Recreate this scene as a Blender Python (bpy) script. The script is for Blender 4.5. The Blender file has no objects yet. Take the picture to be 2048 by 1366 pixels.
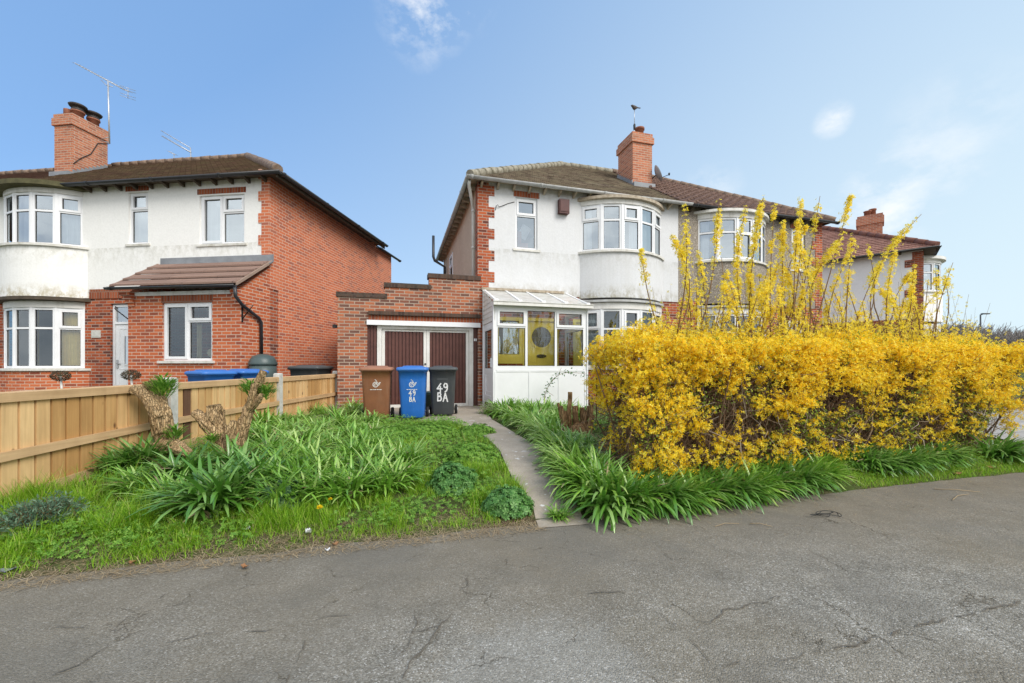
import bpy, math, random
import numpy as np
from mathutils import Vector, Matrix, noise

PI = math.pi
rad = math.radians
scene = bpy.context.scene
COL = scene.collection
random.seed(7)
rng = np.random.default_rng(11)

# ------------------------------------------------------------------ camera constants (used only to size things from the photo)
F = 830.0          # focal length in photo pixels (photo 2048 wide)
CAMZ = 1.3
def at(u, v, Y):
    return Vector(((u - 1024) / F * Y, Y, CAMZ + (735 - v) / F * Y))

# road edge line: passes through E0 along DR, garden on the NR side
E0 = Vector((.49, 3.54)); AR = rad(15.5)
DR = Vector((math.cos(AR), math.sin(AR))); NR = Vector((-math.sin(AR), math.cos(AR)))
def garden_t(x, y):
    return (x - E0.x) * NR.x + (y - E0.y) * NR.y
def gz(x, y):
    t = garden_t(x, y)
    if t <= 0: return -.012
    return -.012 + .312 * (1 - math.exp(-t / 1.3))
def gz_np(x, y):
    t = (x - E0.x) * NR.x + (y - E0.y) * NR.y
    return np.where(t <= 0, -.012, -.012 + .312 * (1 - np.exp(-np.maximum(t, 0) / 1.3)))
def on_ground(u, v):
    """point of the terrain seen at photo pixel u, v"""
    Y = 4.0
    for _ in range(60):
        x = (u - 1024) / F * Y
        z = gz(x, Y)
        Yn = F * (CAMZ - z) / max(20, (v - 735))
        Y = .6 * Y + .4 * Yn
    return Vector(((u - 1024) / F * Y, Y, gz((u - 1024) / F * Y, Y)))

# ------------------------------------------------------------------ mesh helpers
class MB:
    def __init__(self):
        self.v = []; self.f = []; self.mi = []; self.uv = []; self.sm = []; self.M = None
    def pt(self, p):
        p = Vector(p)
        if self.M is not None: p = self.M @ p
        self.v.append(p); return len(self.v) - 1
    def face(self, pts, m=0, uv=None, smooth=False):
        ids = [self.pt(p) for p in pts]
        self.f.append(ids); self.mi.append(m); self.uv.append(uv); self.sm.append(smooth)
    def box(self, x0, x1, y0, y1, z0, z1, m=0):
        a = (x0, y0, z0); b = (x1, y0, z0); c = (x1, y1, z0); d = (x0, y1, z0)
        e = (x0, y0, z1); f = (x1, y0, z1); g = (x1, y1, z1); h = (x0, y1, z1)
        for q in ((a, b, f, e), (b, c, g, f), (c, d, h, g), (d, a, e, h), (e, f, g, h), (d, c, b, a)):
            self.face(q, m)
    def prism(self, poly, axis, a, b, m=0):
        """poly: list of 2-tuples, extruded along axis from a to b"""
        def mk(p, w):
            return {'x': (w, p[0], p[1]), 'y': (p[0], w, p[1]), 'z': (p[0], p[1], w)}[axis]
        n = len(poly)
        self.face([mk(p, a) for p in poly], m); self.face([mk(p, b) for p in reversed(poly)], m)
        for i in range(n):
            p, q = poly[i], poly[(i + 1) % n]
            self.face([mk(p, a), mk(p, b), mk(q, b), mk(q, a)], m)
    def loft(self, loops, m=0, cap0=True, cap1=True, smooth=True, closed=True):
        base = []
        for lp in loops:
            base.append([self.pt(p) for p in lp])
        n = len(loops[0]); k = n if closed else n - 1
        for i in range(len(loops) - 1):
            for j in range(k):
                a, b = base[i], base[i + 1]; j2 = (j + 1) % n
                self.f.append([a[j], a[j2], b[j2], b[j]]); self.mi.append(m); self.uv.append(None); self.sm.append(smooth)
        if cap0: self.f.append(list(reversed(base[0]))); self.mi.append(m); self.uv.append(None); self.sm.append(False)
        if cap1: self.f.append(list(base[-1])); self.mi.append(m); self.uv.append(None); self.sm.append(False)
    def tube(self, path, r, n=8, m=0, cap=True, smooth=True):
        path = [Vector(p) for p in path]
        rs = r if isinstance(r, (list, tuple)) else [r] * len(path)
        loops = []; up0 = None
        for i, p in enumerate(path):
            t = (path[min(i + 1, len(path) - 1)] - path[max(i - 1, 0)]).normalized()
            if up0 is None:
                up0 = Vector((0, 0, 1)) if abs(t.z) < .9 else Vector((1, 0, 0))
            s = t.cross(up0).normalized(); up = s.cross(t).normalized(); up0 = up
            loops.append([p + (s * math.cos(2 * PI * k / n) + up * math.sin(2 * PI * k / n)) * rs[i] for k in range(n)])
        self.loft(loops, m, cap, cap, smooth)
    def lathe(self, prof, c=(0, 0, 0), n=20, m=0):
        loops = [[(c[0] + r * math.cos(2 * PI * k / n), c[1] + r * math.sin(2 * PI * k / n), c[2] + z) for k in range(n)] for r, z in prof]
        self.loft(loops, m, True, True, True)
    def build(self, name, mats, parent=None):
        me = bpy.data.meshes.new(name)
        me.from_pydata([tuple(p) for p in self.v], [], self.f)
        uvl = me.uv_layers.new(name='UVMap')
        for mt in (mats if isinstance(mats, (list, tuple)) else [mats]): me.materials.append(mt)
        me.polygons.foreach_set('material_index', self.mi)
        me.polygons.foreach_set('use_smooth', self.sm)
        data = np.zeros(len(me.loops) * 2, dtype=np.float32); k = 0
        for fi, ids in enumerate(self.f):
            if self.uv[fi] is not None:
                for w in self.uv[fi]:
                    data[k] = w[0]; data[k + 1] = w[1]; k += 2
            else:
                n = me.polygons[fi].normal
                ax, ay, az = abs(n.x), abs(n.y), abs(n.z)
                for i in ids:
                    p = self.v[i]
                    if az > .75 and az >= ax and az >= ay: q = (p.x, p.y)
                    elif ay >= ax: q = (p.x, p.z)
                    else: q = (p.y, p.z)
                    data[k] = q[0]; data[k + 1] = q[1]; k += 2
        uvl.data.foreach_set('uv', data)
        me.update()
        o = bpy.data.objects.new(name, me); COL.objects.link(o)
        if parent is not None: o.parent = parent
        return o

def np_obj(name, verts, quads, mats, mi=None, parent=None, smooth=False):
    """fast mesh from numpy arrays: verts (N,3), quads (M,4)"""
    me = bpy.data.meshes.new(name)
    N, Mq = len(verts), len(quads)
    me.vertices.add(N); me.vertices.foreach_set('co', np.ascontiguousarray(verts, dtype=np.float32).ravel())
    me.loops.add(Mq * 4); me.loops.foreach_set('vertex_index', np.ascontiguousarray(quads, dtype=np.int32).ravel())
    me.polygons.add(Mq)
    me.polygons.foreach_set('loop_start', np.arange(0, Mq * 4, 4, dtype=np.int32))
    for mt in (mats if isinstance(mats, (list, tuple)) else [mats]): me.materials.append(mt)
    if mi is not None: me.polygons.foreach_set('material_index', np.asarray(mi, dtype=np.int32))
    if smooth: me.polygons.foreach_set('use_smooth', np.ones(Mq, dtype=bool))
    me.update(calc_edges=True); me.validate()
    o = bpy.data.objects.new(name, me); COL.objects.link(o)
    if parent is not None: o.parent = parent
    return o

def tag(o, label=None, cat=None, group=None, kind=None):
    if label: o['label'] = label
    if cat: o['category'] = cat
    if group: o['group'] = group
    if kind: o['kind'] = kind
    return o
def empty(name, loc=(0, 0, 0), rz=0.0, label=None, cat=None, group=None):
    o = bpy.data.objects.new(name, None); COL.objects.link(o)
    o.location = loc; o.rotation_euler = (0, 0, rz); o.empty_display_size = .2
    return tag(o, label, cat, group)
def copy_tree(o, parent=None):
    c = o.copy(); COL.objects.link(c)
    if parent is not None: c.parent = parent
    for ch in list(o.children): copy_tree(ch, c)
    return c

# ------------------------------------------------------------------ materials
def new_mat(name):
    m = bpy.data.materials.new(name); m.use_nodes = True
    nt = m.node_tree; nt.nodes.clear()
    out = nt.nodes.new('ShaderNodeOutputMaterial')
    return m, nt, out
def N(nt, typ, **kw):
    n = nt.nodes.new(typ)
    for k, v in kw.items():
        if k.startswith('i_'):
            n.inputs[k[2:].replace('_', ' ')].default_value = v
        else: setattr(n, k, v)
    return n
def L(nt, a, b): nt.links.new(a, b)
def c4(c): return (c[0], c[1], c[2], 1)
def ramp(nt, fac, stops):
    r = nt.nodes.new('ShaderNodeValToRGB'); e = r.color_ramp.elements
    while len(e) < len(stops): e.new(.5)
    for i, (p, c) in enumerate(stops): e[i].position = p; e[i].color = c4(c)
    L(nt, fac, r.inputs[0]); return r.outputs[0]
def mix(nt, fac, a, b, mode='MIX'):
    n = nt.nodes.new('ShaderNodeMix'); n.data_type = 'RGBA'; n.blend_type = mode
    for s, v in ((n.inputs[0], fac), (n.inputs[6], a), (n.inputs[7], b)):
        if hasattr(v, 'is_linked'): L(nt, v, s)
        elif isinstance(v, (int, float)): s.default_value = v
        else: s.default_value = c4(v)
    return n.outputs[2]
def mth(nt, op, a, b=None, clamp=False):
    n = nt.nodes.new('ShaderNodeMath'); n.operation = op; n.use_clamp = clamp
    for i, v in enumerate((a, b)):
        if v is None: continue
        if hasattr(v, 'is_linked'): L(nt, v, n.inputs[i])
        else: n.inputs[i].default_value = v
    return n.outputs[0]
def coords(nt, kind='Object'):
    return nt.nodes.new('ShaderNodeTexCoord').outputs[kind]
def scaled(nt, vec, s, rot=(0, 0, 0)):
    m = nt.nodes.new('ShaderNodeMapping'); m.inputs['Scale'].default_value = s; m.inputs['Rotation'].default_value = rot
    L(nt, vec, m.inputs['Vector']); return m.outputs[0]
def noise_tex(nt, vec, scale, detail=4, rough=.55):
    n = nt.nodes.new('ShaderNodeTexNoise'); n.inputs['Scale'].default_value = scale
    n.inputs['Detail'].default_value = detail; n.inputs['Roughness'].default_value = rough
    L(nt, vec, n.inputs['Vector']); return n.outputs['Fac']
def bsdf(nt, out, color, rough=.7, spec=.4, bump=None, bstr=.3, bdist=.01, metal=0.0):
    p = nt.nodes.new('ShaderNodeBsdfPrincipled')
    if hasattr(color, 'is_linked'): L(nt, color, p.inputs['Base Color'])
    else: p.inputs['Base Color'].default_value = c4(color)
    if hasattr(rough, 'is_linked'): L(nt, rough, p.inputs['Roughness'])
    else: p.inputs['Roughness'].default_value = rough
    p.inputs['Specular IOR Level'].default_value = spec; p.inputs['Metallic'].default_value = metal
    if bump is not None:
        b = nt.nodes.new('ShaderNodeBump'); b.inputs['Strength'].default_value = bstr; b.inputs['Distance'].default_value = bdist
        L(nt, bump, b.inputs['Height']); L(nt, b.outputs[0], p.inputs['Normal'])
    L(nt, p.outputs[0], out.inputs['Surface']); return p

def m_plain(name, c1, c2=None, scale=6.0, rough=.6, spec=.4, bstr=.15, metal=0.0, dirt=None):
    """colour broken up by two scales of noise"""
    m, nt, out = new_mat(name)
    co = coords(nt); c2 = c2 or tuple(x * .8 for x in c1)
    n = noise_tex(nt, co, scale, 6, .65)
    col = ramp(nt, n, [(.3, c2), (.7, c1)])
    if dirt:
        n2 = noise_tex(nt, scaled(nt, co, (3.0, 3.0, .6)), 1.7, 6, .7)
        col = mix(nt, ramp(nt, n2, [(.52, (0, 0, 0)), (.75, (.6, .6, .6))]), col, dirt)
    n3 = noise_tex(nt, co, scale * 12, 3, .6)
    bsdf(nt, out, col, rough, spec, n3, bstr, .006, metal)
    return m

def m_brick(name, ca, cb, mortar, stain, bw=.225, rh=.075, ms=.0095, stain_amt=.5, dark=None, darkfrac=.0):
    m, nt, out = new_mat(name)
    uv = coords(nt, 'UV')
    wob = nt.nodes.new('ShaderNodeTexNoise'); wob.inputs['Scale'].default_value = 9
    L(nt, uv, wob.inputs['Vector'])
    wv = nt.nodes.new('ShaderNodeVectorMath'); wv.operation = 'SCALE'; wv.inputs['Scale'].default_value = .006
    L(nt, wob.outputs['Color'], wv.inputs[0])
    ad = nt.nodes.new('ShaderNodeVectorMath'); ad.operation = 'ADD'; L(nt, uv, ad.inputs[0]); L(nt, wv.outputs[0], ad.inputs[1])
    def bt(c1, c2, mo, bias=0.0):
        b = nt.nodes.new('ShaderNodeTexBrick')
        b.inputs['Color1'].default_value = c4(c1); b.inputs['Color2'].default_value = c4(c2); b.inputs['Mortar'].default_value = c4(mo)
        b.inputs['Scale'].default_value = 1; b.inputs['Mortar Size'].default_value = ms; b.inputs['Mortar Smooth'].default_value = .25
        b.inputs['Brick Width'].default_value = bw; b.inputs['Row Height'].default_value = rh; b.inputs['Bias'].default_value = bias
        L(nt, ad.outputs[0], b.inputs['Vector']); return b
    b = bt((0, 0, 0), (1, 1, 1), (.5, .5, .5))
    stops = [(0, cb), (.55, ca), (1, tuple(min(1, x * 1.12) for x in ca))]
    if dark: stops = [(0, dark), (darkfrac, dark), (min(.98, darkfrac + .12), cb), (.9, ca)]
    col = ramp(nt, b.outputs['Color'], stops)
    n1 = noise_tex(nt, uv, 40, 4, .7)
    col = mix(nt, .5, col, ramp(nt, n1, [(.25, (.45, .45, .45)), (.75, (1, 1, 1))]), 'MULTIPLY')
    n2 = noise_tex(nt, uv, .9, 6, .65)
    mort = mix(nt, noise_tex(nt, uv, 3, 3), mortar, tuple(x * .75 for x in mortar))
    col = mix(nt, b.outputs['Fac'], col, mort)
    col = mix(nt, mth(nt, 'MULTIPLY', ramp(nt, n2, [(.48, (0, 0, 0)), (.72, (1, 1, 1))]), stain_amt), col, stain)
    h = mth(nt, 'SUBTRACT', mth(nt, 'MULTIPLY', n1, .35), b.outputs['Fac'])
    bsdf(nt, out, col, .9, .15, h, .5, .008)
    return m

def m_render(name, base, dirty, grey, amt=.5, bands=()):
    """painted stucco: broad blotches, vertical streaks, fine trowel bump"""
    m, nt, out = new_mat(name)
    co = coords(nt)
    a = noise_tex(nt, co, .7, 6, .7)
    s = noise_tex(nt, scaled(nt, co, (4, 4, .35)), 1.3, 5, .65)
    f = noise_tex(nt, co, 22, 5, .7)
    col = mix(nt, mth(nt, 'MULTIPLY', ramp(nt, a, [(.42, (0, 0, 0)), (.7, (1, 1, 1))]), amt), base, dirty)
    col = mix(nt, mth(nt, 'MULTIPLY', ramp(nt, s, [(.5, (0, 0, 0)), (.8, (1, 1, 1))]), amt * .8), col, grey)
    sp = nt.nodes.new('ShaderNodeSeparateXYZ'); L(nt, co, sp.inputs[0])
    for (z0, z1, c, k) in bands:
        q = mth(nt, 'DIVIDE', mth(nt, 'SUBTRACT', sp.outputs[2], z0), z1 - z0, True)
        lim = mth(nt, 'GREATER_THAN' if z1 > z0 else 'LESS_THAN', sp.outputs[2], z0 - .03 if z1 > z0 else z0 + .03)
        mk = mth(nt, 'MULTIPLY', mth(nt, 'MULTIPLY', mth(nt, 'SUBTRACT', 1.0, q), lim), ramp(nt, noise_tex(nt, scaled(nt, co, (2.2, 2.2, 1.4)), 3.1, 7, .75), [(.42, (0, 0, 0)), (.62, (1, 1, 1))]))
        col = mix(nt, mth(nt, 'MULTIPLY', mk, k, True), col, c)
    col = mix(nt, .12, col, ramp(nt, f, [(.3, (.4, .4, .4)), (.6, (1, 1, 1))]), 'MULTIPLY')
    bsdf(nt, out, col, .85, .2, f, .35, .012)
    return m

def m_pebble(name, cols, base):
    m, nt, out = new_mat(name)
    co = coords(nt)
    v = nt.nodes.new('ShaderNodeTexVoronoi'); v.inputs['Scale'].default_value = 45; L(nt, co, v.inputs['Vector'])
    sep = nt.nodes.new('ShaderNodeSeparateColor'); L(nt, v.outputs['Color'], sep.inputs[0])
    col = ramp(nt, sep.outputs[0], [(i / (len(cols) - 1), c) for i, c in enumerate(cols)])
    col = mix(nt, ramp(nt, v.outputs['Distance'], [(.35, (0, 0, 0)), (.7, (1, 1, 1))]), col, base)
    a = noise_tex(nt, co, .8, 5, .6)
    col = mix(nt, .35, col, ramp(nt, a, [(.3, (.6, .58, .55)), (.7, (1, 1, 1))]), 'MULTIPLY')
    bsdf(nt, out, col, .9, .2, v.outputs['Distance'], -.6, .012)
    return m

def m_tile(name, ca, cb, moss, lichen, bw, rh, moss_amt=.5, roll=False):
    """roof tile: UV in metres; columns and courses from a brick pattern, moss and lichen over it"""
    m, nt, out = new_mat(name)
    uv = coords(nt, 'UV')
    b = nt.nodes.new('ShaderNodeTexBrick')
    b.inputs['Color1'].default_value = (0, 0, 0, 1); b.inputs['Color2'].default_value = (1, 1, 1, 1); b.inputs['Mortar'].default_value = (0, 0, 0, 1)
    b.inputs['Scale'].default_value = 1; b.inputs['Mortar Size'].default_value = .006; b.inputs['Mortar Smooth'].default_value = .3
    b.inputs['Brick Width'].default_value = bw; b.inputs['Row Height'].default_value = rh
    if roll: b.offset = 0.0
    L(nt, uv, b.inputs['Vector'])
    col = ramp(nt, b.outputs['Color'], [(0, cb), (1, ca)])
    n1 = noise_tex(nt, uv, 2.2, 8, .75); n2 = noise_tex(nt, uv, 18, 6, .75)
    col = mix(nt, .5, col, ramp(nt, n2, [(.3, (.4, .4, .4)), (.7, (1.0, 1.0, 1.0))]), 'MULTIPLY')
    col = mix(nt, mth(nt, 'MULTIPLY', ramp(nt, n1, [(.42, (0, 0, 0)), (.66, (1, 1, 1))]), moss_amt), col, moss)
    n3 = noise_tex(nt, uv, 30, 2, .5)
    col = mix(nt, ramp(nt, n3, [(.66, (0, 0, 0)), (.74, (.8, .8, .8))]), col, lichen)
    col = mix(nt, mth(nt, 'MULTIPLY', b.outputs['Fac'], .8), col, tuple(x * .3 for x in cb))
    h = mth(nt, 'SUBTRACT', n2, mth(nt, 'MULTIPLY', b.outputs['Fac'], 1.5))
    bsdf(nt, out, col, .9, .2, h, .6, .012)
    return m

def m_leaf(name, stops, rough=.45, trans=.25, spec=.5):
    """foliage or petals: one tint per leaf, a little light coming through"""
    m, nt, out = new_mat(name)
    g = nt.nodes.new('ShaderNodeNewGeometry')
    col = ramp(nt, g.outputs['Random Per Island'], stops)
    p = nt.nodes.new('ShaderNodeBsdfPrincipled'); p.inputs['Roughness'].default_value = rough; p.inputs['Specular IOR Level'].default_value = spec
    L(nt, col, p.inputs['Base Color'])
    t = nt.nodes.new('ShaderNodeBsdfTranslucent'); L(nt, col, t.inputs['Color'])
    mx = nt.nodes.new('ShaderNodeMixShader'); mx.inputs[0].default_value = trans
    L(nt, p.outputs[0], mx.inputs[1]); L(nt, t.outputs[0], mx.inputs[2]); L(nt, mx.outputs[0], out.inputs['Surface'])
    return m

def m_glass(name, refl=.22, tint=(.85, .9, .92)):
    m, nt, out = new_mat(name)
    fr = nt.nodes.new('ShaderNodeFresnel'); fr.inputs['IOR'].default_value = 1.5
    fac = mth(nt, 'ADD', fr.outputs[0], refl, True)
    t = nt.nodes.new('ShaderNodeBsdfTransparent'); t.inputs['Color'].default_value = c4(tint)
    g = nt.nodes.new('ShaderNodeBsdfGlossy'); g.inputs['Roughness'].default_value = .015; g.inputs['Color'].default_value = (.86, .95, 1, 1)
    co = coords(nt); n = noise_tex(nt, co, 1.6, 2, .5)
    b = nt.nodes.new('ShaderNodeBump'); b.inputs['Strength'].default_value = .06; b.inputs['Distance'].default_value = .05
    L(nt, n, b.inputs['Height']); L(nt, b.outputs[0], g.inputs['Normal'])
    mx = nt.nodes.new('ShaderNodeMixShader')
    L(nt, fac, mx.inputs[0]); L(nt, t.outputs[0], mx.inputs[1]); L(nt, g.outputs[0], mx.inputs[2])
    L(nt, mx.outputs[0], out.inputs['Surface'])
    return m

def m_wood(name, stops, scale=(30, 30, 1.2), rough=.75):
    m, nt, out = new_mat(name)
    co = coords(nt)
    g = nt.nodes.new('ShaderNodeNewGeometry')
    rnd = g.outputs['Random Per Island']
    off = nt.nodes.new('ShaderNodeCombineXYZ'); L(nt, mth(nt, 'MULTIPLY', rnd, 37.0), off.inputs[0]); L(nt, mth(nt, 'MULTIPLY', rnd, 17.0), off.inputs[2])
    ad = nt.nodes.new('ShaderNodeVectorMath'); ad.operation = 'ADD'; L(nt, co, ad.inputs[0]); L(nt, off.outputs[0], ad.inputs[1])
    grain = noise_tex(nt, scaled(nt, ad.outputs[0], scale), 1.0, 5, .6)
    broad = noise_tex(nt, scaled(nt, ad.outputs[0], (3, 3, 1.2)), 1.4, 4, .6)
    col = ramp(nt, rnd, stops)
    col = mix(nt, .42, col, ramp(nt, grain, [(.3, (.5, .42, .36)), (.65, (1, 1, 1))]), 'MULTIPLY')
    col = mix(nt, .45, col, ramp(nt, broad, [(.3, (.55, .5, .45)), (.65, (1, 1, 1))]), 'MULTIPLY')
    v = nt.nodes.new('ShaderNodeTexVoronoi'); v.inputs['Scale'].default_value = 1.0; L(nt, scaled(nt, ad.outputs[0], (7, 7, 3.2)), v.inputs['Vector'])
    col = mix(nt, ramp(nt, v.outputs['Distance'], [(.04, (.85, .85, .85)), (.13, (0, 0, 0))]), col, (.10, .045, .02))
    bsdf(nt, out, col, rough, .25, grain, .25, .006)
    return m

def m_bark(name, c1, c2, c3):
    m, nt, out = new_mat(name)
    co = coords(nt)
    g = noise_tex(nt, scaled(nt, co, (46, 46, 8)), 1.0, 8, .75)
    v = nt.nodes.new('ShaderNodeTexVoronoi'); v.feature = 'DISTANCE_TO_EDGE'
    w = nt.nodes.new('ShaderNodeVectorMath'); w.operation = 'ADD'; L(nt, scaled(nt, co, (44, 44, 9)), w.inputs[0])
    nn = nt.nodes.new('ShaderNodeTexNoise'); nn.inputs['Scale'].default_value = 22; L(nt, co, nn.inputs['Vector']); L(nt, nn.outputs['Color'], w.inputs[1])
    L(nt, w.outputs[0], v.inputs['Vector']); v.inputs['Scale'].default_value = 1.0
    fis = ramp(nt, v.outputs['Distance'], [(.0, (1, 1, 1)), (.10, (0, 0, 0))])
    b = noise_tex(nt, co, 7, 6, .7)
    col = ramp(nt, g, [(.34, c3), (.5, c2), (.66, c1)])
    col = mix(nt, .6, col, ramp(nt, b, [(.35, (.42, .40, .37)), (.6, (1, 1, 1))]), 'MULTIPLY')
    fb = nt.nodes.new('ShaderNodeRGBToBW'); L(nt, fis, fb.inputs[0])
    col = mix(nt, mth(nt, 'MULTIPLY', fb.outputs[0], .42), col, tuple(x * .8 for x in c3))
    bsdf(nt, out, col, .92, .15, mth(nt, 'SUBTRACT', g, mth(nt, 'MULTIPLY', fb.outputs[0], .9)), 1.0, .03)
    return m

M = {}
M['brick_orange'] = m_brick('orange brick', (.66, .185, .075), (.50, .12, .052), (.66, .48, .37), (.36, .11, .055), stain_amt=.35, dark=(.34, .10, .06), darkfrac=.10, ms=.009)
M['brick_side'] = m_brick('orange gable brick', (.74, .22, .10), (.60, .165, .08), (.72, .50, .38), (.48, .19, .11), stain_amt=.45, dark=(.44, .15, .10), darkfrac=.10, ms=.0085)
M['brick_old'] = m_brick('old red brick', (.52, .13, .05), (.36, .075, .034), (.46, .34, .27), (.2, .07, .045), stain_amt=.45, dark=(.16, .055, .04), darkfrac=.2)
M['brick_garage'] = m_brick('mixed garage brick', (.52, .18, .085), (.34, .12, .07), (.48, .38, .30), (.15, .09, .065), stain_amt=.35, dark=(.19, .095, .07), darkfrac=.22, ms=.010)
M['brick_chimney'] = m_brick('chimney brick', (.56, .21, .115), (.40, .14, .085), (.56, .43, .33), (.30, .19, .13), stain_amt=.45)
M['soldier'] = m_brick('soldier course brick', (.36, .10, .045), (.24, .06, .03), (.30, .2, .15), (.12, .06, .045), bw=.075, rh=.225, stain_amt=.4)
M['coping'] = m_brick('blackened coping brick', (.12, .075, .055), (.065, .045, .038), (.11, .085, .07), (.05, .05, .035), bw=.075, rh=.30, stain_amt=.7)
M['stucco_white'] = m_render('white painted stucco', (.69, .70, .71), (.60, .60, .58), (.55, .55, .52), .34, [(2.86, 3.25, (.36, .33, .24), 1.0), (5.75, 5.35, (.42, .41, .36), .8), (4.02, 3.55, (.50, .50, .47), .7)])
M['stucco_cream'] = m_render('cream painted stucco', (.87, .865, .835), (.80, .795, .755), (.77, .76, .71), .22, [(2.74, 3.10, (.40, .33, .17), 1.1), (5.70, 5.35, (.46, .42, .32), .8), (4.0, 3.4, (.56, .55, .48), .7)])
M['stucco_far'] = m_render('pale far stucco', (.90, .90, .89), (.82, .82, .79), (.78, .78, .75), .3)
M['pebble_grey'] = m_pebble('brown pebbledash', [(.12, .10, .08), (.31, .27, .22), (.51, .46, .385), (.21, .175, .14), (.66, .60, .51)], (.255, .22, .178))
M['pebble_beige'] = m_pebble('beige pebbledash', [(.48, .38, .28), (.68, .57, .44), (.58, .47, .35), (.76, .66, .54)], (.52, .42, .31))
M['upvc'] = m_plain('white plastic', (.82, .83, .84), (.76, .77, .78), 3, .32, .5, .02)
M['paint_white'] = m_plain('old white paint', (.78, .77, .74), (.66, .65, .60), 5, .5, .4, .15, dirt=(.36, .33, .26))
M['paint_sill'] = m_plain('weathered white sill', (.74, .73, .69), (.55, .53, .46), 7, .55, .35, .2, dirt=(.25, .23, .16))
M['glass'] = m_glass('window glass', .40)
M['glass_low'] = m_glass('ground floor glass', .10)
M['glass_porch'] = m_glass('porch glass', .05, (.9, .93, .92))
M['seal'] = m_plain('black rubber seal', (.03, .03, .03), None, 6, .6)
M['net'] = m_plain('net curtain', (.82, .86, .88), (.72, .77, .80), 2, .9, .1, .05)
M['curtain_yellow'] = m_plain('mustard curtain', (.80, .60, .16), (.66, .47, .10), 5, .9, .1, .1)
M['curtain_cream'] = m_plain('cream curtain', (.70, .62, .38), (.6, .5, .28), 5, .9, .1, .1)
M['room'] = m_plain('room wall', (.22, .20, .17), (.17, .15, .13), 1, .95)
M['black_plastic'] = m_plain('black plastic gutter', (.022, .023, .026), (.035, .036, .04), 5, .4, .5, .05)
M['grey_gutter'] = m_plain('old grey gutter', (.50, .51, .51), (.36, .36, .34), 6, .5, .4, .1, dirt=(.20, .19, .15))
M['timber_dark'] = m_plain('dark timber', (.10, .075, .05), (.05, .038, .026), 8, .8)
M['soffit_old'] = m_plain('flaking cream timber', (.52, .46, .36), (.25, .19, .13), 9, .8, .2, .3)
M['tile_left'] = m_tile('mossy brown plain tile', (.27, .165, .115), (.15, .095, .07), (.25, .23, .11), (.62, .58, .46), .165, .10, .55)
M['tile_next'] = m_tile('brown plain tile', (.20, .11, .08), (.13, .07, .05), (.14, .09, .06), (.25, .2, .16), .165, .10, .2)
M['tile_mossy'] = m_tile('lichened plain tile', (.36, .285, .215), (.17, .13, .10), (.38, .345, .24), (.60, .57, .47), .165, .10, .75)
M['tile_concrete'] = m_tile('brown concrete tile', (.36, .24, .19), (.25, .165, .135), (.24, .18, .14), (.38, .31, .26), .30, .30, .25, True)
M['tile_porch'] = m_tile('smooth porch tile', (.34, .22, .17), (.27, .175, .14), (.22, .16, .13), (.36, .28, .24), 1.2, .25, .2)
M['tile_far'] = m_tile('red far tile', (.46, .24, .18), (.32, .16, .12), (.32, .22, .17), (.5, .4, .33), .2, .16, .25)
M['ridge_moss'] = m_plain('lichened ridge tile', (.44, .41, .33), (.19, .17, .12), 11, .9, .2, .5, dirt=(.10, .09, .05))
M['ridge_brown'] = m_plain('brown ridge tile', (.33, .25, .19), (.17, .11, .08), 9, .9, .2, .4, dirt=(.12, .10, .07))
M['lead'] = m_plain('lead flashing', (.27, .29, .31), (.18, .19, .205), 4, .55, .5, .1)
M['pot'] = m_plain('terracotta pot', (.36, .15, .09), (.22, .09, .06), 8, .8, .2, .2)
M['cowl'] = m_plain('sooty metal cowl', (.06, .05, .045), (.03, .025, .023), 8, .6)
M['iron'] = m_plain('black iron', (.018, .018, .018), None, 8, .5)
M['aluminium'] = m_plain('dull aluminium', (.62, .63, .64), (.45, .46, .47), 12, .4, .5, .05, .6)
M['dish'] = m_plain('grey satellite dish', (.36, .38, .40), (.28, .30, .32), 6, .5, .4, .05)
M['maroon'] = m_plain('maroon plastic', (.10, .026, .020), (.065, .017, .014), 6, .45)
M['panel_brown'] = m_plain('brown garage panel', (.125, .048, .036), (.085, .032, .025), 5, .5, .4, .08)
M['yellow_door'] = m_plain('yellow painted door', (.94, .76, .13), (.84, .65, .10), 2, .5, .4, .05)
M['door_glass'] = m_plain('dark leaded glass', (.07, .065, .06), (.15, .15, .14), 14, .12, .6, .2)
def m_polycarb():
    m, nt, out = new_mat('weathered polycarbonate'); co = coords(nt)
    col = ramp(nt, noise_tex(nt, co, 5, 6, .65), [(.3, (.60, .59, .52)), (.65, (.82, .82, .78))])
    p = nt.nodes.new('ShaderNodeBsdfPrincipled'); p.inputs['Roughness'].default_value = .4; L(nt, col, p.inputs['Base Color'])
    t = nt.nodes.new('ShaderNodeBsdfTransparent'); t.inputs['Color'].default_value = (.95, .95, .93, 1)
    mx = nt.nodes.new('ShaderNodeMixShader'); mx.inputs[0].default_value = .30
    L(nt, p.outputs[0], mx.inputs[1]); L(nt, t.outputs[0], mx.inputs[2]); L(nt, mx.outputs[0], out.inputs['Surface']); return m
M['polycarb'] = m_polycarb()
M['concrete_post'] = m_plain('pale concrete', (.66, .65, .61), (.46, .45, .41), 14, .9, .2, .3)
M['fence'] = m_wood('fence boards', [(0, (.52, .29, .105)), (.45, (.71, .44, .185)), (1, (.84, .58, .29))])
M['fence_rail'] = m_wood('fence rail', [(0, (.60, .40, .21)), (1, (.68, .47, .26))], (30, 1.2, 30))
M['fence_stain_and_shade'] = m_wood('stained board', [(0, (.17, .09, .055)), (1, (.17, .09, .055))])  # colour of the stained board, also painted shade behind the fence joints
M['bin_brown'] = m_plain('brown bin plastic', (.245, .10, .045), (.19, .078, .036), 5, .5, .4, .05, dirt=(.30, .17, .10))
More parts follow.
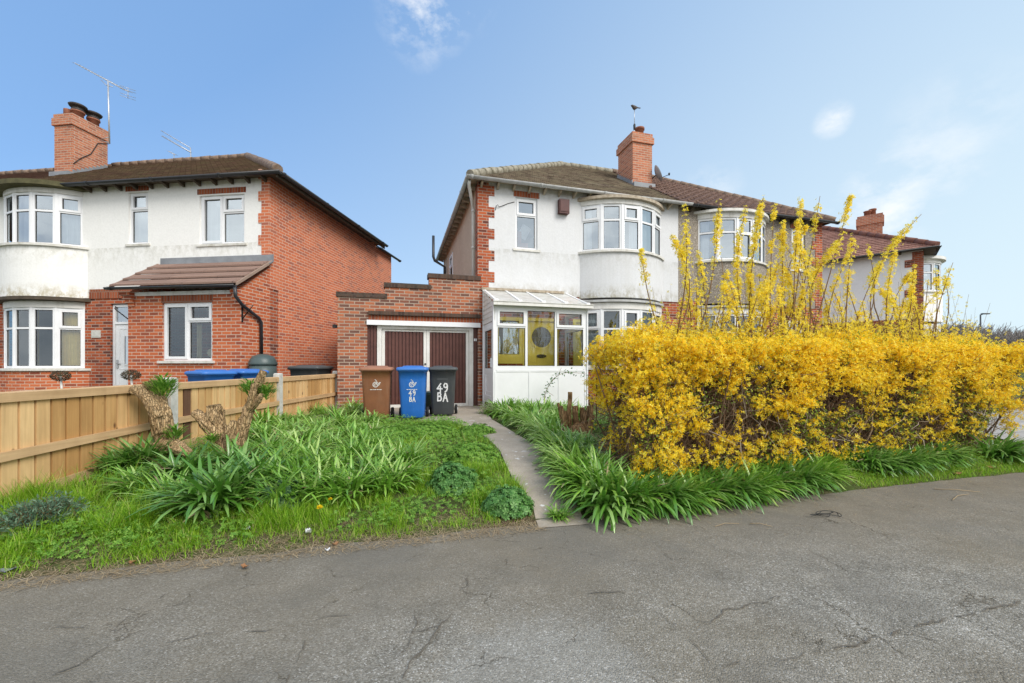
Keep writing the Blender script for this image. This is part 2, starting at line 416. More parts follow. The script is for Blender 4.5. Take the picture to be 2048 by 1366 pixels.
M['bin_brown_lid'] = m_plain('faded brown lid', (.36, .175, .11), (.29, .135, .08), 4, .55, .3, .05)
M['bin_blue'] = m_plain('blue bin plastic', (.02, .15, .52), (.017, .12, .42), 5, .42, .45, .05, dirt=(.07, .19, .50))
M['bin_blue_lid'] = m_plain('blue lid plastic', (.05, .19, .56), (.04, .16, .48), 3, .4, .45, .05)
M['bin_grey'] = m_plain('charcoal bin plastic', (.05, .056, .058), (.036, .04, .042), 5, .5, .4, .05, dirt=(.10, .10, .098))
M['bin_grey_lid'] = m_plain('faded charcoal lid', (.085, .092, .095), (.065, .07, .073), 4, .5, .35, .05)
M['bin_green'] = m_plain('dark green plastic', (.02, .045, .04), (.014, .033, .03), 4, .45, .4, .05)
M['butt_green'] = m_plain('grey green plastic', (.075, .105, .10), (.055, .08, .078), 3, .4, .45, .05)
M['lettering'] = m_plain('white hand lettering', (.82, .82, .80), (.72, .72, .7), 20, .7)
M['tyre'] = m_plain('black rubber', (.02, .02, .02), None, 8, .8)
M['bark'] = m_bark('pale stump bark', (.84, .63, .37), (.68, .47, .25), (.34, .21, .105))
M['cut_wood'] = m_bark('cut wood', (.60, .44, .24), (.48, .32, .16), (.26, .16, .08))
M['bark_dark'] = m_bark('brown stem bark', (.66, .44, .23), (.46, .28, .135), (.18, .10, .05))
M['twig'] = m_leaf('hedge twig', [(0, (.13, .08, .05)), (.6, (.22, .14, .085)), (.9, (.31, .21, .14)), (1, (.46, .37, .28))], .85, .0, .2)
M['shoot_stem'] = m_leaf('shoot stem', [(0, (.16, .085, .04)), (1, (.24, .15, .07))], .8, .0, .2)
M['petal'] = m_leaf('yellow petal', [(0, (.92, .53, .012)), (.35, (.98, .70, .022)), (.7, (.985, .79, .045)), (1, (.985, .88, .17))], .6, .45, .2)
M['petal_pale'] = m_leaf('pale yellow petal', [(0, (.97, .74, .03)), (.5, (.98, .82, .07)), (1, (.98, .90, .22))], .6, .5, .2)
M['hedge_leaf'] = m_leaf('young hedge leaf', [(0, (.13, .22, .02)), (.5, (.26, .38, .035)), (1, (.42, .48, .06))], .5, .35, .4)
M['strap'] = m_leaf('strap leaf', [(0, (.115, .27, .025)), (.5, (.22, .44, .05)), (.85, (.33, .55, .09)), (1, (.52, .66, .22))], .30, .3, .9)
M['strap_dark'] = m_leaf('dark strap leaf', [(0, (.07, .19, .022)), (.6, (.135, .32, .04)), (1, (.32, .50, .15))], .28, .25, .9)
M['strap_light'] = m_leaf('light strap leaf', [(0, (.22, .42, .06)), (.6, (.36, .57, .12)), (1, (.58, .70, .28))], .30, .32, .9)
M['grass'] = m_leaf('grass blade', [(0, (.13, .30, .012)), (.5, (.25, .48, .022)), (.88, (.38, .56, .045)), (1, (.58, .52, .22))], .55, .35, .3)
M['straw'] = m_leaf('dry straw', [(0, (.30, .21, .11)), (1, (.48, .38, .24))], .8, .1, .2)
M['weed'] = m_leaf('weed leaf', [(0, (.10, .25, .025)), (.6, (.19, .38, .045)), (1, (.30, .48, .08))], .5, .3, .4)
M['geranium'] = m_leaf('geranium leaf', [(0, (.07, .20, .045)), (.6, (.13, .31, .07)), (1, (.23, .42, .13))], .5, .3, .4)
M['lavender'] = m_leaf('grey green leaf', [(0, (.075, .15, .09)), (1, (.19, .29, .18))], .7, .2, .3)
M['pink'] = m_leaf('pink blossom', [(0, (.52, .30, .38)), (1, (.70, .50, .56))], .7, .3, .2)
M['rose_leaf'] = m_leaf('rose leaf', [(0, (.04, .11, .04)), (1, (.11, .21, .08))], .5, .2, .4)
M['dandelion'] = m_leaf('dandelion petal', [(0, (.80, .55, .01)), (1, (.88, .68, .02))], .7, .2, .2)
M['dry_leaf'] = m_leaf('dry brown leaf', [(0, (.30, .14, .06)), (1, (.36, .20, .10))], .7, .1, .2)
M['litter_white'] = m_plain('white litter', (.75, .76, .77), None, 12, .6)
M['far_twig'] = m_leaf('far bare twig', [(0, (.20, .17, .155)), (.6, (.28, .25, .225)), (1, (.34, .31, .27))], .9, .0, .1)  # pale grey of distant air mixed into the twig colours
M['topiary'] = m_leaf('dry topiary', [(0, (.05, .035, .022)), (.7, (.10, .075, .05)), (1, (.10, .12, .05))], .8, .1, .2)
M['car_paint'] = m_plain('black car paint', (.015, .016, .02), (.012, .013, .016), 2, .2, .6, .0)
M['steel'] = m_plain('dark steel', (.06, .065, .07), (.045, .05, .055), 6, .5)

# ------------------------------------------------------------------ building helpers
def wall_panel(mb, x0, x1, z0, z1, y0, y1, holes=(), m=0, axis='y'):
    """a wall lying in x (or y for axis 'x') and z with rectangular openings; only outer faces"""
    xs = sorted(set([x0, x1] + [h for q in holes for h in q[:2] if x0 < h < x1]))
    zs = sorted(set([z0, z1] + [h for q in holes for h in q[2:4] if z0 < h < z1]))
    def solid(i, j):
        if i < 0 or j < 0 or i >= len(xs) - 1 or j >= len(zs) - 1: return False
        cx, cz = (xs[i] + xs[i + 1]) / 2, (zs[j] + zs[j + 1]) / 2
        return not any(q[0] < cx < q[1] and q[2] < cz < q[3] for q in holes)
    def P(a, w, z): return (a, w, z) if axis == 'y' else (w, a, z)
    for i in range(len(xs) - 1):
        for j in range(len(zs) - 1):
            if not solid(i, j): continue
            a, b, c, d = xs[i], xs[i + 1], zs[j], zs[j + 1]
            mb.face([P(a, y0, c), P(b, y0, c), P(b, y0, d), P(a, y0, d)], m)
            mb.face([P(b, y1, c), P(a, y1, c), P(a, y1, d), P(b, y1, d)], m)
            if not solid(i - 1, j): mb.face([P(a, y1, c), P(a, y0, c), P(a, y0, d), P(a, y1, d)], m)
            if not solid(i + 1, j): mb.face([P(b, y0, c), P(b, y1, c), P(b, y1, d), P(b, y0, d)], m)
            if not solid(i, j - 1): mb.face([P(a, y1, c), P(b, y1, c), P(b, y0, c), P(a, y0, c)], m)
            if not solid(i, j + 1): mb.face([P(a, y0, d), P(b, y0, d), P(b, y1, d), P(a, y1, d)], m)

def ring(mb, x0, x1, z0, z1, y0, y1, w, m=0):
    mb.box(x0, x0 + w, y0, y1, z0, z1, m); mb.box(x1 - w, x1, y0, y1, z0, z1, m)
    mb.box(x0 + w, x1 - w, y0 + .001, y1, z0, z0 + w, m); mb.box(x0 + w, x1 - w, y0 + .001, y1, z1 - w, z1, m)

def draw_window(fr, pn, x0, x1, z0, z1, y, cols, fw=.055):
    """cols: list of (relative width, transom height fraction or None, opener 'top'/'low'/'full'/''). Frame in fr (0 plastic, 1 seal), panes in pn"""
    ring(fr, x0, x1, z0, z1, y, y + .07, fw)
    ix0, ix1 = x0 + fw, x1 - fw; mull = .055
    tot = sum(c[0] for c in cols); avail = ix1 - ix0 - mull * (len(cols) - 1); cx = ix0
    for k, (wf, tr, op) in enumerate(cols):
        cw = avail * wf / tot; a, b = cx, cx + cw
        if k < len(cols) - 1: fr.box(b, b + mull, y + .002, y + .068, z0 + fw, z1 - fw)
        cells = [(z0 + fw, z1 - fw, 'full')]
        if tr is not None:
            zt = z0 + (z1 - z0) * tr
            fr.box(a, b, y + .003, y + .066, zt - .025, zt + .025)
            cells = [(z0 + fw, zt - .025, 'low'), (zt + .025, z1 - fw, 'top')]
        for c, d, kind in cells:
            g = .0
            if op and (kind in op):
                ring(fr, a - .012, b + .012, c - .012, d + .012, y - .018, y + .03, .055); g = .043
            ring(fr, a + g, b - g, c + g, d - g, y + .022, y + .034, .012, 1)
            p, q, r, s = a + g + .011, b - g - .011, c + g + .011, d - g - .011
            pn.face([(p, y + .03, r), (q, y + .03, r), (q, y + .03, s), (p, y + .03, s)])
        cx = b + mull

def drape(mb, x0, x1, z0, z1, y, waves=9, amp=.025, m=0):
    n = max(8, waves * 6); pts = []
    for i in range(n + 1):
        t = i / n
        pts.append((x0 + (x1 - x0) * t, y + amp * math.sin(t * waves * 2 * PI) + amp * .5 * math.sin(t * waves * 5.1 + 1)))
    for i in range(n):
        a, b = pts[i], pts[i + 1]
        mb.face([(a[0], a[1], z0), (b[0], b[1], z0), (b[0], b[1], z1), (a[0], a[1], z1)], m, smooth=True)

def window(parent, x0, x1, z0, z1, y, cols, drapes=(), glass='glass', frame='upvc', sill=True, name='window', sill_out=.08):
    fr, pn = MB(), MB()
    draw_window(fr, pn, x0, x1, z0, z1, y, cols)
    w = fr.build(name, [M[frame], M['seal']], parent); pn.build('pane', M[glass], w)
    if sill:
        s = MB(); s.box(x0 - .07, x1 + .07, y - sill_out, y + .06, z0 - .055, z0 - .001)
        s.build('sill', M['paint_sill'], w)
    for (a, b, c, d, mat, waves) in drapes:
        q = MB(); drape(q, a, b, c, d, y + .14, waves); q.build('curtain', M[mat], w)
    return w

def arc(xc, hw, d, n):
    r = (hw * hw + d * d) / (2 * d); A = math.asin(hw / r)
    return [(xc + r * math.sin(-A + 2 * A * i / n), (r - d) - r * math.cos(-A + 2 * A * i / n)) for i in range(n + 1)]

def bow_strip(mb, xc, hw, d, z0, z1, th, m=0, n=28, smooth=True):
    """curved upright band with its own thickness; its ends run back into the wall"""
    o = arc(xc, hw, d, n); i_ = arc(xc, hw - th, max(.02, d - th), n)
    o = [(o[0][0], .12)] + o + [(o[-1][0], .12)]; i_ = [(i_[0][0], .12)] + i_ + [(i_[-1][0], .12)]
    s = 0
    for k in range(len(o) - 1):
        a, b, c, e = o[k], o[k + 1], i_[k + 1], i_[k]
        l = math.hypot(b[0] - a[0], b[1] - a[1])
        mb.face([(a[0], a[1], z0), (b[0], b[1], z0), (b[0], b[1], z1), (a[0], a[1], z1)], m, [(s, z0), (s + l, z0), (s + l, z1), (s, z1)], smooth and 0 < k < len(o) - 2)
        mb.face([(c[0], c[1], z0), (e[0], e[1], z0), (e[0], e[1], z1), (c[0], c[1], z1)], m)
        mb.face([(a[0], a[1], z1), (b[0], b[1], z1), (c[0], c[1], z1), (e[0], e[1], z1)], m)
        mb.face([(e[0], e[1], z0), (c[0], c[1], z0), (b[0], b[1], z0), (a[0], a[1], z0)], m)
        s += l
def bow_cap(mb, xc, hw, d, z0, z1, m=0, n=28, rise=0.0):
    """solid curved slab (bay roof or sill)"""
    o = arc(xc, hw, d, n)
    for k in range(n):
        a, b = o[k], o[k + 1]
        mb.face([(a[0], a[1], z0), (b[0], b[1], z0), (b[0], b[1], z1), (a[0], a[1], z1)], m, smooth=True)
        mb.face([(a[0], a[1], z1), (b[0], b[1], z1), (b[0], .02, z1 + rise), (a[0], .02, z1 + rise)], m)
        mb.face([(a[0], .02, z0), (b[0], .02, z0), (b[0], b[1], z0), (a[0], a[1], z0)], m)

def bow_window(parent, xc, hw, d, z0, z1, lights, drapes=None, head=.14, sill=.06, glass='glass', inset=.05, curt=()):
    n = len(lights); pts = arc(xc, hw - inset, d - inset, n)
    fr, pn = MB(), MB()
    for i in range(n):
        p, q = Vector(pts[i]), Vector(pts[i + 1]); dx = (q - p); l = dx.length; dx.normalize()
        mt = Matrix(((dx.x, -dx.y, 0, p.x), (dx.y, dx.x, 0, p.y), (0, 0, 1, 0), (0, 0, 0, 1)))
        fr.M = mt; pn.M = mt
        draw_window(fr, pn, .012, l - .012, z0, z1, 0, [lights[i]], .06)
        # corner post that closes the angle between two lights
        fr.box(-.02, .02, -.008, .06, z0, z1)
        if i == n - 1: fr.box(l - .02, l + .02, -.008, .06, z0, z1)
    fr.M = None
    # flat cheeks at both ends
    a, b = pts[0], pts[-1]
    fr.box(a[0] - inset - .01, a[0] + .01, a[1] + .03, .06, z0, z1); fr.box(b[0] - .01, b[0] + inset + .01, b[1] + .03, .06, z0, z1)
    w = fr.build('bay_window', [M['upvc'], M['seal']], parent); pn.build('pane', M[glass], w)
    s = MB(); bow_cap(s, xc, hw + .06, d + .06, z0 - sill, z0 - .002); s.build('sill', M['paint_sill'], w)
    h = MB(); bow_strip(h, xc, hw - inset + .02, d - inset + .02, z1 + .002, z1 + head, .12); h.build('head_board', M['paint_white'], w)
    for (i, t0, t1, mat, waves) in curt:
        p, q = Vector(pts[i]), Vector(pts[i + 1]); dx = (q - p); l = dx.length; dx.normalize()
        c = MB(); c.M = Matrix(((dx.x, -dx.y, 0, p.x), (dx.y, dx.x, 0, p.y), (0, 0, 1, 0), (0, 0, 0, 1)))
        drape(c, l * t0, l * t1, z0 + .02, z1 - .02, .16, waves, .02); c.build('curtain', M[mat], w)
    return w

def roof_slope(mb, bl, br, tr, tl, gauge, lift=.018, m=0, jitter=.004, flip=False):
    bl, br, tr, tl = map(Vector, (bl, br, tr, tl))
    nrm = (br - bl).cross(tl - bl).normalized()
    if nrm.z < 0: nrm = -nrm
    along = (br - bl).normalized()
    up = nrm.cross(along).normalized()
    if up.z < 0: up = -up
    H = (tl - bl).dot(up); n = max(1, int(round(H / gauge)))
    for k in range(n):
        t0, t1 = k / n, (k + 1) / n
        a, b = bl.lerp(tl, t0), br.lerp(tr, t0); c, d = br.lerp(tr, t1), bl.lerp(tl, t1)
        lf = lift + random.uniform(-jitter, jitter)
        A, B = a + nrm * lf, b + nrm * lf
        # each course sags a little along its length
        segs = max(1, int((b - a).length / .6))
        prev = None
        for s in range(segs + 1):
            f = s / segs
            lo = A.lerp(B, f) + nrm * random.uniform(-jitter, jitter); hi = d.lerp(c, f); base = a.lerp(b, f)
            if prev:
                pl, ph, pb = prev
                uv = lambda p, v: ((p - bl).dot(along), v)
                mb.face([pl, lo, hi, ph], m, [uv(pl, k * gauge + .004), uv(lo, k * gauge + .004), uv(hi, (k + 1) * gauge), uv(ph, (k + 1) * gauge)])
                mb.face([pb, base, lo, pl], m, [uv(pb, k * gauge + .02), uv(base, k * gauge + .02), uv(lo, k * gauge + .04), uv(pl, k * gauge + .04)])
            prev = (lo, hi, base)

def ridge_line(mb, a, b, r=.11, seg=.32, m=0):
    a, b = Vector(a), Vector(b); n = max(1, int((b - a).length / seg)); d = (b - a) / n
    for k in range(n):
        j = Vector((0, 0, random.uniform(-.008, .008)))
        mb.tube([a + d * k + j, a + d * (k + 1.04) + j], [r, r * .9], 10)

def gutter(parent, a, b, mat, r=.06, brackets=True):
    g = MB(); a, b = Vector(a), Vector(b); d = (b - a).normalized(); up = Vector((0, 0, 1)); s = d.cross(up)
    n = 8; prof = [(math.cos(PI + PI * k / n) * r, math.sin(PI + PI * k / n) * r) for k in range(n + 1)] + [(r * .86, 0), (0, -r * .8), (-r * .86, 0)]
    g.loft([[a + s * p[0] + up * p[1] for p in prof], [b + s * p[0] + up * p[1] for p in prof]], 0)
    if brackets:
        L_ = (b - a).length
        for k in range(int(L_ / 1.8) + 1):
            c = a + d * min(L_ - .03, k * 1.8 + .1)
            prof2 = [(x * 1.14, z * 1.14 - .001) for x, z in prof[:n + 1]] + [(r * 1.12, .006), (-r * 1.12, .006)]
            g.loft([[c + s * p[0] + up * p[1] for p in prof2], [c + d * .07 + s * p[0] + up * p[1] for p in prof2]], 0)
    return g.build('gutter', M[mat], parent)

def pot_mesh(c, r0, r1, h, rim=.03):
    p = MB(); p.lathe([(r0, 0), (r1, h * .8), (r1 + rim, h * .82), (r1 + rim, h), (r1 - .03, h), (r1 - .05, h * .5)], c, 18); return p

# ------------------------------------------------------------------ ground, road, path
g_xs = np.concatenate([np.array([-400, -150, -60, -25, -14]), np.arange(-10, 14, .2), np.array([14, 16, 20, 30, 60, 150, 400])])
g_ys = np.concatenate([np.array([-150, -40, -10, 0, 1.5]), np.arange(2, 13, .2), np.array([13.5, 16, 20, 30, 60, 150, 500])])
GX, GY = np.meshgrid(g_xs, g_ys)
GZ = gz_np(GX, GY)
gv = np.stack([GX, GY, GZ], -1).reshape(-1, 3)
for i in range(len(gv)):
    x, y = gv[i, 0], gv[i, 1]
    t = garden_t(x, y)
    if 0 < t < 12 and abs(x) < 14: gv[i, 2] += .02 * noise.noise(Vector((x * 1.7, y * 1.7, 0))) * min(1, t * 2)
nx, ny = len(g_xs), len(g_ys)
ii, jj = np.meshgrid(np.arange(nx - 1), np.arange(ny - 1))
q = (jj * nx + ii).ravel()
gq = np.stack([q, q + 1, q + 1 + nx, q + nx], -1)
def ground_mat():
    m, nt, out = new_mat('garden soil')
    co = coords(nt)
    a = noise_tex(nt, co, 1.6, 6, .65); f = noise_tex(nt, co, 26, 6, .7)
    col = ramp(nt, f, [(.3, (.055, .038, .024)), (.55, (.12, .085, .055)), (.75, (.21, .16, .10))])
    col = mix(nt, ramp(nt, a, [(.38, (0, 0, 0)), (.6, (.85, .85, .85))]), col, ramp(nt, f, [(.3, (.035, .075, .015)), (.7, (.10, .17, .03))]))
    bsdf(nt, out, col, .95, .1, f, .8, .03); return m
ground = np_obj('ground', gv, gq, ground_mat(), smooth=True); tag(ground, kind='structure')

def asphalt_mat():
    m, nt, out = new_mat('worn asphalt')
    co = coords(nt)
    big = noise_tex(nt, co, .55, 5, .6); mid = noise_tex(nt, co, 3.2, 6, .7); fine = noise_tex(nt, co, 95, 3, .75)
    v = nt.nodes.new('ShaderNodeTexVoronoi'); v.inputs['Scale'].default_value = 150; L(nt, co, v.inputs['Vector'])
    sep = nt.nodes.new('ShaderNodeSeparateColor'); L(nt, v.outputs['Color'], sep.inputs[0])
    stone = ramp(nt, sep.outputs[0], [(0, (.165, .15, .12)), (.5, (.285, .268, .225)), (.92, (.40, .38, .33)), (.98, (.60, .58, .53))])
    col = mix(nt, .8, stone, ramp(nt, mid, [(.28, (.42, .41, .39)), (.7, (1.1, 1.1, 1.1))]), 'MULTIPLY')
    col = mix(nt, mth(nt, 'MULTIPLY', ramp(nt, big, [(.42, (0, 0, 0)), (.62, (1, 1, 1))]), .55), col, (.21, .178, .125))
    gr = nt.nodes.new('ShaderNodeVectorMath'); gr.operation = 'DOT_PRODUCT'; L(nt, co, gr.inputs[0]); gr.inputs[1].default_value = (NR.x, NR.y, 0)
    tt = mth(nt, 'ADD', mth(nt, 'SUBTRACT', gr.outputs['Value'], E0.dot(NR)), mth(nt, 'MULTIPLY', mid, 1.3))
    col = mix(nt, mth(nt, 'MULTIPLY', ramp(nt, mth(nt, 'MULTIPLY', mth(nt, 'ADD', tt, 1.2), .6), [(.22, (0, 0, 0)), (.85, (1, 1, 1))]), .6), col, (.19, .16, .115))
    big2 = noise_tex(nt, scaled(nt, co, (1, 1, 1), (0, 0, .6)), .9, 4, .6)
    col = mix(nt, mth(nt, 'MULTIPLY', ramp(nt, big2, [(.47, (0, 0, 0)), (.62, (1, 1, 1))]), .5), col, (.165, .153, .128))
    # a worn paler area in the middle of the carriageway, ragged at its border
    wd = nt.nodes.new('ShaderNodeVectorMath'); wd.operation = 'DISTANCE'; L(nt, scaled(nt, co, (1, .55, 1)), wd.inputs[0]); wd.inputs[1].default_value = (.12, .62, 0)
    ws = mth(nt, 'ADD', wd.outputs['Value'], mth(nt, 'MULTIPLY', mth(nt, 'SUBTRACT', mid, .5), .5))
    col = mix(nt, mth(nt, 'MULTIPLY', ramp(nt, ws, [(.50, (1, 1, 1)), (.62, (0, 0, 0))]), .55), col, mix(nt, .5, stone, (.33, .325, .295)))
    # cracks: edges of two warped cell patterns, broken up by noise
    w = nt.nodes.new('ShaderNodeTexNoise'); w.inputs['Scale'].default_value = 2.2; w.inputs['Detail'].default_value = 6; w.inputs['Roughness'].default_value = .65; L(nt, co, w.inputs['Vector'])
    sc = nt.nodes.new('ShaderNodeVectorMath'); sc.operation = 'SCALE'; sc.inputs['Scale'].default_value = .42; L(nt, w.outputs['Color'], sc.inputs[0])
    ad = nt.nodes.new('ShaderNodeVectorMath'); ad.operation = 'ADD'; L(nt, co, ad.inputs[0]); L(nt, sc.outputs[0], ad.inputs[1])
    crack = None
    for s, wd, lo in ((.9, .005, .56), (1.7, .0045, .60)):
        vv = nt.nodes.new('ShaderNodeTexVoronoi'); vv.feature = 'DISTANCE_TO_EDGE'; vv.inputs['Scale'].default_value = s; L(nt, ad.outputs[0], vv.inputs['Vector'])
        k = ramp(nt, vv.outputs['Distance'], [(.0, (1, 1, 1)), (wd * s, (0, 0, 0))])
        mk = ramp(nt, noise_tex(nt, co, 1.1 + s, 3), [(lo - .06, (0, 0, 0)), (lo + .04, (1, 1, 1))])
        k = mix(nt, 1.0, k, mk, 'MULTIPLY')
        crack = k if crack is None else mix(nt, 1.0, crack, k, 'ADD')
    cb = nt.nodes.new('ShaderNodeRGBToBW'); L(nt, crack, cb.inputs[0])
    col = mix(nt, mth(nt, 'MULTIPLY', cb.outputs[0], .85), col, (.085, .070, .048))
    h = mth(nt, 'SUBTRACT', mth(nt, 'ADD', mth(nt, 'MULTIPLY', v.outputs['Distance'], -.5), mth(nt, 'MULTIPLY', mid, 1.6)), mth(nt, 'MULTIPLY', cb.outputs[0], .7))
    bsdf(nt, out, col, .9, .2, h, .6, .014); return m
rd = MB(); edge = []
s = -14.0
while s < 22:
    o = .05 * noise.noise(Vector((s * 1.9, 3, 0))) + .03 * noise.noise(Vector((s * 6, 9, 0)))
    p = E0 + DR * s + NR * (o - .01); edge.append((p.x, p.y)); s += .12
far = [E0 + DR * 120 - NR * 9, E0 + DR * 120 - NR * 150, E0 - DR * 160 - NR * 150, E0 - DR * 160 + NR * 0]
# fan of strips from the ragged edge down to a straight line, then one big sheet beyond it
for i in range(len(edge) - 1):
    a, b = Vector(edge[i]), Vector(edge[i + 1])
    sa, sb = -14.0 + .12 * i, -14.0 + .12 * (i + 1)
    d, c = E0 + DR * sa - NR * .9, E0 + DR * sb - NR * .9
    rd.face([(d.x, d.y, 0), (c.x, c.y, 0), (b.x, b.y, 0), (a.x, a.y, 0)])
    rd.face([(a.x, a.y, 0), (b.x, b.y, 0), (b.x, b.y, -.03), (a.x, a.y, -.03)])
n_ = 40
e0, e1 = E0 - DR * 14 - NR * .9, E0 + DR * (-14 + .12 * (len(edge) - 1)) - NR * .9
rd.face([(e.x, e.y, 0) for e in [e0 - DR * 150 - NR * .0, e0 - DR * 150 - NR * 150, e1 + DR * 150 - NR * 150, e1 + DR * 150, e1, e0]])
road = rd.build('road', asphalt_mat()); tag(road, kind='structure')
def road_pt(u, v, z=.004):
    Y = F * CAMZ / (v - 735); return Vector(((u - 1024) / F * Y, Y, z))
def wobble(pts, step, amp, seed):
    out_ = []
    for a, b in zip(pts[:-1], pts[1:]):
        n = max(1, int((b - a).length / step)); d = (b - a).normalized(); s_ = Vector((-d.y, d.x, 0))
        for k in range(n):
            p = a.lerp(b, k / n); out_.append(p + s_ * amp * (noise.noise(p * 9 + Vector((seed, 0, 0))) + .6 * noise.noise(p * 31 + Vector((seed, 5, 0)))))
    return out_ + [pts[-1]]
ckm = m_plain('dirt in cracks', (.16, .138, .105), (.11, .093, .07), 30, .95)
cr = MB()
for i, (wd, ln) in enumerate(((.010, ((1135, 1190), (1240, 1185), (1290, 1205), (1340, 1245), (1370, 1275), (1400, 1300), (1420, 1335), (1460, 1380))), (.010, ((1350, 1252), (1420, 1245), (1450, 1225), (1510, 1210), (1570, 1192))),
        (.015, ((1440, 1332), (1560, 1322), (1640, 1305), (1720, 1290), (1830, 1255), (1900, 1240), (1980, 1220), (2080, 1198))), (.008, ((1760, 1100), (1850, 1130), (1920, 1160), (1960, 1190))), (.010, ((20, 1385), (100, 1355), (160, 1330), (215, 1295), (230, 1260), (270, 1225), (330, 1190))),
        (.009, ((290, 1310), (320, 1290), (400, 1270), (500, 1265), (590, 1255), (650, 1235), (745, 1225))), (.008, ((600, 1255), (605, 1295), (590, 1330), (575, 1380))), (.008, ((832, 1198), (835, 1245), (812, 1295), (775, 1345))), (.011, ((940, 1140), (930, 1200), (880, 1255), (830, 1320), (790, 1385))),
        (.007, ((1310, 1080), (1335, 1115), (1400, 1140), (1420, 1170))), (.007, ((60, 1270), (120, 1255), (170, 1258))), (.006, ((690, 1290), (740, 1280), (800, 1270), (880, 1255))))):
    W = wobble([road_pt(*q, z=.0075) for q in ln], .02, .022, i * 3.1)
    for k, (a, b) in enumerate(zip(W[:-1], W[1:])):
        d = (b - a).normalized(); s_ = Vector((-d.y, d.x, 0)); h = wd * .22
        ha = h * max(.0, .6 + 2.0 * noise.noise(a * 6) + 1.2 * noise.noise(a * 25)); hb = h * max(.0, .6 + 2.0 * noise.noise(b * 6) + 1.2 * noise.noise(b * 25))
        if ha + hb < .002: continue
        cr.face([a - s_ * ha, b - s_ * hb, b + s_ * hb, a + s_ * ha])
cr.build('crack', ckm, road)

def concrete_mat(name, base, dark, blotch):
    m, nt, out = new_mat(name)
    co = coords(nt)
    a = noise_tex(nt, co, 2.2, 6, .7); f = noise_tex(nt, co, 60, 4, .7); b = noise_tex(nt, co, 11, 3, .5)
    col = ramp(nt, a, [(.3, dark), (.65, base)])
    col = mix(nt, .45, col, ramp(nt, f, [(.3, (.55, .52, .48)), (.65, (1, 1, 1))]), 'MULTIPLY')
    col = mix(nt, ramp(nt, b, [(.67, (0, 0, 0)), (.71, (.9, .9, .9))]), col, blotch)
    bsdf(nt, out, col, .9, .2, f, .4, .01); return m
pth = MB()
lf = [(560, 845), (700, 842), (800, 840), (905, 846), (948, 864), (975, 880), (1000, 905), (1012, 935), (1026, 962), (1052, 992), (1066, 1016), (1078, 1060)]
rt = [(560, 818), (700, 812), (850, 808), (962, 812), (984, 842), (1030, 870), (1068, 893), (1092, 920), (1102, 950), (1112, 972), (1150, 1004), (1178, 1052)]
LP = [on_ground(*p) for p in lf]; RP = [on_ground(*p) for p in rt]
def pz(p): return max(gz(p.x, p.y) + .03 * max(0, min(1, garden_t(p.x, p.y) / .5 - .1)), .005)
def dens(P):
    out_ = []
    for i in range(len(P) - 1):
        for k in range(4): out_.append(P[i].lerp(P[i + 1], k / 4))
    return out_ + [P[-1]]
LP, RP = dens(LP), dens(RP)
for i in range(len(LP) - 1):
    for k in range(4):
        a0, a1 = LP[i].lerp(RP[i], k / 4), LP[i].lerp(RP[i], (k + 1) / 4)
        b0, b1 = LP[i + 1].lerp(RP[i + 1], k / 4), LP[i + 1].lerp(RP[i + 1], (k + 1) / 4)
        pth.face([(p.x, p.y, pz(p)) for p in (b0, b1, a1, a0)])
    for (p, q_) in ((LP[i], LP[i + 1]), (RP[i + 1], RP[i])):
        pth.face([(p.x, p.y, pz(p)), (q_.x, q_.y, pz(q_)), (q_.x, q_.y, gz(q_.x, q_.y) - .06), (p.x, p.y, gz(p.x, p.y) - .06)])
path = pth.build('path', concrete_mat('path concrete', (.45, .39, .315), (.32, .275, .215), (.66, .65, .62))); tag(path, kind='structure')
dv = MB()
for i in range(12):
    a, b = E0 + DR * 7.75 + NR * (i * .6), E0 + DR * 13.5 + NR * (i * .6); c, d = E0 + DR * 13.5 + NR * (i * .6 + .59), E0 + DR * 7.75 + NR * (i * .6 + .59)
    dv.face([(p.x, p.y, gz(p.x, p.y) + .03) for p in (a, b, c, d)])
drive = dv.build('driveway', concrete_mat('drive concrete', (.46, .44, .40), (.36, .34, .31), (.5, .48, .45))); tag(drive, kind='structure')

# ------------------------------------------------------------------ house with white stucco (number 49), local x along its front, y into the house
GH = .3
AR_ = rad(15.5)
def house_shell(root, x0, x1, D, lower_holes, upper_holes, lower_mat, upper_mat, zsplit, side_mat_l=None, side_mat_r=None, ztop=5.72, upper_y=-.02):
    w = MB(); wall_panel(w, x0, x1, 0, zsplit, 0, .28, lower_holes); w.build('ground_floor_wall', M[lower_mat], root)
    w = MB(); wall_panel(w, x0, x1, zsplit, ztop, upper_y, .28, upper_holes); w.build('upper_wall', M[upper_mat], root)
    if side_mat_l:
        w = MB(); w.box(x0, x0 + .28, .282, D - .282, 0, ztop); w.build('side_wall', M[side_mat_l], root)
    if side_mat_r:
        w = MB(); w.box(x1 - .28, x1, .282, D - .282, 0, ztop); w.build('side_wall', M[side_mat_r], root)
    w = MB(); w.box(x0, x1, D - .28, D, 0, ztop); w.build('rear_wall', M[side_mat_l or side_mat_r], root)
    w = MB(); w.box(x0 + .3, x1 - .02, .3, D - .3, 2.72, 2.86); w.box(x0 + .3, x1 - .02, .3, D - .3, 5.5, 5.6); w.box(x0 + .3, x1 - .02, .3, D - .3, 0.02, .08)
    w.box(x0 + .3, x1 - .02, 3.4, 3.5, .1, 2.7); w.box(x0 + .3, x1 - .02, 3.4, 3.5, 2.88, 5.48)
    w.build('interior', M['room'], root)

